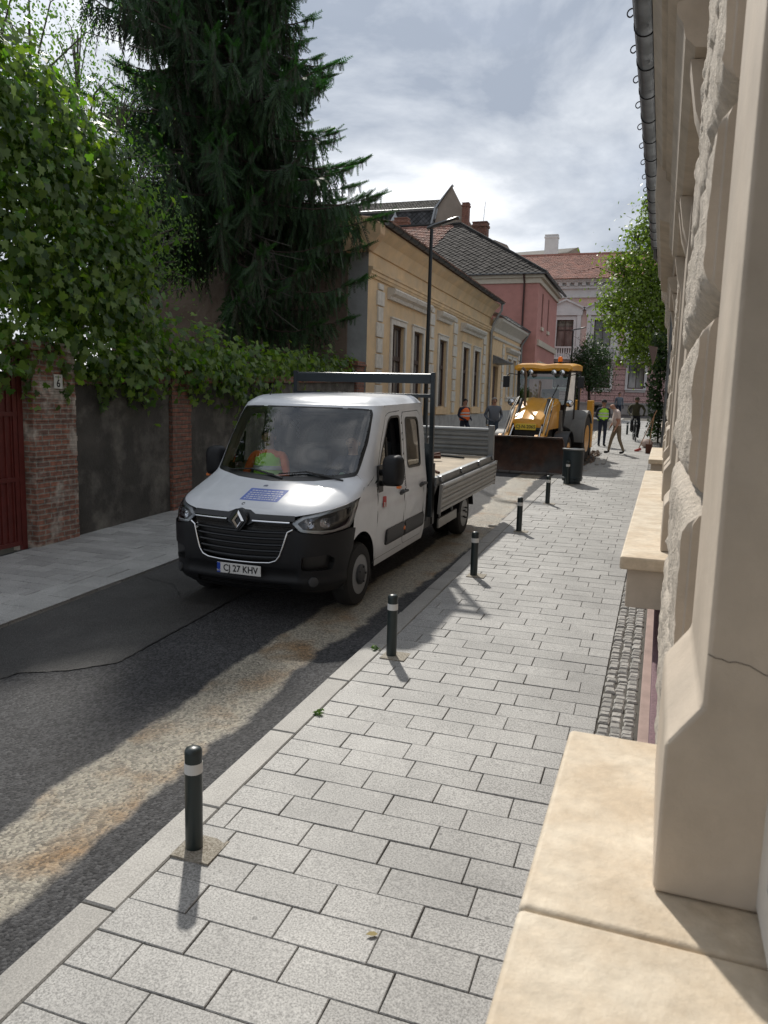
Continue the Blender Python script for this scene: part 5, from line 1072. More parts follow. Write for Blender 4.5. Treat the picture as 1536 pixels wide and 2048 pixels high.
    b.grid(rows, close=True); b.add(rows[0], [tuple(range(len(sec)))]); b.add(rows[-1], [tuple(range(len(sec)))])
    mr_ = b.build('mirror', M_bump, van, smooth=50); b = MB(); b.add([c + R_ @ Vector((p[0] * .85, .0635, p[1] * .85)) for p in sec], [tuple(range(len(sec)))]); b.build('mirror_glass', M_chr, mr_)
    b = MB(); b.obox(c + R_ @ Vector((s * .09, -.03, -.17)), (.05, .06, .03)); b.build('mirror_indicator', M_ind, mr_, bevel=.008)
# dark backing so the gaps read dark, and the cab's inside
b = MB(); b.box(-.90, .90, 1.38, 3.1, .34, .40); b.box(-.88, .88, 3.12, 3.18, .34, 2.0)
for s in (1, -1):
    b.box(s * .90 - .01, s * .90 + .01, 1.30, 3.15, .34, 1.30); b.add([(s * .885, 2.26, 1.3), (s * .885, 2.42, 1.3), (s * .80, 2.42, 2.03), (s * .80, 2.26, 2.03)], [(0, 1, 2, 3)])
b.build('cab_lining', M_int, van)
b = MB(); P_ = []
for i, (y, z) in enumerate([(.88, 1.30), (1.05, 1.335), (1.30, 1.33), (1.42, 1.28), (1.48, 1.1), (1.48, .6)]): P_.append([(x * .90, y + .14 * abs(x) ** 2.5, z + .03 * math.exp(-((x - .45) / .25) ** 2) * (i in (1, 2, 3))) for x in np.linspace(-1, 1, 17)])
b.grid(P_); b.build('dashboard', M_dash, van, smooth=50)
b = MB(); c = Vector((.45, 1.56, 1.30)); R_ = Euler((-.95, 0, 0)).to_matrix(); ring_ = [c + R_ @ Vector((.19 * cos(t), .19 * sin(t), 0)) for t in np.linspace(0, 2 * pi, 21)]; b.tube(ring_, .016, 6, caps=False); b.tube([c - R_ @ Vector((.18, 0, 0)), c + R_ @ Vector((.18, 0, 0))], .018, 6); b.tube([c, c + R_ @ Vector((0, 0, -.3))], .03, 6); b.build('steering_wheel', M_blk, van)
def seat(x, w, y=1.85, z=.85):
    b = MB(); b.obox((x, y, z), (w, .5, .16)); b.obox((x, y + .30, z + .42), (w * .95, .14, .72), (-.14, 0, 0)); o = b.build('seat', M_int, van, bevel=.045, seg=3)
    b = MB(); b.obox((x, y + .37, z + .90), (min(w, .28), .09, .18), (-.14, 0, 0)); b.build('headrest', M_int, o, bevel=.035, seg=3)
seat(.47, .5); seat(-.18, .42); seat(-.62, .42); seat(-.45, .8, 2.62, .85); seat(.45, .8, 2.62, .85)
b = MB(); b.box(-.78, .78, 2.40, 2.42, 1.3, 1.70); b.box(-.78, .78, 2.40, 2.42, 1.95, 1.99)
for k in range(-13, 14):
    for sgn in (1, -1):
        x0_, x1_ = k * .06 - .28 * sgn, k * .06 + .28 * sgn
        b.tube([(max(-.78, min(.78, k * .06 - .11 * sgn)), 2.41, 1.70), (max(-.78, min(.78, k * .06 + .11 * sgn)), 2.41, 1.95)], .0025, 4)
b.build('partition_grille', M_gry, van, weld=False)
b = MB(); b.obox((.25, 1.12, 1.352), (.22, .14, .012), (.1, 0, .2)); b.build('paper_on_dash', mat('blue_paper', (.10, .35, .55), .6), van)
b = MB(); b.ell((.66, 1.14, 1.40), (.045, .045, .045)); b.tube([(.5, 1.1, 1.36), (.62, 1.13, 1.39)], .01, 5); b.build('phone_holder', mat('pale_green_plastic', (.3, .42, .3), .5), van)
# roof
b = MB(); us = [-(2 + uL(3.2, 2.09) - 2)] ; side_u = np.linspace(2, uL(3.2, 2.09), 16); ul = list(-side_u[::-1]) + list(np.linspace(-2, 2, 41)[1:-1]) + list(side_u)
edge = [Vector(VP(u, 2.09)) for u in ul]; rows = []
for t in [0, .02, .045, .08, .12, .17, .24, .35, .5, .7, 1]:
    hh = .085 + .10 * (1 - max(0, 1 - t / .22) ** 2) + .012 * t; row = []
    if t == 0: hh = .0895
    for p in edge:
        yy = 3.2 - (3.2 - p.y) * (1 - .0 * t); f_ = 1 - t * .995 if True else 1
        ny = p.y + (2.35 - p.y) * t * (1 if p.y < 2.35 else 0) * .96; nx = p.x * (1 - t)
        row.append((nx, ny, 2.09 + hh - .06 * max(0, 1 - (ny - 1.5) / .45) ** 2 * min(1, t * 6)))
    rows.append(row)
b.grid(rows)
rk = [r for r in rows]
b.add([rows[0][0], rows[0][-1]] and [r[0] for r in rows] + [r[-1] for r in rows[::-1]], [tuple(range(2 * len(rows)))])
b.build('roof', M_van, van, smooth=60)
for x in (-.45, -.15, .15, .45):
    pass
b = MB(); b.add([VP(s_ * uL(3.2, h), h) for s_ in (1,) for h in np.linspace(.27, 2.09, 12)] + [VP(-uL(3.2, h), h) for h in np.linspace(2.09, .27, 12)], [tuple(range(24))]); b.build('rear_wall', M_van, van)
b = MB(); b.ell((-.62, 1.78, 2.235), (.03, .05, .02)); b.tube([(-.62, 1.78, 2.24), (-.60, 1.90, 2.42)], [.01, .003], 6); b.build('antenna', M_blk, van)
# --- front: bumper, grille, lamps
bum = [(-2.02, .66), (-2.06, .88), (-1.93, .90), (-uW(.87, .9), .87), (-uW(.66, .9), .90), (-uW(.60, .93), .93), (-uW(.52, .8), .80), (-uW(.44, .62), .62), (-uW(.36, .575), .575), (0, .56), (uW(.36, .575), .575), (uW(.44, .62), .62), (uW(.52, .8), .80), (uW(.60, .93), .93), (uW(.66, .9), .90), (uW(.87, .9), .87), (1.93, .90), (2.06, .88), (2.02, .66)]
low = SIDEO([(WF + .43 * cos(t), RW + .43 * sin(t)) for t in np.linspace(pi * .80, pi * 1.02, 5)])
bum = bum + low + [(1.9, .245), (1.0, .22), (-1.0, .22), (-1.9, .245)] + [(-p[0], p[1]) for p in low[::-1]]
fogR = rnd([(1.12, .50), (1.60, .50), (1.64, .62), (1.50, .665), (1.12, .645)], .03, 3)
lowg = rnd([(-.95, .27), (.95, .27), (.88, .345), (-.88, .345)], .02, 2)
b = MB()
def bumoff(u, h):
    a = abs(u); o = .028 + .02 * math.exp(-((h - .36) / .05) ** 2)
    if a < 1.05 and .38 < h < .52: o -= .012 * (1 - ((h - .45) / .07) ** 2)
    return VP(u, h, o - (.022 if h < .262 else 0))
sheet(b, dens(bum, .03), [dens(fogR, .03), dens(mir(fogR), .03), dens(lowg, .03)], (.026, .012), bumoff)
bm_ = b.build('bumper', M_bump, van, smooth=45)
for s in (1, -1):
    F_ = fogR if s > 0 else mir(fogR); b = MB(); E_ = dens(F_, .03); b.grid([[bumoff(*p) for p in E_ + E_[:1]], [VP(p[0], p[1], -.05) for p in E_ + E_[:1]]]); sheet(b, E_, [], (.06, .03), lambda u, h: VP(u, h, -.05)); b.build('air_inlet', M_blk, bm_, smooth=30)
    b = MB(); c = Vector(VP(s * 1.30, .385, .055)); c2 = Vector(VP(s * 1.30, .385, .02)); b.tube([c2, c, c + (c - c2) * .1], [.052, .052, .045], 16); b.build('fog_lamp', M_gry, bm_, smooth=30)
b = MB(); E_ = dens(lowg, .03); b.grid([[bumoff(*p) for p in E_ + E_[:1]], [VP(p[0], p[1], -.04) for p in E_ + E_[:1]]]); sheet(b, E_, [], (.06, .03), lambda u, h: VP(u, h, -.04))
for h in (.285, .305, .325): b.tube([VP(u, h, .02) for u in np.linspace(-.9, .9, 13)], .005, 4)
b.build('lower_intake', M_blk, bm_, smooth=30, weld=False)
# grille recess
gr_ = [(-uW(.60, 1.0), .93), (-uW(.52, .8), .80), (-uW(.44, .62), .62), (-uW(.36, .575), .575), (0, .56), (uW(.36, .575), .575), (uW(.44, .62), .62), (uW(.52, .8), .80), (uW(.60, 1.0), .93), (uW(.58, 1.04), 1.05), (-uW(.58, 1.04), 1.05)]
b = MB(); sheet(b, dens(gr_, .04), [], (.05, .03), lambda u, h: VP(u, h, -.045)); b.build('grille_back', M_blk, van, smooth=50)
M_gloss = mat('gloss_black', (.008, .009, .011), .25)
def bar(h, x, r, sag=.0, off=.015, flat=1.0, m=M_gloss, name='grille_slat', x0=None, par=van):
    b = MB(); rows = []
    xs_ = np.linspace(-x, x, 25) if x0 is None else np.linspace(x0, x, 12)
    for t in [2 * pi * k / 8 for k in range(8)]: rows.append([tuple(Vector(VP(uW(xx, h), h + sag * (1 - (xx / x) ** 2), off + r * cos(t))) + Vector((0, 0, r * flat * sin(t)))) for xx in xs_])
    rows.append(rows[0]); b.grid(rows); return b.build(name, m, par, smooth=40)
for h, x in ((.625, .445), (.69, .475), (.755, .50), (.82, .53), (.885, .565)): bar(h, x, .016, -.012, .004, .9)
top = [(-uW(.60, 1.0), 1.0), (-.32, 1.0), (-.16, .94), (.16, .94), (.32, 1.0), (uW(.60, 1.0), 1.0), (uW(.59, 1.05), 1.052), (.25, 1.052), (.13, 1.085), (-.13, 1.085), (-.25, 1.052), (-uW(.59, 1.05), 1.052)]
b = MB(); sheet(b, dens(top, .03), [], (.03, .012), lambda u, h: VP(u, h, .012)); b.build('grille_top', M_gloss, van, smooth=45)
b = MB(); 
for k in range(1, 28): x = .14 + k * .016; b.tube([VP(uW(x, .93), .905, -.005), VP(uW(x, .98), .975, -.005)], .003, 4); b.tube([VP(uW(-x, .93), .905, -.005), VP(uW(-x, .98), .975, -.005)], .003, 4)
for h in (.92, .94, .96): b.tube([VP(uW(x, h), h, -.004) for x in np.linspace(-.57, .57, 15)], .003, 4)
b.build('grille_mesh', M_gloss, van, weld=False)
for s in (1, -1): bar(.985, s * .555, .0105, 0, .022, 1.0, M_chr, 'chrome_bar', x0=s * .15)
tr = [(-.60, .925), (-.545, .895), (-.53, .84), (-.50, .74), (-.47, .65), (-.43, .595), (-.36, .57), (-.2, .560), (0, .558)]; tr = tr + [(-x, h) for x, h in tr[::-1][1:]]
b = MB(); tt = dens(tr + tr[::-1][1:-1], .03)[:]; pts_ = []
for i in range(len(tr) - 1):
    for t in np.linspace(0, 1, 5)[:-1]: pts_.append((tr[i][0] + (tr[i + 1][0] - tr[i][0]) * t, tr[i][1] + (tr[i + 1][1] - tr[i][1]) * t))
pts_.append(tr[-1]); b.tube([VP(uW(x, h), h, .035) for x, h in pts_], .009, 8); b.build('chrome_trim', M_chr, van, smooth=60)
# diamond emblem
b = MB(); oc = Vector(VP(0, .985, .045)); Rm = lambda x, z, d: oc + Vector((x, -d - .0 + z * .25 * (z > 0), z))
pad = rnd([(0, -.135), (.115, .0), (.085, .085), (0, .13), (-.085, .085), (-.115, .0)], .04, 3); b.grid([[Rm(p[0], p[1], -.05) for p in pad], [Rm(p[0], p[1], .0) for p in pad], [Rm(p[0] * .93, p[1] * .93, .008) for p in pad]], close=True); b.add([Rm(p[0] * .93, p[1] * .93, .008) for p in pad], [tuple(range(len(pad)))]); eb = b.build('emblem_base', M_gloss, van, smooth=30)
b = MB(); out_ = [(0, -.105), (.078, 0), (0, .105), (-.078, 0)]; mid_ = [(0, -.075), (.055, 0), (0, .075), (-.055, 0)]; inn = [(0, -.05), (.034, 0), (0, .05), (-.034, 0)]
b.grid([[Rm(*p, .009) for p in out_], [Rm(*p, .018) for p in out_], [Rm(p[0] * 1.02, p[1] * 1.02, .032) for p in mid_], [Rm(*p, .018) for p in inn], [Rm(*p, .009) for p in inn]], close=True); b.build('emblem', M_chr, eb, smooth=0)
# lamps
M_lsil = mat('silver_lamp_trim', (.34, .35, .36), .3, .6)
for s in (1, -1):
    H_ = HL if s > 0 else mir(HL); E_ = dens(H_, .03); b = MB(); b.grid([[VP(p[0], p[1], .008) for p in E_ + E_[:1]], [VP(p[0], p[1], -.07) for p in E_ + E_[:1]]]); sheet(b, E_, [], (.06, .03), lambda u, h: VP(u, h, -.07)); hl = b.build('headlight', mat('lamp_black', (.06, .06, .065), .35) if s > 0 else bpy.data.materials['lamp_black'], van, smooth=30)
    b = MB(); sheet(b, E_, [], (.05, .02), lambda u, h: VP(u, h, .010)); b.build('lens', M_lens, hl, smooth=60)
    for x, r in ((.765, .055), (.90, .055)):
        u = uW(x, .97); c = Vector(VP(s * u, .985, -.055)); n_ = (Vector(VP(s * u, .985, -.01)) - c).normalized(); n_ = (n_ + Vector((0, -1.2, 0))).normalized(); b = MB(); q0 = c + n_ * .055
        b.tube([c, c + n_ * .02, c + n_ * .045], [r * .35, r * .8, r], 16, caps=False); b.ell(c + n_ * .012, (r * .45,) * 3); b.build('reflector', M_refl, hl, smooth=50)
    hc = [(1.55 + (q[0] - 1.60) * .80, 1.005 + (q[1] - 1.02) * .72) for q in HL]; hc = hc if s > 0 else mir(hc); b = MB(); sheet(b, E_, [dens(hc, .03)], (.025, .010), lambda u, h: VP(u, h, -.006)); b.build('lamp_surround', M_lsil, hl, smooth=40)
    dr = [(uW(.64, .92), .915), (1.62, .895), (1.93, .93), (2.0, 1.0), (1.99, 1.10), (1.92, 1.14)]; b = MB(); pp_ = []
    for i in range(len(dr) - 1):
        for t in np.linspace(0, 1, 6)[:-1]: pp_.append((dr[i][0] + (dr[i + 1][0] - dr[i][0]) * t, dr[i][1] + (dr[i + 1][1] - dr[i][1]) * t))
    b.tube([VP(s * u, h, -.012) for u, h in pp_], [.010 + .012 * (k / len(pp_)) for k in range(len(pp_))], 6); b.build('running_light', mat('pale_light_guide', (.6, .62, .62), .25) if s > 0 else bpy.data.materials['pale_light_guide'], hl, smooth=50)
# number plate
M_plt = mat('plate_white', (.62, .62, .60), .4); M_eu = mat('plate_blue', (.01, .05, .35), .4)
b = MB(); b.box(-.26, .26, -.004, .004, -.055, .055); pt = b.build('number_plate', M_plt, van, bevel=.003); pt.location = (.03, -.058, .53); pt.rotation_euler = (.0, 0, 0)
b = MB(); b.box(-.258, -.218, -.0055, -.0045, -.053, .053); b.build('country_band', M_eu, pt)
text('RO', .032, M_plt, 'country_code', pt, (-.238, -.0065, -.032), (pi / 2, 0, 0), ext=.0004)
text('CJ 27 KHV', .098, M_blk, 'registration', pt, (.022, -.0065, .0), (pi / 2, 0, 0), ext=.0006, sx=.93, bold=.0012)
# bonnet notice
M_dec = mat('pale_film', (.60, .62, .66), .35); M_dblue = mat('notice_blue', (.11, .17, .48), .5, var=.15, vscale=12)
def dec(u0, u1, h0, h1, m, off, name, par=hd, cell=(.03, .008), sk=.0):
    b = MB(); sheet(b, dens([(u0, h0), (u1, h0), (u1 + sk, h1), (u0 + sk, h1)], .03), [], cell, lambda u, h: VP(u, h, off + .0)); return b.build(name, m, par, smooth=50)
dec(-.33, .45, 1.10, 1.285, M_dec, .0055, 'notice_sheet'); dec(-.22, .48, 1.155, 1.245, M_dblue, .0075, 'notice_panel')
b = MB()
for k, h in enumerate((1.166, 1.18, 1.195, 1.21, 1.226)):
    u = -.18 + random.uniform(0, .04)
    while u < .42: w_ = random.uniform(.02, .07); b.add([VP(q, hh, .0085) for q, hh in ((u, h), (min(u + w_, .44), h), (min(u + w_, .44), h + .0065), (u, h + .0065))], [(0, 1, 2, 3)]); u += w_ + .015
b.build('notice_lines', M_dec, hd)
b = MB(); sheet(b, [(-.08 + .03 * cos(t), 1.128 + .011 * sin(t)) for t in np.linspace(0, 2 * pi, 15)[:-1]], [[(-.075 + .018 * cos(t), 1.127 + .006 * sin(t)) for t in np.linspace(0, 2 * pi, 12)[:-1]]], (.01, .003), lambda u, h: VP(u, h, .008)); b.build('round_mark', M_gry, hd)
dec(-.05, .03, 1.262, 1.276, mat('grey_mark', (.12, .14, .2), .5), .0075, 'flag_mark', cell=(.03, .01))
b = MB(); s = 1; sheet(b, dens(SIDE([(1.52, .96), (1.63, .95), (1.63, 1.08), (1.52, 1.09)]), .03), [], (.03, .03), lambda u, h: VP(u, h, .006)); st = b.build('red_sticker', mat('sticker_red', (.50, .03, .035), .5), van)
t_ = text('Ri', .10, M_plt, 'sticker_letters', st, (vW(1.03) + .009, 1.575, 1.025), (pi / 2, 0, pi / 2), ext=.0005, sx=.85, bold=.003)
# wipers
for x0_, x1_ in ((-.50, -.02), (.18, .66)):
    b = MB(); P0 = Vector(VP(uW(x0_ - .15, 1.37), 1.375, .03)); P1 = Vector(VP(uW(x1_, 1.38), 1.365, .035)); Pm = Vector(VP(uW((x0_ + x1_) / 2 - .08, 1.4), 1.405, .03)); b.tube([P0, Pm, P1], .008, 5); b.tube([Vector(VP(uW(x1_ + .12, 1.35), 1.335, .02)), Pm], .011, 6); b.build('wiper', M_blk, van)
b = MB(); sheet(b, dens([(-1.4, 1.37), (-.7, 1.322), (0, 1.307), (.7, 1.322), (1.4, 1.37), (1.42, 1.392), (.7, 1.345), (0, 1.332), (-.7, 1.345), (-1.42, 1.392)], .04), [], (.04, .008), lambda u, h: VP(u, h, .006)); b.build('cowl', M_blk, van, smooth=50)
# wheels
def wheel(x, y, s, r=RW, w=.22, dual=False, par=van, front=True):
    b = MB(); o_ = x; i_ = x - s * w
    prof = [(r * .62, 0), (r * .72, .0), (r * .93, .012), (r * .985, .035), (r, .06), (r, w - .06), (r * .985, w - .035), (r * .93, w - .012), (r * .62, w)]
    b.lathe([(a, o_ - s * h) for a, h in prof], 36, (0, y, r), 'x', caps=False); t = b.build('wheel', M_rub, par, smooth=35)
    b = MB(); pr = [(r * .64, .005), (r * .60, .02), (r * .58, .05), (r * .56, .075 if front else .11), (r * .40, .05 if front else .12), (r * .30, .02 if front else .13), (r * .14, .0 if front else .10), (.001, -.012 if front else .10)]
    b.lathe([(a, o_ - s * h) for a, h in pr], 32, (0, y, r), 'x')
    rim = b.build('rim', M_steel, t, smooth=35)
    b = MB()
    for k in range(8): a = 2 * pi * k / 8; b.tube([(o_ - s * .055, y + cos(a) * r * .48, r + sin(a) * r * .48), (o_ - s * (.048 if front else .10), y + cos(a) * r * .48, r + sin(a) * r * .48)], r * .06, 8)
    b.build('rim_holes', M_blk, rim)
    b = MB()
    if front: b.lathe([(.115, o_ - s * .02), (.11, o_ + s * .02), (.085, o_ + s * .03), (.04, o_ + s * .032), (.001, o_ + s * .034)], 20, (0, y, r), 'x')
    for k in range(5): a = 2 * pi * k / 5; b.tube([(o_ + s * .0, y + cos(a) * .085, r + sin(a) * .085), (o_ + s * .04, y + cos(a) * .085, r + sin(a) * .085)], .014, 6)
    b.build('hub', M_gry, rim, smooth=35)
for s in (1, -1):
    wheel(s * 1.0, WF, s); wheel(s * 1.03, WR_, s, front=False); wheel(s * .78, WR_, s, front=False)
    b = MB(); ar_ = [(WF + .435 * cos(t), RW + .435 * sin(t)) for t in np.linspace(-.1, pi * 1.05, 20)]; b.grid([[(s * .99, p[0], p[1]) for p in ar_], [(s * .60, p[0], p[1]) for p in ar_]]); b.add([(s * .62, p[0], p[1]) for p in ar_], [tuple(range(len(ar_)))]); b.build('wheel_housing', M_blk, van)
    b = MB(); b.box(s * .78 - .16, s * .78 + .17, WF + .43, WF + .45, .16, .62); b.build('mud_flap', M_rub, van)
# chassis
b = MB()
for s in (1, -1): b.box(s * .42 - .05, s * .42 + .05, 2.0, 6.7, .55, .75)
b.box(-.75, .75, .5, 2.6, .28, .5); b.box(-.5, .5, 2.6, 3.6, .35, .55); b.tube([(-.9, WR_, RW), (.9, WR_, RW)], .07, 8); b.tube([(-.9, WF, RW), (.9, WF, RW)], .05, 8); b.box(-1.0, 1.0, 3.22, 3.34, .55, .86); b.box(.55, .95, 3.25, 3.75, .42, .85); b.box(-.95, -.45, 3.3, 4.3, .40, .8)
b.build('chassis', M_blk, van)
# --- flatbed
F0, F1, FZ_, BW = 3.42, 6.86, 1.12, 1.06
b = MB(); b.box(-BW + .04, BW - .04, F0, F1, FZ_ - .03, FZ_); b.build('bed_floor', M_ply, van)
b = MB()
for s in (1, -1): b.box(s * BW - .04, s * BW + .04, F0 - .03, F1, FZ_ - .10, FZ_ + .025)
b.box(-BW, BW, F1 - .05, F1 + .03, FZ_ - .12, FZ_ - .001)
for y in np.arange(F0 + .2, F1, .55): b.box(-BW + .05, BW - .05, y, y + .06, FZ_ - .13, FZ_ - .035)
b.box(-.5, -.4, F0, F1, FZ_ - .25, FZ_ - .135); b.box(.4, .5, F0, F1, FZ_ - .25, FZ_ - .135); b.build('bed_frame', M_alud, van, bevel=.004, seg=1)
def board(name, L_, H_, m, par):
    # ribbed plank profile in (depth, height), extruded along x
    pr, k = [], 3
    for i in range(k): z0, z1 = H_ * i / k, H_ * (i + 1) / k; pr += [(0, z0 + .004), (-.022, z0 + .025), (-.022, z0 + (z1 - z0) * .42), (.0, z0 + (z1 - z0) * .5), (.0, z0 + (z1 - z0) * .6), (-.022, z0 + (z1 - z0) * .70), (-.022, z1 - .025), (0, z1 - .004)]
    b = MB(); b.prism([(.022, 0)] + pr + [(.022, H_)], 'x', 0, L_); b.box(-.02, .001, -.018, .026, -.008, H_ + .008); b.box(L_, L_ + .02, -.018, .026, -.008, H_ + .008)
    return b.build(name, m, par, smooth=25)
s1 = board('side_board', F1 - F0 - .04, .41, M_alu, van); s1.location = (BW + .075, F0 + .02, FZ_ - .485); s1.rotation_euler = (0, 0, pi / 2)    # hangs open on the pavement side
s1.rotation_euler = (radians(4), 0, pi / 2)
tg = board('tail_board', 2 * BW - .12, .50, M_alud, van); tg.location = (-BW + .06, F1, FZ_ + .01)
s2 = board('side_board', F1 - F0 - .04, .42, M_alud, van); s2.location = (-BW - .01, F1 - .02, FZ_ + .03); s2.rotation_euler = (0, 0, -pi / 2)
for s in (1, -1): b = MB(); b.box(s * BW - .045, s * BW + .045, F1 - .035, F1 + .05, FZ_ - .1, FZ_ + .56); b.build('corner_post', M_alud, van, bevel=.006)
for y in (F0 + .15, F0 + 1.25, F0 + 2.35, F1 - .1): b = MB(); b.ell((BW + .055, y, FZ_ - .02), (.028, .035, .035)); b.tube([(BW + .05, y - .03, FZ_ + .03), (BW + .07, y, FZ_ - .05)], .014, 6); b.build('latch', M_zinc, van)
# headboard frame with ladder rack bar
for s in (1, -1): b = MB(); b.box(s * 1.035 - .03, s * 1.035 + .03, 3.285, 3.345, .60, 2.58); b.build('headboard_post', M_frm, van, bevel=.005)
b = MB(); b.box(-1.005, 1.005, 3.285, 3.345, 2.43, 2.53); b.tube([(-1.005, 3.315, 2.535), (1.005, 3.315, 2.535)], .03, 8); b.box(-1.005, 1.005, 3.29, 3.34, 2.24, 2.29); b.build('rack_bar', M_frm, van, bevel=.005)
b = MB(); b.box(-1.004, 1.004, 3.345, 3.365, 1.0, 1.62)
for k in range(14): x = -.95 + k * .146; b.box(x, x + .02, 3.30, 3.33, 1.62, 2.24)
b.build('headboard', M_frm, van)
b = MB(); b.box(1.045, 1.07, 3.32, 3.40, .50, 1.35); b.build('front_stake', M_blk, van)
# side guard
b = MB(); b.box(1.01, 1.04, 3.75, 4.72, .36, .50); b.build('side_guard', M_alu, van, bevel=.006)
b = MB()
for y in (3.9, 4.55): b.box(.985, 1.008, y, y + .04, .5, .95); 
b.build('guard_bracket', M_alud, van)
for xs_ in ((.62, 1.06), (-1.06, -.62)): b = MB(); b.grid([[(x, WR_ + .46 * cos(t), RW + .46 * sin(t)) for t in np.linspace(.15, pi - .15, 12)] for x in xs_]); b.build('rear_mudguard', M_blk, van, smooth=50)
b = MB(); b.box(.85, 1.05, F1 - .15, F1 - .02, .68, .78); b.build('rear_lamp', mat('red_lamp', (.4, .02, .02), .3), van)

# load: things lying on the bed are things of their own
Mv = Matrix.Translation((VX, VY, gz(VY) - .045)) @ Euler((math.atan(.033), 0, -.030)).to_matrix().to_4x4()
def onbed(name, b, m, lab, cat, **k):
    o = b.build(name, m, **k); o.matrix_world = Mv; return tag(o, lab, cat)
M_rust = mat('rusty_steel', (.10, .04, .025), .7, .3, var=.4, vscale=12)
b = MB(); z = FZ_ + .02
b.tube([(.25, 4.6, z), (.6, 4.45, z + .02), (.95, 4.0, z)], .018, 6); onbed('iron_bar', b, M_rust, 'short rusty bent bar lying nearest the cab on the truck bed', 'bar')
b = MB(); b.tube([(.35, 5.6, z + .02), (.55, 4.9, z + .01), (.7, 4.2, z)], .016, 6); b.obox((.34, 5.65, z + .05), (.26, .07, .06), (0, 0, .5)); b.tube([(.2, 5.55, z + .06), (.42, 5.8, z + .10)], .025, 6); onbed('pick_tool', b, M_rust, 'brown long handled pick lying in the middle of the truck bed', 'tool')
b = MB(); b.tube([(-.5, 6.5, z + .01), (.15, 6.35, z + .01), (.75, 6.15, z + .01)], .022, 6); onbed('long_pipe', b, M_blk, 'black pipe lying across the truck bed in front of the tail board', 'pipe')
b = MB(); b.box(.05, .55, 4.25, 4.36, z - .02, z + .13); onbed('metal_case', b, M_frm, 'dark oblong metal case on the truck bed behind the headboard', 'case', bevel=.01)
b = MB(); b.tube([(.86, 3.62, z - .02), (.86, 3.62, z + .42), (.86, 3.68, z + .52), (.86, 3.80, z + .54), (.86, 3.90, z + .47), (.86, 3.92, z - .02)], .016, 8); onbed('bent_hoop', b, M_blk, 'upright black bent tube hoop at the front corner of the truck bed', 'hoop')
# ================================================================== STREET FURNITURE
M_bol = mat('bollard_paint', (.012, .022, .022), .38, var=.15, vscale=10, coat=.2); M_white = mat('white_band', (.62, .62, .60), .5)
def bollard(x, y, lab, grp='bollards along the right kerb'):
    t = empty('bollard', (x, y, gz(y)), (0, 0, 0), lab, 'bollard', grp)
    b = MB(); r = .046; b.lathe([(r, -.03), (r, .535), (r * .97, .548), (r * .85, .558), (r * .5, .566), (.001, .568)], 24); b.build('post', M_bol, t, smooth=35)
    b = MB(); b.lathe([(r + .0015, .428), (r + .0015, .484)], 24); b.build('reflective_band', M_white, t, smooth=35); return t
b0 = bollard(BP[0][0], BP[0][1], 'nearest dark bollard with a white band, at the front of the kerb row')
labs = ['second dark bollard from the front, beside the truck front wheel', 'third dark bollard from the front, level with the truck cab', 'fourth dark bollard from the front, beside the truck rear wheel', 'fifth dark bollard from the front, just ahead of the litter bin', 'dark bollard standing right against the litter bin', 'dark bollard beyond the litter bin, next to the dug up kerb']
for i in range(1, 7): x, y = BP[i]; copy_tree(b0, (x, y, gz(y)), None, labs[i - 1])
far = [(-1.02, 37.2), (-.93, 39.8), (-.80, 42.6)]
for (x, y), l_ in zip(far, ('nearest of the three small bollards behind the cyclist', 'middle one of the three small bollards behind the cyclist', 'farthest of the three small bollards behind the cyclist')): copy_tree(b0, (x, y, gz(y)), None, l_)
# litter bin
BX_, BY_ = -1.71, 18.95
bn = empty('litter_bin', (BX_, BY_, gz(BY_)), label='dark grey cylindrical litter bin beside the excavator bucket', cat='bin')
b = MB(); b.lathe([(.20, .0), (.20, .06), (.235, .07), (.245, .5), (.245, .78), (.25, .80)], 32)
for z in (.12, .76): b.lathe([(.24, z), (.252, z + .01), (.252, z + .03), (.24, z + .04)], 32)
b.build('body', mat('bin_paint', (.022, .034, .04), .42, .2, var=.2, vscale=6), bn, smooth=35)
b = MB(); b.lathe([(.252, .80), (.262, .81), (.262, .835), (.19, .845), (.18, .80)], 32); b.build('rim', M_zincd, bn, smooth=35)
# street lamps
M_lamp = mat('lamp_paint', (.014, .017, .019), .4, .3); M_lglass = mat('lamp_diffuser', (.45, .47, .5), .25)
def lamp(x, y, h, lab, hr=0, s=1):
    t = empty('street_lamp', (x, y, gz(y)), (0, 0, hr), lab, 'street lamp', 'street lamps')
    b = MB(); b.tube([(0, 0, -.05), (0, 0, 1.0), (0, 0, 1.02), (0, 0, h)], [.085, .085, .062, .048], 14); b.build('pole', M_lamp, t, smooth=40)
    b = MB(); b.lathe([(.16, 0), (.16, .02), (.10, .05)], 16); b.build('base', M_lamp, t)
    b = MB(); P_ = []
    for t_ in np.linspace(0, 1, 9):
        xx = -.12 + .92 * t_; w = .14 * (1 if .15 < t_ < .95 else .75); th = .075 * (1 - .55 * t_) * (1 if t_ > .05 else .6); z = h + .02 + .26 * t_
        P_.append([(xx, -w, z), (xx, -w * .8, z + th * .7), (xx, 0, z + th), (xx, w * .8, z + th * .7), (xx, w, z), (xx, w * .8, z - .025), (xx, 0, z - .035), (xx, -w * .8, z - .025)])
    b.grid(P_, close=True); b.add(P_[0], [tuple(range(8))]); b.add(P_[-1], [tuple(range(8))]); hd = b.build('lamp_head', M_zincd, t, smooth=40)
    b = MB(); b.add([(.30, -.10, h + .085), (.74, -.10, h + .205), (.74, .10, h + .205), (.30, .10, h + .085)], [(0, 1, 2, 3)]); b.build('diffuser', M_lglass, hd)
    return t
lp1 = lamp(-6.32, 22, 6.62, 'tall black street lamp in front of the yellow house', .0)
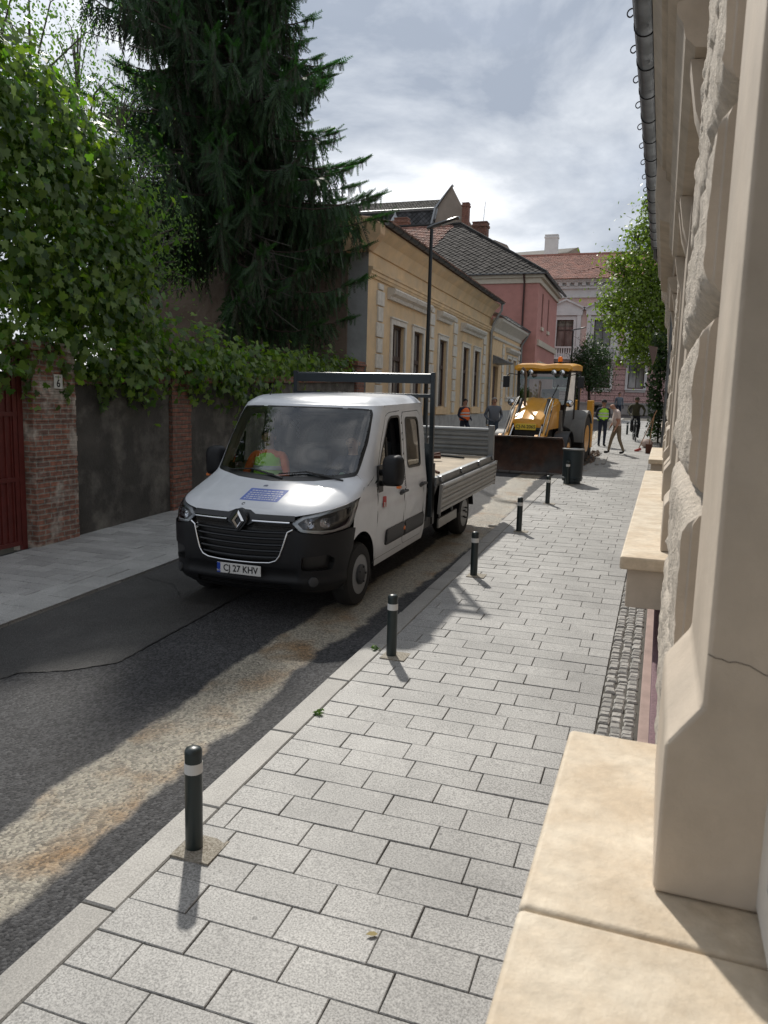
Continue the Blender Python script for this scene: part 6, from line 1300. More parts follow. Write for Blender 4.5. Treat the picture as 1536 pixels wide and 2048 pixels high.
lp2 = copy_tree(lp1, (-5.2, 52, gz(52)), 0, 'distant street lamp in front of the palace beside the round tree'); lp2.scale = (1, 1, .84)

# leaning broom and shovel, sack, bucket at the far end of the sill
M_woodh = mat('wood_handle', (.30, .17, .09), .7, var=.2, vscale=20)
sh = empty('broom', (-.35, 28.6, gz(28.6)), label='long handled broom with red bristles leaning on the wall under the ivy', cat='broom')
b = MB(); b.tube([(0, 0, .12), (.5, .35, 1.45)], .017, 6); b.build('handle', M_woodh, sh)
b = MB(); b.obox((-.03, -.02, .05), (.24, .06, .09), (0, -.35, .4)); b.build('bristles', mat('red_bristles', (.38, .07, .06), .8), sh, bevel=.01)
sp = empty('spade', (-.02, 27.9, gz(27.9)), label='spade standing upright against the wall next to the broom', cat='spade')
b = MB(); b.tube([(0, 0, .3), (.1, .08, 1.35)], .017, 6); b.build('handle', M_woodh, sp); b = MB(); b.prism([(-.1, 0), (.1, 0), (.11, .32), (-.11, .32)], 'y', -.01, .01); b.build('blade', M_rust, sp)
b = MB(); b.ell((0, 0, .16), (.22, .28, .17), 14, 9); sk = tag(b.build('rubble_sack', mat('sack', (.45, .36, .32), .9, var=.3, vscale=6, bump=.8, bscale=14), smooth=60), 'pale bulging sack on the pavement at the foot of the ivy', 'sack'); sk.location = (-.10, 30.4, gz(30.4))
# dug-up kerb: open hole with planks
b = MB(); b.add([(x, y, gz(y) + .004) for x, y in ((-2.25, 23.2), (-1.75, 23.0), (-1.55, 25.2), (-1.5, 27.4), (-1.75, 27.6), (-2.3, 27.4))], [tuple(range(6))]); tag(b.build('trench', mat('wet_soil', (.03, .025, .02), .8, bump=1, bscale=20), smooth=0), kind='structure')
random.seed(4); b = MB()
for k in range(60):
    x, y = random.uniform(-2.25, -1.55), random.uniform(23.1, 27.5); s = random.uniform(.03, .10); b.obox((x, y, gz(y) + s * .3), (s, s * random.uniform(.7, 1.5), s * .8), (random.uniform(-1, 1), random.uniform(-1, 1), random.uniform(0, 3)))
tag(b.build('rubble', mat('rubble', (.16, .12, .09), .9, var=.4, vscale=8), bevel=.006, seg=1), 'loose earth and broken stones in the dug up kerb', 'rubble', kind='stuff')
for k, (x, y, r_) in enumerate([(-1.42, 23.3, .05), (-1.27, 23.6, .02)]):
    b = MB(); b.box(-.06, .06, 0, 2.3, 0, .03); o = tag(b.build('kerb_plank', M_kerb, bevel=.004), ['pale stone strip lying along the trench, the one nearer the road', 'pale stone strip lying along the trench, the one nearer the wall'][k], 'stone strip'); o.location = (x, y, gz(y) + .004); o.rotation_euler = (math.atan(.033), 0, r_)
# small fallen leaf and a weed tuft at the kerb
for k, (x, y) in enumerate([(-2.18, 5.0), (-2.25, 6.45)]):
    C_ = np.array([x, y, gz(y) + .015]) + rng.normal(0, .016, (34, 3)) * [1, 1, .4]; V_, F_ = leaves(C_, np.tile([0., -.3, 1.], (34, 1)), .035, OVAL, .1, .6); o = npmesh('weed', V_, F_, M_small); tag(o, ['small green weed growing in the kerb joint nearest the camera', 'small green weed at the foot of the second bollard'][k], 'weed')
C_ = np.array([[-1.02, 2.98, gz(2.98) + .012]]); V_, F_ = leaves(C_, np.array([[0., 0, 1.]]), .05, OVAL, .1, .3); tag(npmesh('fallen_leaf', V_, F_, mat('dry_leaf', (.22, .17, .05), .7)), 'single dry leaf lying on the pavement slabs to the right of the front bollard', 'leaf')

# ================================================================== BACKHOE LOADER (local: y back from the bucket)
M_y = mat('machine_yellow', (.72, .34, .025), .38, var=.10, vscale=3, coat=.3); M_bk = mat('machine_black', (.016, .017, .019), .5, var=.2, vscale=5); M_gm = mat('machine_grey', (.16, .16, .155), .6, .1, var=.25, vscale=4)
M_buck = mat('worn_bucket', (.075, .038, .025), .6, .5, var=.5, vscale=5, col2=(.05, .045, .042), c2scale=2.2, bump=.3, bscale=20, detail=9)
M_mgl = glassmat('cab_glass', (.42, .58, .52), .10, .01); M_hose = mat('hose', (.01, .01, .01), .5); M_rod = mat('piston_rod', (.7, .7, .7), .12, 1); M_green = mat('sun_strip', (.02, .28, .20), .4)
EX, EY = -3.32, 20.72
bh = empty('backhoe_loader', (EX, EY, gz(EY) - .045), (math.atan(.033), 0, -.085), 'yellow backhoe loader with its wide rusty bucket lowered, facing the truck', 'excavator')
b = MB(); bp_ = [(.02, .03), (.0, .10), (.06, .60), (.10, .92), (.22, .98)]   # front lip to top edge (open face looks forward)
BWd = 1.16
prof = [(-.02, .04), (.45, .06), (.66, .16), (.74, .38), (.66, .66), (.40, .86), (.12, .96)]; prof = [(-.10, .035), (.0, .05), (.06, .12), (.10, .30), (.11, .55), (.08, .80), (.02, .93), (-.02, .965)]
rows = [[(x, y, z) for y, z in prof] for x in np.linspace(-BWd, BWd, 9)]; b.grid(rows); rows2 = [[(x, y + .035 + .30 * sin(pi * max(0, min(1, (z - .03) / .93))), z) for y, z in prof] for x in np.linspace(-BWd, BWd, 9)]; b.grid(rows2)
for x in (-BWd, BWd):
    s_ = 1 if x > 0 else -1; b.prism([(-.14, .03)] + [(y, z) for y, z in prof][1:] + [(y + .035 + .30 * sin(pi * max(0, min(1, (z - .03) / .93))), z) for y, z in prof[::-1]], 'x', x, x + s_ * .025)
b.box(-BWd, BWd, -.05, .06, .955, 1.0)
b.build('bucket', M_buck, bh, smooth=40, weld=False)
b = MB()
for k in range(7): x0_ = -BWd + k * 2 * BWd / 7; b.box(x0_ + .006, x0_ + 2 * BWd / 7 - .006, -.17, -.06, .012, .07)
b.build('cutting_edge', mat('worn_steel', (.16, .15, .14), .45, .6), bh, bevel=.006, seg=1)
# loader arms and rams
for s in (1, -1):
    b = MB(); x = s * .50; b.prism([(.32, .62), (.36, .82), (1.55, 1.72), (2.5, 1.86), (2.6, 1.7), (1.7, 1.5), (.55, .58)], 'x', x - .05, x + .05); b.build('loader_arm', M_y, bh, bevel=.012)
    b = MB(); b.tube([(x - s * .10, .95, 1.22), (x - s * .11, 1.75, 1.92)], .055, 10); b.build('ram', M_bk, bh, smooth=40); b = MB(); b.tube([(x - s * .09, .42, .80), (x - s * .10, .95, 1.23)], .03, 8); b.build('ram_rod', M_rod, bh)
    b = MB(); b.tube([(x + s * .08, .6, 1.0), (x + s * .07, 1.3, 1.66), (x + s * .02, 1.8, 1.98)], .016, 5); b.tube([(x - s * .02, .6, 1.06), (x - s * .02, 1.3, 1.72), (x - s * .02, 1.8, 2.0)], .016, 5); b.build('hose', M_hose, bh)
    b = MB(); b.prism([(.28, .52), (.22, .95), (.42, 1.02), (.60, .72)], 'x', x - .16, x - .07); b.build('bucket_link', M_y, bh, bevel=.01)
# bonnet: sloping, tapered
b = MB(); rows = []
for y, w, zt, zb in [(.92, .40, 1.34, 1.18), (.95, .43, 1.42, 1.10), (1.10, .46, 1.50, 1.10), (1.5, .50, 1.66, 1.10), (2.0, .54, 1.84, 1.10), (2.55, .56, 1.96, 1.10)]:
    rows.append([(-w, y, zb), (-w * 1.0, y, zt - .14), (-w * .86, y, zt - .02), (-w * .40, y, zt + .015), (-w * .34, y, zt - .005), (w * .34, y, zt - .005), (w * .40, y, zt + .015), (w * .86, y, zt - .02), (w, y, zt - .14), (w, y, zb)])
b.grid(rows); b.add(rows[0], [tuple(range(10))]); b.build('bonnet', M_y, bh, smooth=35)
b = MB(); b.box(-.40, .40, .96, 2.5, .55, 1.12); b.box(-.36, .36, .9, .96, .72, 1.10)
for k in range(9): b.box(-.36, .36, .885, .90, .74 + k * .03, .752 + k * .03)
b.build('radiator_grille', M_bk, bh)
M_ypl = mat('yellow_plate', (.75, .55, .05), .5); b = MB(); b.box(-.29, .29, -.006, .006, -.085, .085); pl2 = b.build('number_plate', M_ypl, bh, bevel=.004); pl2.location = (-.02, .80, 1.20); pl2.rotation_euler = (-.1, 0, 0)
text('CJ-N-2065', .125, M_blk, 'registration', pl2, (0, -.008, 0), (pi / 2, 0, 0), ext=.0006, bold=.002)
b = MB(); b.tube([(-.30, 1.75, 1.70), (-.30, 1.75, 2.62), (-.32, 1.68, 2.74), (-.36, 1.58, 2.80)], [.038, .038, .038, .036], 10); b.build('exhaust', mat('exhaust_steel', (.22, .17, .13), .45, .7), bh, smooth=50)
# cab
b = MB(); c0, c1, cw0, cw1, zt = 2.62, 4.1, .72, .80, 2.78
def post(x0, y0, z0, x1, y1, z1, w=.045): b.tube([(x0, y0, z0), (x1, y1, z1)], w, 4)
for s in (1, -1):
    post(s * .70, 2.55, 1.75, s * .76, 2.72, 2.74); post(s * .62, 2.60, 1.2, s * .70, 2.55, 1.78); post(s * .80, 3.35, .95, s * .82, 3.35, 2.74, .035); post(s * .80, 4.1, 1.1, s * .80, 4.1, 2.74); post(s * .70, 2.55, 1.76, s * .62, 2.62, 1.15)
    post(s * .76, 2.72, 2.74, s * .80, 4.1, 2.74); post(s * .62, 2.62, 1.15, s * .80, 3.35, .95)
post(-.76, 2.72, 2.74, .76, 2.72, 2.74); post(-.8, 4.1, 2.74, .8, 4.1, 2.74); b.box(-.62, .62, 2.62, 4.1, .95, 1.25); b.build('cab_frame', M_bk, bh, bevel=.004)
b = MB(); b.add([(-.66, 2.56, 1.76), (.66, 2.56, 1.76), (.73, 2.72, 2.72), (-.73, 2.72, 2.72)], [(0, 1, 2, 3)]); b.build('windscreen', M_mgl, bh)
for s in (1, -1):
    b = MB(); b.add([(s * .70, 2.6, 1.74), (s * .62, 2.66, 1.18), (s * .80, 3.33, .98), (s * .82, 3.33, 2.7), (s * .76, 2.74, 2.7)], [(0, 1, 2, 3, 4)]); b.build('door', M_mgl, bh)
    b = MB(); b.add([(s * .81, 3.38, 1.2), (s * .81, 4.08, 1.2), (s * .81, 4.08, 2.7), (s * .82, 3.38, 2.7)], [(0, 1, 2, 3)]); b.build('side_window', M_mgl, bh)
    b = MB(); b.tube([(s * .76, 2.75, 2.62), (s * 1.02, 2.62, 2.66), (s * 1.08, 2.6, 2.6)], .014, 6); ma = b.build('mirror_arm', M_bk, bh); b = MB(); b.obox((s * 1.10, 2.6, 2.42), (.20, .05, .34)); b.build('mirror', M_bk, ma, bevel=.02)
    b = MB(); b.tube([(s * .66, 2.6, 1.72), (s * .82, 2.45, 1.74)], .016, 6); b.lathe([(.02, 2.46), (.09, 2.43), (.11, 2.36), (.10, 2.35)], 16, (s * .86, 0, 1.82), 'y'); wl = b.build('work_lamp', M_bk, bh); b = MB(); b.lathe([(.095, 2.352), (.095, 2.34), (.05, 2.325), (.001, 2.32)], 16, (s * .86, 0, 1.82), 'y'); b.build('lens', M_refl, wl)
b = MB(); b.add([(-.72, 2.69, 2.50), (.72, 2.69, 2.50), (.74, 2.71, 2.58), (-.74, 2.71, 2.58)], [(0, 1, 2, 3)]); b.build('sun_strip', M_green, bh)
b = MB(); b.box(-.76, .76, 2.70, 4.15, 2.66, 2.76); b.build('cab_ceiling', M_bk, bh)
b = MB(); rows = []
for y, w, z in [(2.52, .74, 2.78), (2.50, .80, 2.82), (2.56, .85, 2.92), (3.2, .87, 2.97), (4.1, .87, 2.95), (4.3, .84, 2.88), (4.32, .80, 2.80)]:
    rows.append([(-w, y, 2.76 if y > 2.55 else z - .03), (-w, y, z - .05), (-w * .9, y, z), (-w * .35, y, z + .01), (0, y, z - .025), (w * .35, y, z + .01), (w * .9, y, z), (w, y, z - .05), (w, y, 2.76 if y > 2.55 else z - .03)])
b.grid(rows); b.add(rows[0], [tuple(range(9))]); b.add(rows[-1], [tuple(range(9))]); b.box(-.8, .8, 2.56, 4.3, 2.75, 2.765); b.build('cab_roof', M_y, bh, smooth=35)
for x in (-.58, -.34, .34, .58):
    b = MB(); b.lathe([(.03, 2.56), (.075, 2.53), (.085, 2.47), (.08, 2.46)], 14, (x, 0, 2.70), 'y'); lf = b.build('roof_lamp', M_bk, bh); b = MB(); b.lathe([(.076, 2.462), (.07, 2.45), (.001, 2.44)], 14, (x, 0, 2.70), 'y'); b.build('lens', M_refl, lf)
b = MB(); b.lathe([(.02, 2.95), (.02, 3.0), (.07, 3.0), (.07, 3.02)], 14, (.36, 3.2, 0)); bc = b.build('beacon', M_bk, bh); b = MB(); b.lathe([(.065, 3.02), (.07, 3.1), (.055, 3.16), (.001, 3.18)], 14, (.36, 3.2, 0)); b.build('beacon_lens', mat('orange_beacon', (.85, .22, .02), .25), bc, smooth=50)
b = MB(); b.box(-.28, .28, 3.2, 3.7, 1.3, 1.5); b.box(-.26, .26, 3.65, 3.8, 1.5, 2.2); b.build('seat', M_int, bh, bevel=.03); b = MB(); b.tube([(0, 2.75, 1.3), (0, 2.95, 1.75)], .03, 6); b.tube([(.18 * cos(t), 2.95 + .06 * sin(t), 1.78 + .12 * sin(t)) for t in np.linspace(0, 2 * pi, 15)], .014, 5); b.build('steering_wheel', M_bk, bh)
b = MB(); b.tube([(.62, 2.6, 1.80), (.30, 2.58, 1.98), (.45, 2.62, 2.35)], .01, 5); b.build('wiper', M_bk, bh)
# wheels, mudguards, stabilisers, rear arm
def mwheel(x, y, s, r, w, rr):
    b = MB(); b.lathe([(rr, x), (r * .75, x + s * .01), (r * .94, x - s * .0), (r, x - s * .05), (r, x - s * (w - .05)), (r * .94, x - s * w), (rr, x - s * w)], 30, (0, y, r), 'x')
    for k in range(18):
        a = 2 * pi * k / 18; b.obox((x - s * w * .3, y + cos(a) * r, r + sin(a) * r), (w * .55, .045, .06), (-a + pi / 2 if 0 else a, 0, 0))
    t = b.build('wheel', M_rub, bh, smooth=35, weld=False); b = MB(); b.lathe([(rr * 1.02, x + s * .005), (rr * .95, x - s * .03), (rr * .6, x - s * .10), (rr * .35, x - s * .06), (.001, x - s * .05)], 24, (0, y, r), 'x'); b.build('rim', M_y, t, smooth=35)
for s in (1, -1):
    mwheel(s * 1.0, 1.75, s, .47, .30, .27); mwheel(s * 1.14, 3.95, s, .72, .42, .40)
    b = MB(); G2 = [[(x_, 1.75 + .58 * cos(t), .50 + .56 * sin(t)) for t in np.linspace(.35, pi - .2, 12)] for x_ in (s * .66, s * 1.06)]; b.grid(G2); b.grid([[ (p[0], p[1], p[2] - .03) for p in g_] for g_ in G2]); b.build('front_mudguard', M_bk, bh, smooth=50)
    b = MB(); G2 = [[(x_, 3.95 + .86 * cos(t), .74 + .84 * sin(t)) for t in np.linspace(.5, pi + .1, 14)] for x_ in (s * .66, s * 1.17)]; b.grid(G2); b.add([(s * .68, p[1], p[2]) for p in G2[0]], [tuple(range(14))])
    b.add([(s * 1.17, p[1], p[2]) for p in G2[1]] + [(s * 1.17, 3.95 + .74 * cos(t), .74 + .74 * sin(t)) for t in np.linspace(pi + .1, .5, 14)], [tuple(range(28))]); b.build('rear_mudguard', M_gm, bh, smooth=50)
    b = MB(); b.box(s * 1.02 - .09, s * 1.02 + .09, 4.95, 5.25, .35, 1.85); b.build('stabiliser', M_y, bh, bevel=.015); b = MB(); b.box(s * 1.02 - .07, s * 1.02 + .07, 4.97, 5.2, .02, .35); b.box(s * 1.02 - .2, s * 1.02 + .2, 4.9, 5.3, 0.01, .06); b.build('stabiliser_foot', M_bk, bh)
b = MB(); b.box(-.45, .45, 2.4, 5.0, .45, .95); b.box(-.9, .9, 4.85, 5.1, .5, .9); b.tube([(-.9, 1.75, .47), (.9, 1.75, .47)], .09, 8); b.build('chassis', M_bk, bh)
b = MB(); b.prism([(5.1, .7), (5.4, 1.0), (6.1, 2.35), (5.9, 2.55), (5.6, 2.2), (5.0, 1.1)], 'x', .30, .52); b.prism([(5.9, 2.5), (6.2, 2.4), (6.0, 1.2), (5.75, 1.1)], 'x', .32, .50); b.build('rear_boom', M_y, bh, bevel=.015)
b = MB(); b.prism([(5.7, 1.15), (6.1, 1.15), (6.15, .75), (5.75, .65)], 'x', .2, .62); b.build('rear_bucket', M_bk, bh, bevel=.015)
b = MB(); b.box(.55, .64, 2.45, 2.75, .9, 1.6); b.build('step_panel', M_gm, bh)
# ================================================================== PEOPLE
M_hair = mat('dark_hair', (.02, .015, .012), .8); M_grh = mat('grey_hair', (.25, .23, .21), .8)
M_hiv = mat('hi_vis_yellow', (.42, .80, .06), .7); M_org = mat('hi_vis_orange', (.85, .16, .03), .7); M_navy = mat('navy_cloth', (.018, .024, .045), .85); M_blk2 = mat('black_cloth', (.014, .014, .016), .85); M_shirt = mat('grey_blue_shirt', (.12, .14, .17), .85); M_jean = mat('jeans', (.05, .08, .12), .85)
M_pinkw = mat('pale_pink_shirt', (.58, .50, .47), .85, var=.1, vscale=8); M_khaki = mat('khaki_trousers', (.20, .16, .11), .85); M_shoe = mat('black_shoe', (.012, .011, .010), .5); M_silver = mat('reflective_tape', (.55, .56, .55), .4); M_olive = mat('olive_cloth', (.07, .065, .035), .85)
def skin(name, verts, edges, root, m, parent, sub=2, matfn=None):
    """verts: name -> (pos, radius); one continuous skinned surface"""
    ks = list(verts); me = bpy.data.meshes.new(name); me.from_pydata([verts[k][0] for k in ks], [(ks.index(a), ks.index(b_)) for a, b_ in edges], [])
    o = bpy.data.objects.new(name, me); COL.objects.link(o); md = o.modifiers.new('s', 'SKIN'); md.use_smooth_shade = True
    sv = me.skin_vertices[0].data
    for i, k in enumerate(ks):
        r = verts[k][1]; sv[i].radius = r if isinstance(r, (tuple, list)) else (r, r); sv[i].use_root = (k == root)
    s2 = o.modifiers.new('u', 'SUBSURF'); s2.levels = s2.render_levels = sub
    bpy.context.view_layer.update(); me2 = bpy.data.meshes.new_from_object(o.evaluated_get(bpy.context.evaluated_depsgraph_get())); bpy.data.objects.remove(o)
    ms = m if isinstance(m, (list, tuple)) else [m]; me2.materials.clear()
    for q in ms: me2.materials.append(q)
    me2.polygons.foreach_set('use_smooth', [True] * len(me2.polygons))
    if matfn:
        for p in me2.polygons: p.material_index = matfn(p.center)
    o2 = bpy.data.objects.new(name, me2); COL.objects.link(o2); o2.parent = parent; return o2
def person(name, loc, rz, H, J, mats, matfn, label, hair=None, group=None, vest=None, cap=None, fat=1.0, cat='person', mirror_hands=True):
    """J: joint positions in a 1.75 m frame, facing local -y; the body is one mesh, hair, cap and vest are its children"""
    t = empty(name, loc, (0, 0, rz), label, cat, group); t.scale = (H / 1.75,) * 3; f = fat
    V = {'pel': (J['pel'], (.15 * f, .11 * f)), 'bel': (J['bel'], (.15 * f, .12 * f)), 'che': (J['che'], (.165 * f, .115)), 'nek': (J['nek'], .058), 'hd0': (J['hd0'], .062), 'hd1': (J['hd1'], (.078, .098)), 'hd2': (J['hd2'], (.066, .082))}
    E_ = [('pel', 'bel'), ('bel', 'che'), ('che', 'nek'), ('nek', 'hd0'), ('hd0', 'hd1'), ('hd1', 'hd2')]
    for s in 'LR':
        V.update({'sh' + s: (J['sh' + s], .068), 'el' + s: (J['el' + s], .048), 'wr' + s: (J['wr' + s], .032), 'ha' + s: (J['ha' + s], (.038, .022)), 'hi' + s: (J['hi' + s], .092 * (.6 + .4 * f)), 'kn' + s: (J['kn' + s], .064), 'an' + s: (J['an' + s], .045), 'he' + s: (J['he' + s], .044), 'to' + s: (J['to' + s], (.045, .03))})
        E_ += [('che', 'sh' + s), ('sh' + s, 'el' + s), ('el' + s, 'wr' + s), ('wr' + s, 'ha' + s), ('pel', 'hi' + s), ('hi' + s, 'kn' + s), ('kn' + s, 'an' + s), ('an' + s, 'he' + s), ('he' + s, 'to' + s)]
        # fingers: four chains and a thumb rooted in the palm
        w, h_ = Vector(J['wr' + s]), Vector(J['ha' + s]); d = (h_ - w).normalized(); sd_ = d.cross(Vector((0, 1, .2))).normalized()
        for k, (o_, L_) in enumerate([(-.026, .062), (-.009, .074), (.009, .07), (.025, .055)]):
            p0 = h_ + sd_ * o_ * .9 + d * .02; p1 = p0 + d * L_ * .5; p2 = p1 + (d + Vector((0, -.45, .0))).normalized() * L_ * .5
            V[f'f{k}a' + s] = (tuple(p0), .0105); V[f'f{k}b' + s] = (tuple(p1), .0095); V[f'f{k}c' + s] = (tuple(p2), .008); E_ += [('ha' + s, f'f{k}a' + s), (f'f{k}a' + s, f'f{k}b' + s), (f'f{k}b' + s, f'f{k}c' + s)]
        p0 = w.lerp(h_, .5) + sd_ * .035 + Vector((0, -.012, 0)); p1 = p0 + (d + sd_ * .6).normalized() * .04; V['ta' + s] = (tuple(p0), .0115); V['tb' + s] = (tuple(p1), .0095); E_ += [('wr' + s, 'ta' + s), ('ta' + s, 'tb' + s)]
    o = skin('body', V, E_, 'pel', mats, t, 2, matfn)
    hd = Vector(J['hd1']); up = (Vector(J['hd2']) - Vector(J['hd0'])).normalized(); fwv = Vector(J.get('face', (0, -1, 0))).normalized(); rt = fwv.cross(up).normalized()
    L3 = lambda a, b_, c: hd + rt * a + fwv * b_ + up * c
    b = MB(); b.tube([L3(0, .085, .02), L3(0, .112, -.012), L3(0, .09, -.022)], [.009, .016, .008], 6)
    for s in (1, -1): b.ell(L3(s * .085, -.005, -.005), (.012, .022, .032), 8, 6)
    b.build('nose_and_ears', M_skin, o, smooth=60)
    b = MB()
    for s in (1, -1): b.ell(L3(s * .032, .087, .018), (.012, .008, .006), 8, 5)
    b.tube([L3(-.024, .092, -.052), L3(0, .099, -.054), L3(.024, .092, -.052)], .005, 5); b.build('eyes_and_mouth', M_hair, o)
    if hair:
        b = MB(); P_ = []
        for i in range(8):
            th = i / 7 * (pi * .52); row = []
            for k in range(18):
                a = 2 * pi * k / 18; ff = cos(a); th2 = th * (1.0 if ff < .2 else 1 - .5 * (ff - .2)); d = (rt * sin(a) * sin(th2) * .094 + fwv * cos(a) * sin(th2) * .106 + up * cos(th2) * .118); row.append(L3(0, -.008, .016) + d)
            P_.append(row)
        b.grid(P_, close=True); b.build('hair', hair, o, smooth=60)
    if cap:
        b = MB(); P_ = []
        for i in range(7):
            th = i / 6 * (pi * .46); P_.append([L3(0, -.006, .03) + rt * sin(a) * sin(th) * .103 + fwv * cos(a) * sin(th) * .116 + up * cos(th) * .115 for a in [2 * pi * k / 18 for k in range(18)]])
        b.grid(P_, close=True); b.add([L3(-.07, .09, .045), L3(-.05, .17, .03), L3(.05, .17, .03), L3(.07, .09, .045), L3(-.07, .09, .035), L3(-.05, .17, .022), L3(.05, .17, .022), L3(.07, .09, .035)], [(0, 1, 2, 3), (4, 5, 6, 7), (0, 1, 5, 4), (1, 2, 6, 5), (2, 3, 7, 6)]); b.build('cap', cap, o, smooth=40)
    if vest:
        mv, z0 = vest; b = MB(); pel, che, nk = Vector(J['bel']), Vector(J['che']), Vector(J['nek']); rows = []
        ax = (Vector(J['shL']) - Vector(J['shR'])).normalized(); up2 = (che - pel).normalized(); fr = ax.cross(up2).normalized()
        for tt, w, d in [(-.75, .205 * f, .165 * f), (-.3, .20 * f, .168 * f), (.3, .20 * f, .165 * f), (.8, .205, .155), (1.15, .20, .14), (1.42, .15, .11), (1.6, .09, .08)]:
            c = pel.lerp(che, tt); rows.append([c + ax * w * cos(a) * (1 if abs(cos(a)) < .9 or tt < .7 else .86) + fr * d * sin(a) for a in [2 * pi * k / 20 for k in range(20)]])
        b.grid(rows, close=True); v_ = b.build('vest', mv, o, smooth=50)
        b = MB()
        for tt in (.0, .55): c = pel.lerp(che, tt); b.grid([[c + up2 * dz + ax * .207 * f * cos(a) + fr * .172 * f * sin(a) for a in [2 * pi * k / 20 for k in range(20)]] for dz in (-.025, .025)], close=True)
        b.build('reflective_tape', M_silver, v_, smooth=50)
    return t
def J0(**k):
    j = dict(pel=(0, 0, .96), bel=(0, -.01, 1.12), che=(0, 0, 1.32), nek=(0, 0, 1.475), hd0=(0, -.015, 1.54), hd1=(0, -.02, 1.62), hd2=(0, -.015, 1.695),
             shL=(.195, 0, 1.40), shR=(-.195, 0, 1.40), elL=(.235, .02, 1.12), elR=(-.235, .02, 1.12), wrL=(.24, -.05, .88), wrR=(-.24, -.05, .88), haL=(.24, -.07, .80), haR=(-.24, -.07, .80),
             hiL=(.095, 0, .90), hiR=(-.095, 0, .90), knL=(.10, -.01, .50), knR=(-.10, -.01, .50), anL=(.10, .02, .10), anR=(-.10, .02, .10), heL=(.10, .02, .045), heR=(-.10, .02, .045), toL=(.11, -.14, .035), toR=(-.11, -.14, .035)); j.update(k); return j
def dress(sk=0, top=1, bot=2, shoe=3, waist=.98, sleeve=.82, neck=1.46, shz=.09, armx=.20):
    def fn(c):
        if c.z > neck: return sk
        if c.z < shz: return shoe
        if abs(c.x) > armx and c.z < sleeve + .0: return sk if c.z > .55 else bot
        return top if c.z > waist else bot
    return fn
# man in the high-visibility vest, facing the camera
person('person', (-1.72, 30.1, gz(30.1)), .35, 1.74, J0(elR=(-.25, .05, 1.13), wrR=(-.17, -.12, 1.0), haR=(-.10, -.15, .98), elL=(.25, .06, 1.14), wrL=(.15, -.13, 1.02), haL=(.08, -.16, 1.0)), [M_skin, M_navy, M_navy, M_shoe], dress(sleeve=.3), 'man standing in a bright yellow green safety vest and dark cap beside the trench', hair=M_grh, vest=(M_hiv, 0), cap=M_blk2)
# heavy man, bare head bowed, walking left
person('person', (-1.08, 27.4, gz(27.4)), -1.25, 1.74, J0(bel=(0, -.06, 1.12), che=(0, -.05, 1.33), nek=(0, -.10, 1.475), hd0=(0, -.16, 1.52), hd1=(0, -.22, 1.585), hd2=(0, -.225, 1.665), shL=(.20, -.05, 1.40), shR=(-.20, -.05, 1.40), face=(0, -.85, -.5), elL=(.24, -.02, 1.13), wrL=(.22, -.10, .90), haL=(.21, -.13, .82), elR=(-.24, -.04, 1.13), wrR=(-.22, -.16, .92), haR=(-.20, -.2, .85), hiL=(.1, .02, .90), hiR=(-.1, 0, .90), knL=(.11, .06, .50), anL=(.12, .22, .12), heL=(.12, .23, .05), toL=(.13, .08, .035), knR=(-.11, -.14, .50), anR=(-.11, -.22, .10), heR=(-.11, -.21, .045), toR=(-.12, -.38, .035)), [M_skin, M_pinkw, M_khaki, M_shoe], lambda c: 0 if c.z > 1.50 or (abs(c.x) > .185 and c.z < 1.20 and c.z > .70) else (3 if c.z < .10 else (1 if c.z > .94 else 2)), 'stout bald man in a pale shirt and khaki trousers walking with bowed head', hair=None, fat=1.22)
# worker leaning at the yellow house
person('person', (-6.35, 27.2, gz(27.2)), .95, 1.72, J0(elR=(-.25, .05, 1.13), wrR=(-.19, -.15, 1.02), haR=(-.16, -.2, 1.0), elL=(.25, .05, 1.13), wrL=(.2, -.15, 1.02), haL=(.16, -.2, 1.0), knL=(.10, -.25, .55), anL=(.10, -.25, .12), heL=(.10, -.25, .05), toL=(.11, -.4, .035)), [M_skin, M_navy, M_navy, M_shoe], dress(sleeve=.3), 'worker in navy clothes and an orange safety vest in front of the yellow house wall', hair=M_hair, vest=(M_org, 0))
person('person', (-5.25, 27.0, gz(27.0)), .45, 1.80, J0(elR=(-.30, .06, 1.14), wrR=(-.22, -.08, 1.0), haR=(-.14, -.1, .98), elL=(.30, .06, 1.14), wrL=(.2, -.08, 1.0), haL=(.14, -.1, .98)), [M_skin, M_shirt, M_jean, M_shoe], lambda c: 0 if c.z > 1.47 else (3 if c.z < .09 else (1 if c.z > .93 or abs(c.x) > .2 else 2)), 'grey haired man in grey blue shirt and jeans, hands on hips by the excavator', hair=M_grh, fat=1.12)
person('person', (-1.95, 49.5, gz(49.5)), .3, 1.72, J0(), [M_skin, M_shirt, M_navy, M_shoe], dress(sleeve=.3), 'distant pedestrian in a grey top behind the bald man near the palace', hair=M_hair)
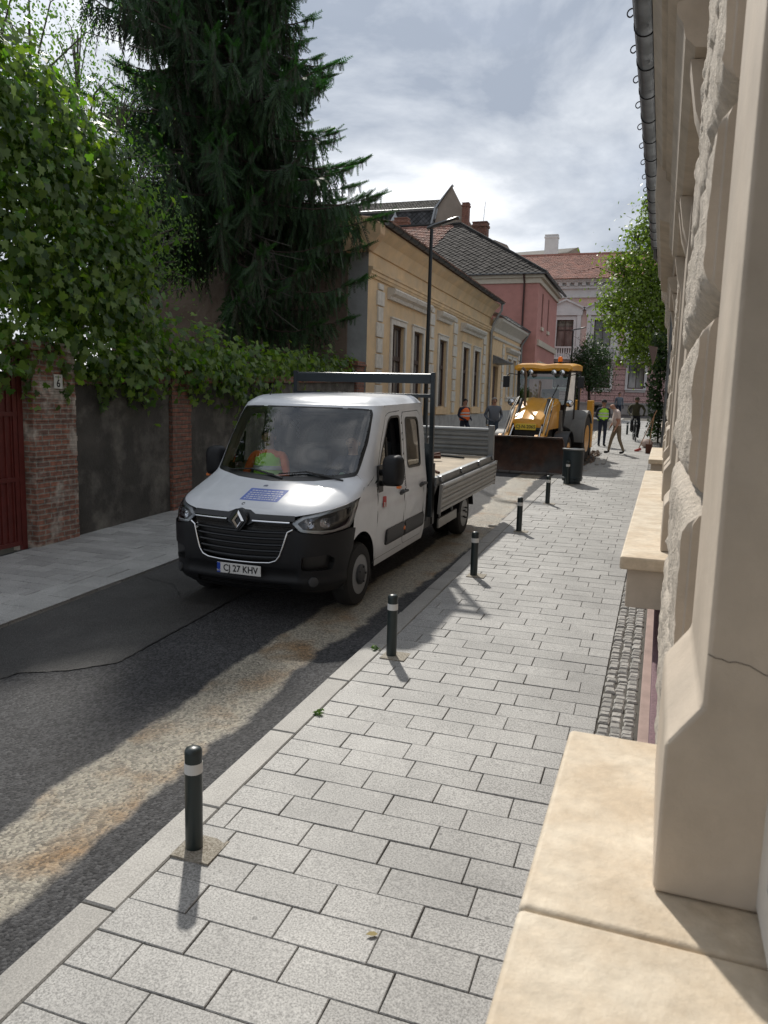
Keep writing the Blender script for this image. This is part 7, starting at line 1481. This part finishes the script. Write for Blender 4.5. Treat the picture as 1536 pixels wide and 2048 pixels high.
# cyclist and bicycle (two things)
CXp, CYp = -.62, 33.6
bk = empty('bicycle', (CXp, CYp, gz(CYp)), (0, 0, .10), 'black bicycle ridden towards the camera on the pavement', 'bicycle')
for y in (-.52, .52):
    b = MB(); R_ = .34; b.tube([(0, y + R_ * cos(t), R_ + R_ * sin(t)) for t in np.linspace(0, 2 * pi, 33)], .020, 6, caps=False); w_ = b.build('wheel', M_rub, bk, weld=False)
    b = MB(); [b.tube([(0, y, R_), (0, y + (R_ - .02) * cos(t), R_ + (R_ - .02) * sin(t))], .002, 3) for t in np.linspace(0, 2 * pi, 17)[:-1]]; b.tube([(-.05, y, R_), (.05, y, R_)], .02, 8); b.build('spokes', M_zinc, w_, weld=False)
b = MB()
for p, q in [((0, -.40, .80), (0, -.05, .30)), ((0, -.38, .88), (0, .12, .82)), ((0, -.05, .30), (0, .16, .92)), ((0, -.05, .30), (0, .52, .34)), ((0, .13, .80), (0, .52, .34)), ((.0, -.40, .86), (0, -.45, .70)), ((.05, -.46, .68), (.05, -.52, .34)), ((-.05, -.46, .68), (-.05, -.52, .34)), ((-.05, -.46, .68), (.05, -.46, .68))]: b.tube([p, q], .016, 6)
b.build('frame', M_blk2, bk, weld=False)
b = MB(); b.tube([(-.30, -.34, 1.04), (-.12, -.42, 1.02), (0, -.40, 1.0), (.12, -.42, 1.02), (.30, -.34, 1.04)], .013, 6); b.tube([(0, -.40, .84), (0, -.40, 1.0)], .014, 6); b.build('handlebar', M_blk2, bk)
b = MB(); b.ell((0, .2, .95), (.075, .13, .03)); b.build('saddle', M_blk2, bk); b = MB(); b.ell((0, -.50, .82), (.03, .03, .03)); b.build('front_lamp', M_white, bk)
person('person', (CXp, CYp, gz(CYp)), .10, 1.75, J0(pel=(0, .17, 1.04), bel=(0, .12, 1.18), che=(0, .02, 1.38), nek=(0, -.05, 1.52), hd0=(0, -.08, 1.57), hd1=(0, -.10, 1.65), hd2=(0, -.09, 1.72), shL=(.21, 0, 1.45), shR=(-.21, 0, 1.45), elL=(.33, -.10, 1.25), elR=(-.33, -.10, 1.25), wrL=(.28, -.30, 1.09), wrR=(-.28, -.30, 1.09), haL=(.26, -.36, 1.06), haR=(-.26, -.36, 1.06), hiL=(.10, .14, .98), hiR=(-.10, .14, .98), knL=(.14, -.12, .62), knR=(-.15, -.22, .80), anL=(.12, .04, .24), anR=(-.13, -.06, .46), heL=(.12, .05, .18), heR=(-.13, -.05, .40), toL=(.13, -.10, .15), toR=(-.14, -.20, .37)), [M_skin, M_olive, M_blk2, M_blk2], lambda c: 0 if c.z > 1.57 and c.y < -.09 else (1 if c.z > 1.02 else 2), 'cyclist in dark clothes with a cap riding the black bicycle towards the camera', hair=M_hair, cap=M_olive)
# passenger and driver in the truck, driver of the loader
def seated(loc, rot, par_label, vest, top, arm=0):
    t = person('person', loc, 0, 1.70, J0(knL=(.12, -.45, .95), knR=(-.12, -.45, .95), anL=(.12, -.5, .55), anR=(-.12, -.5, .55), heL=(.12, -.5, .5), heR=(-.12, -.5, .5), toL=(.12, -.64, .48), toR=(-.12, -.64, .48), hiL=(.1, -.02, .93), hiR=(-.1, -.02, .93), elL=(.28, -.12, 1.14), elR=(-.28, -.12, 1.14), wrL=(.2, -.38, 1.14), wrR=(-.2, -.38, 1.14), haL=(.18, -.46, 1.15), haR=(-.18, -.46, 1.15)), [M_skin, top, M_navy, M_shoe], lambda c: 0 if c.z > 1.47 or (c.y < -.36 and c.z > 1.08) else (1 if c.z > .98 else 2), par_label, hair=M_hair, vest=vest)
    t.matrix_world = Matrix.Translation(loc) @ Euler(rot).to_matrix().to_4x4() @ Matrix.Scale(1.70 / 1.75, 4); return t
p_ = Mv @ Vector((-.62, 1.72, .17)); seated(p_, (0, 0, .15), 'passenger in a yellow green safety vest behind the truck windscreen', (M_hiv, 0), M_org)
p_ = Mv @ Vector((.47, 1.86, .14)); seated(p_, (0, 0, 0), 'driver in dark clothes behind the truck steering wheel', None, M_navy)
Mb = Matrix.Translation((EX, EY, gz(EY) - .045)) @ Euler((0, 0, -.085)).to_matrix().to_4x4(); p_ = Mb @ Vector((0, 3.45, .55)); seated(p_, (0, 0, -.085), 'driver in a green vest inside the excavator cab', (M_hiv, 0), M_navy)
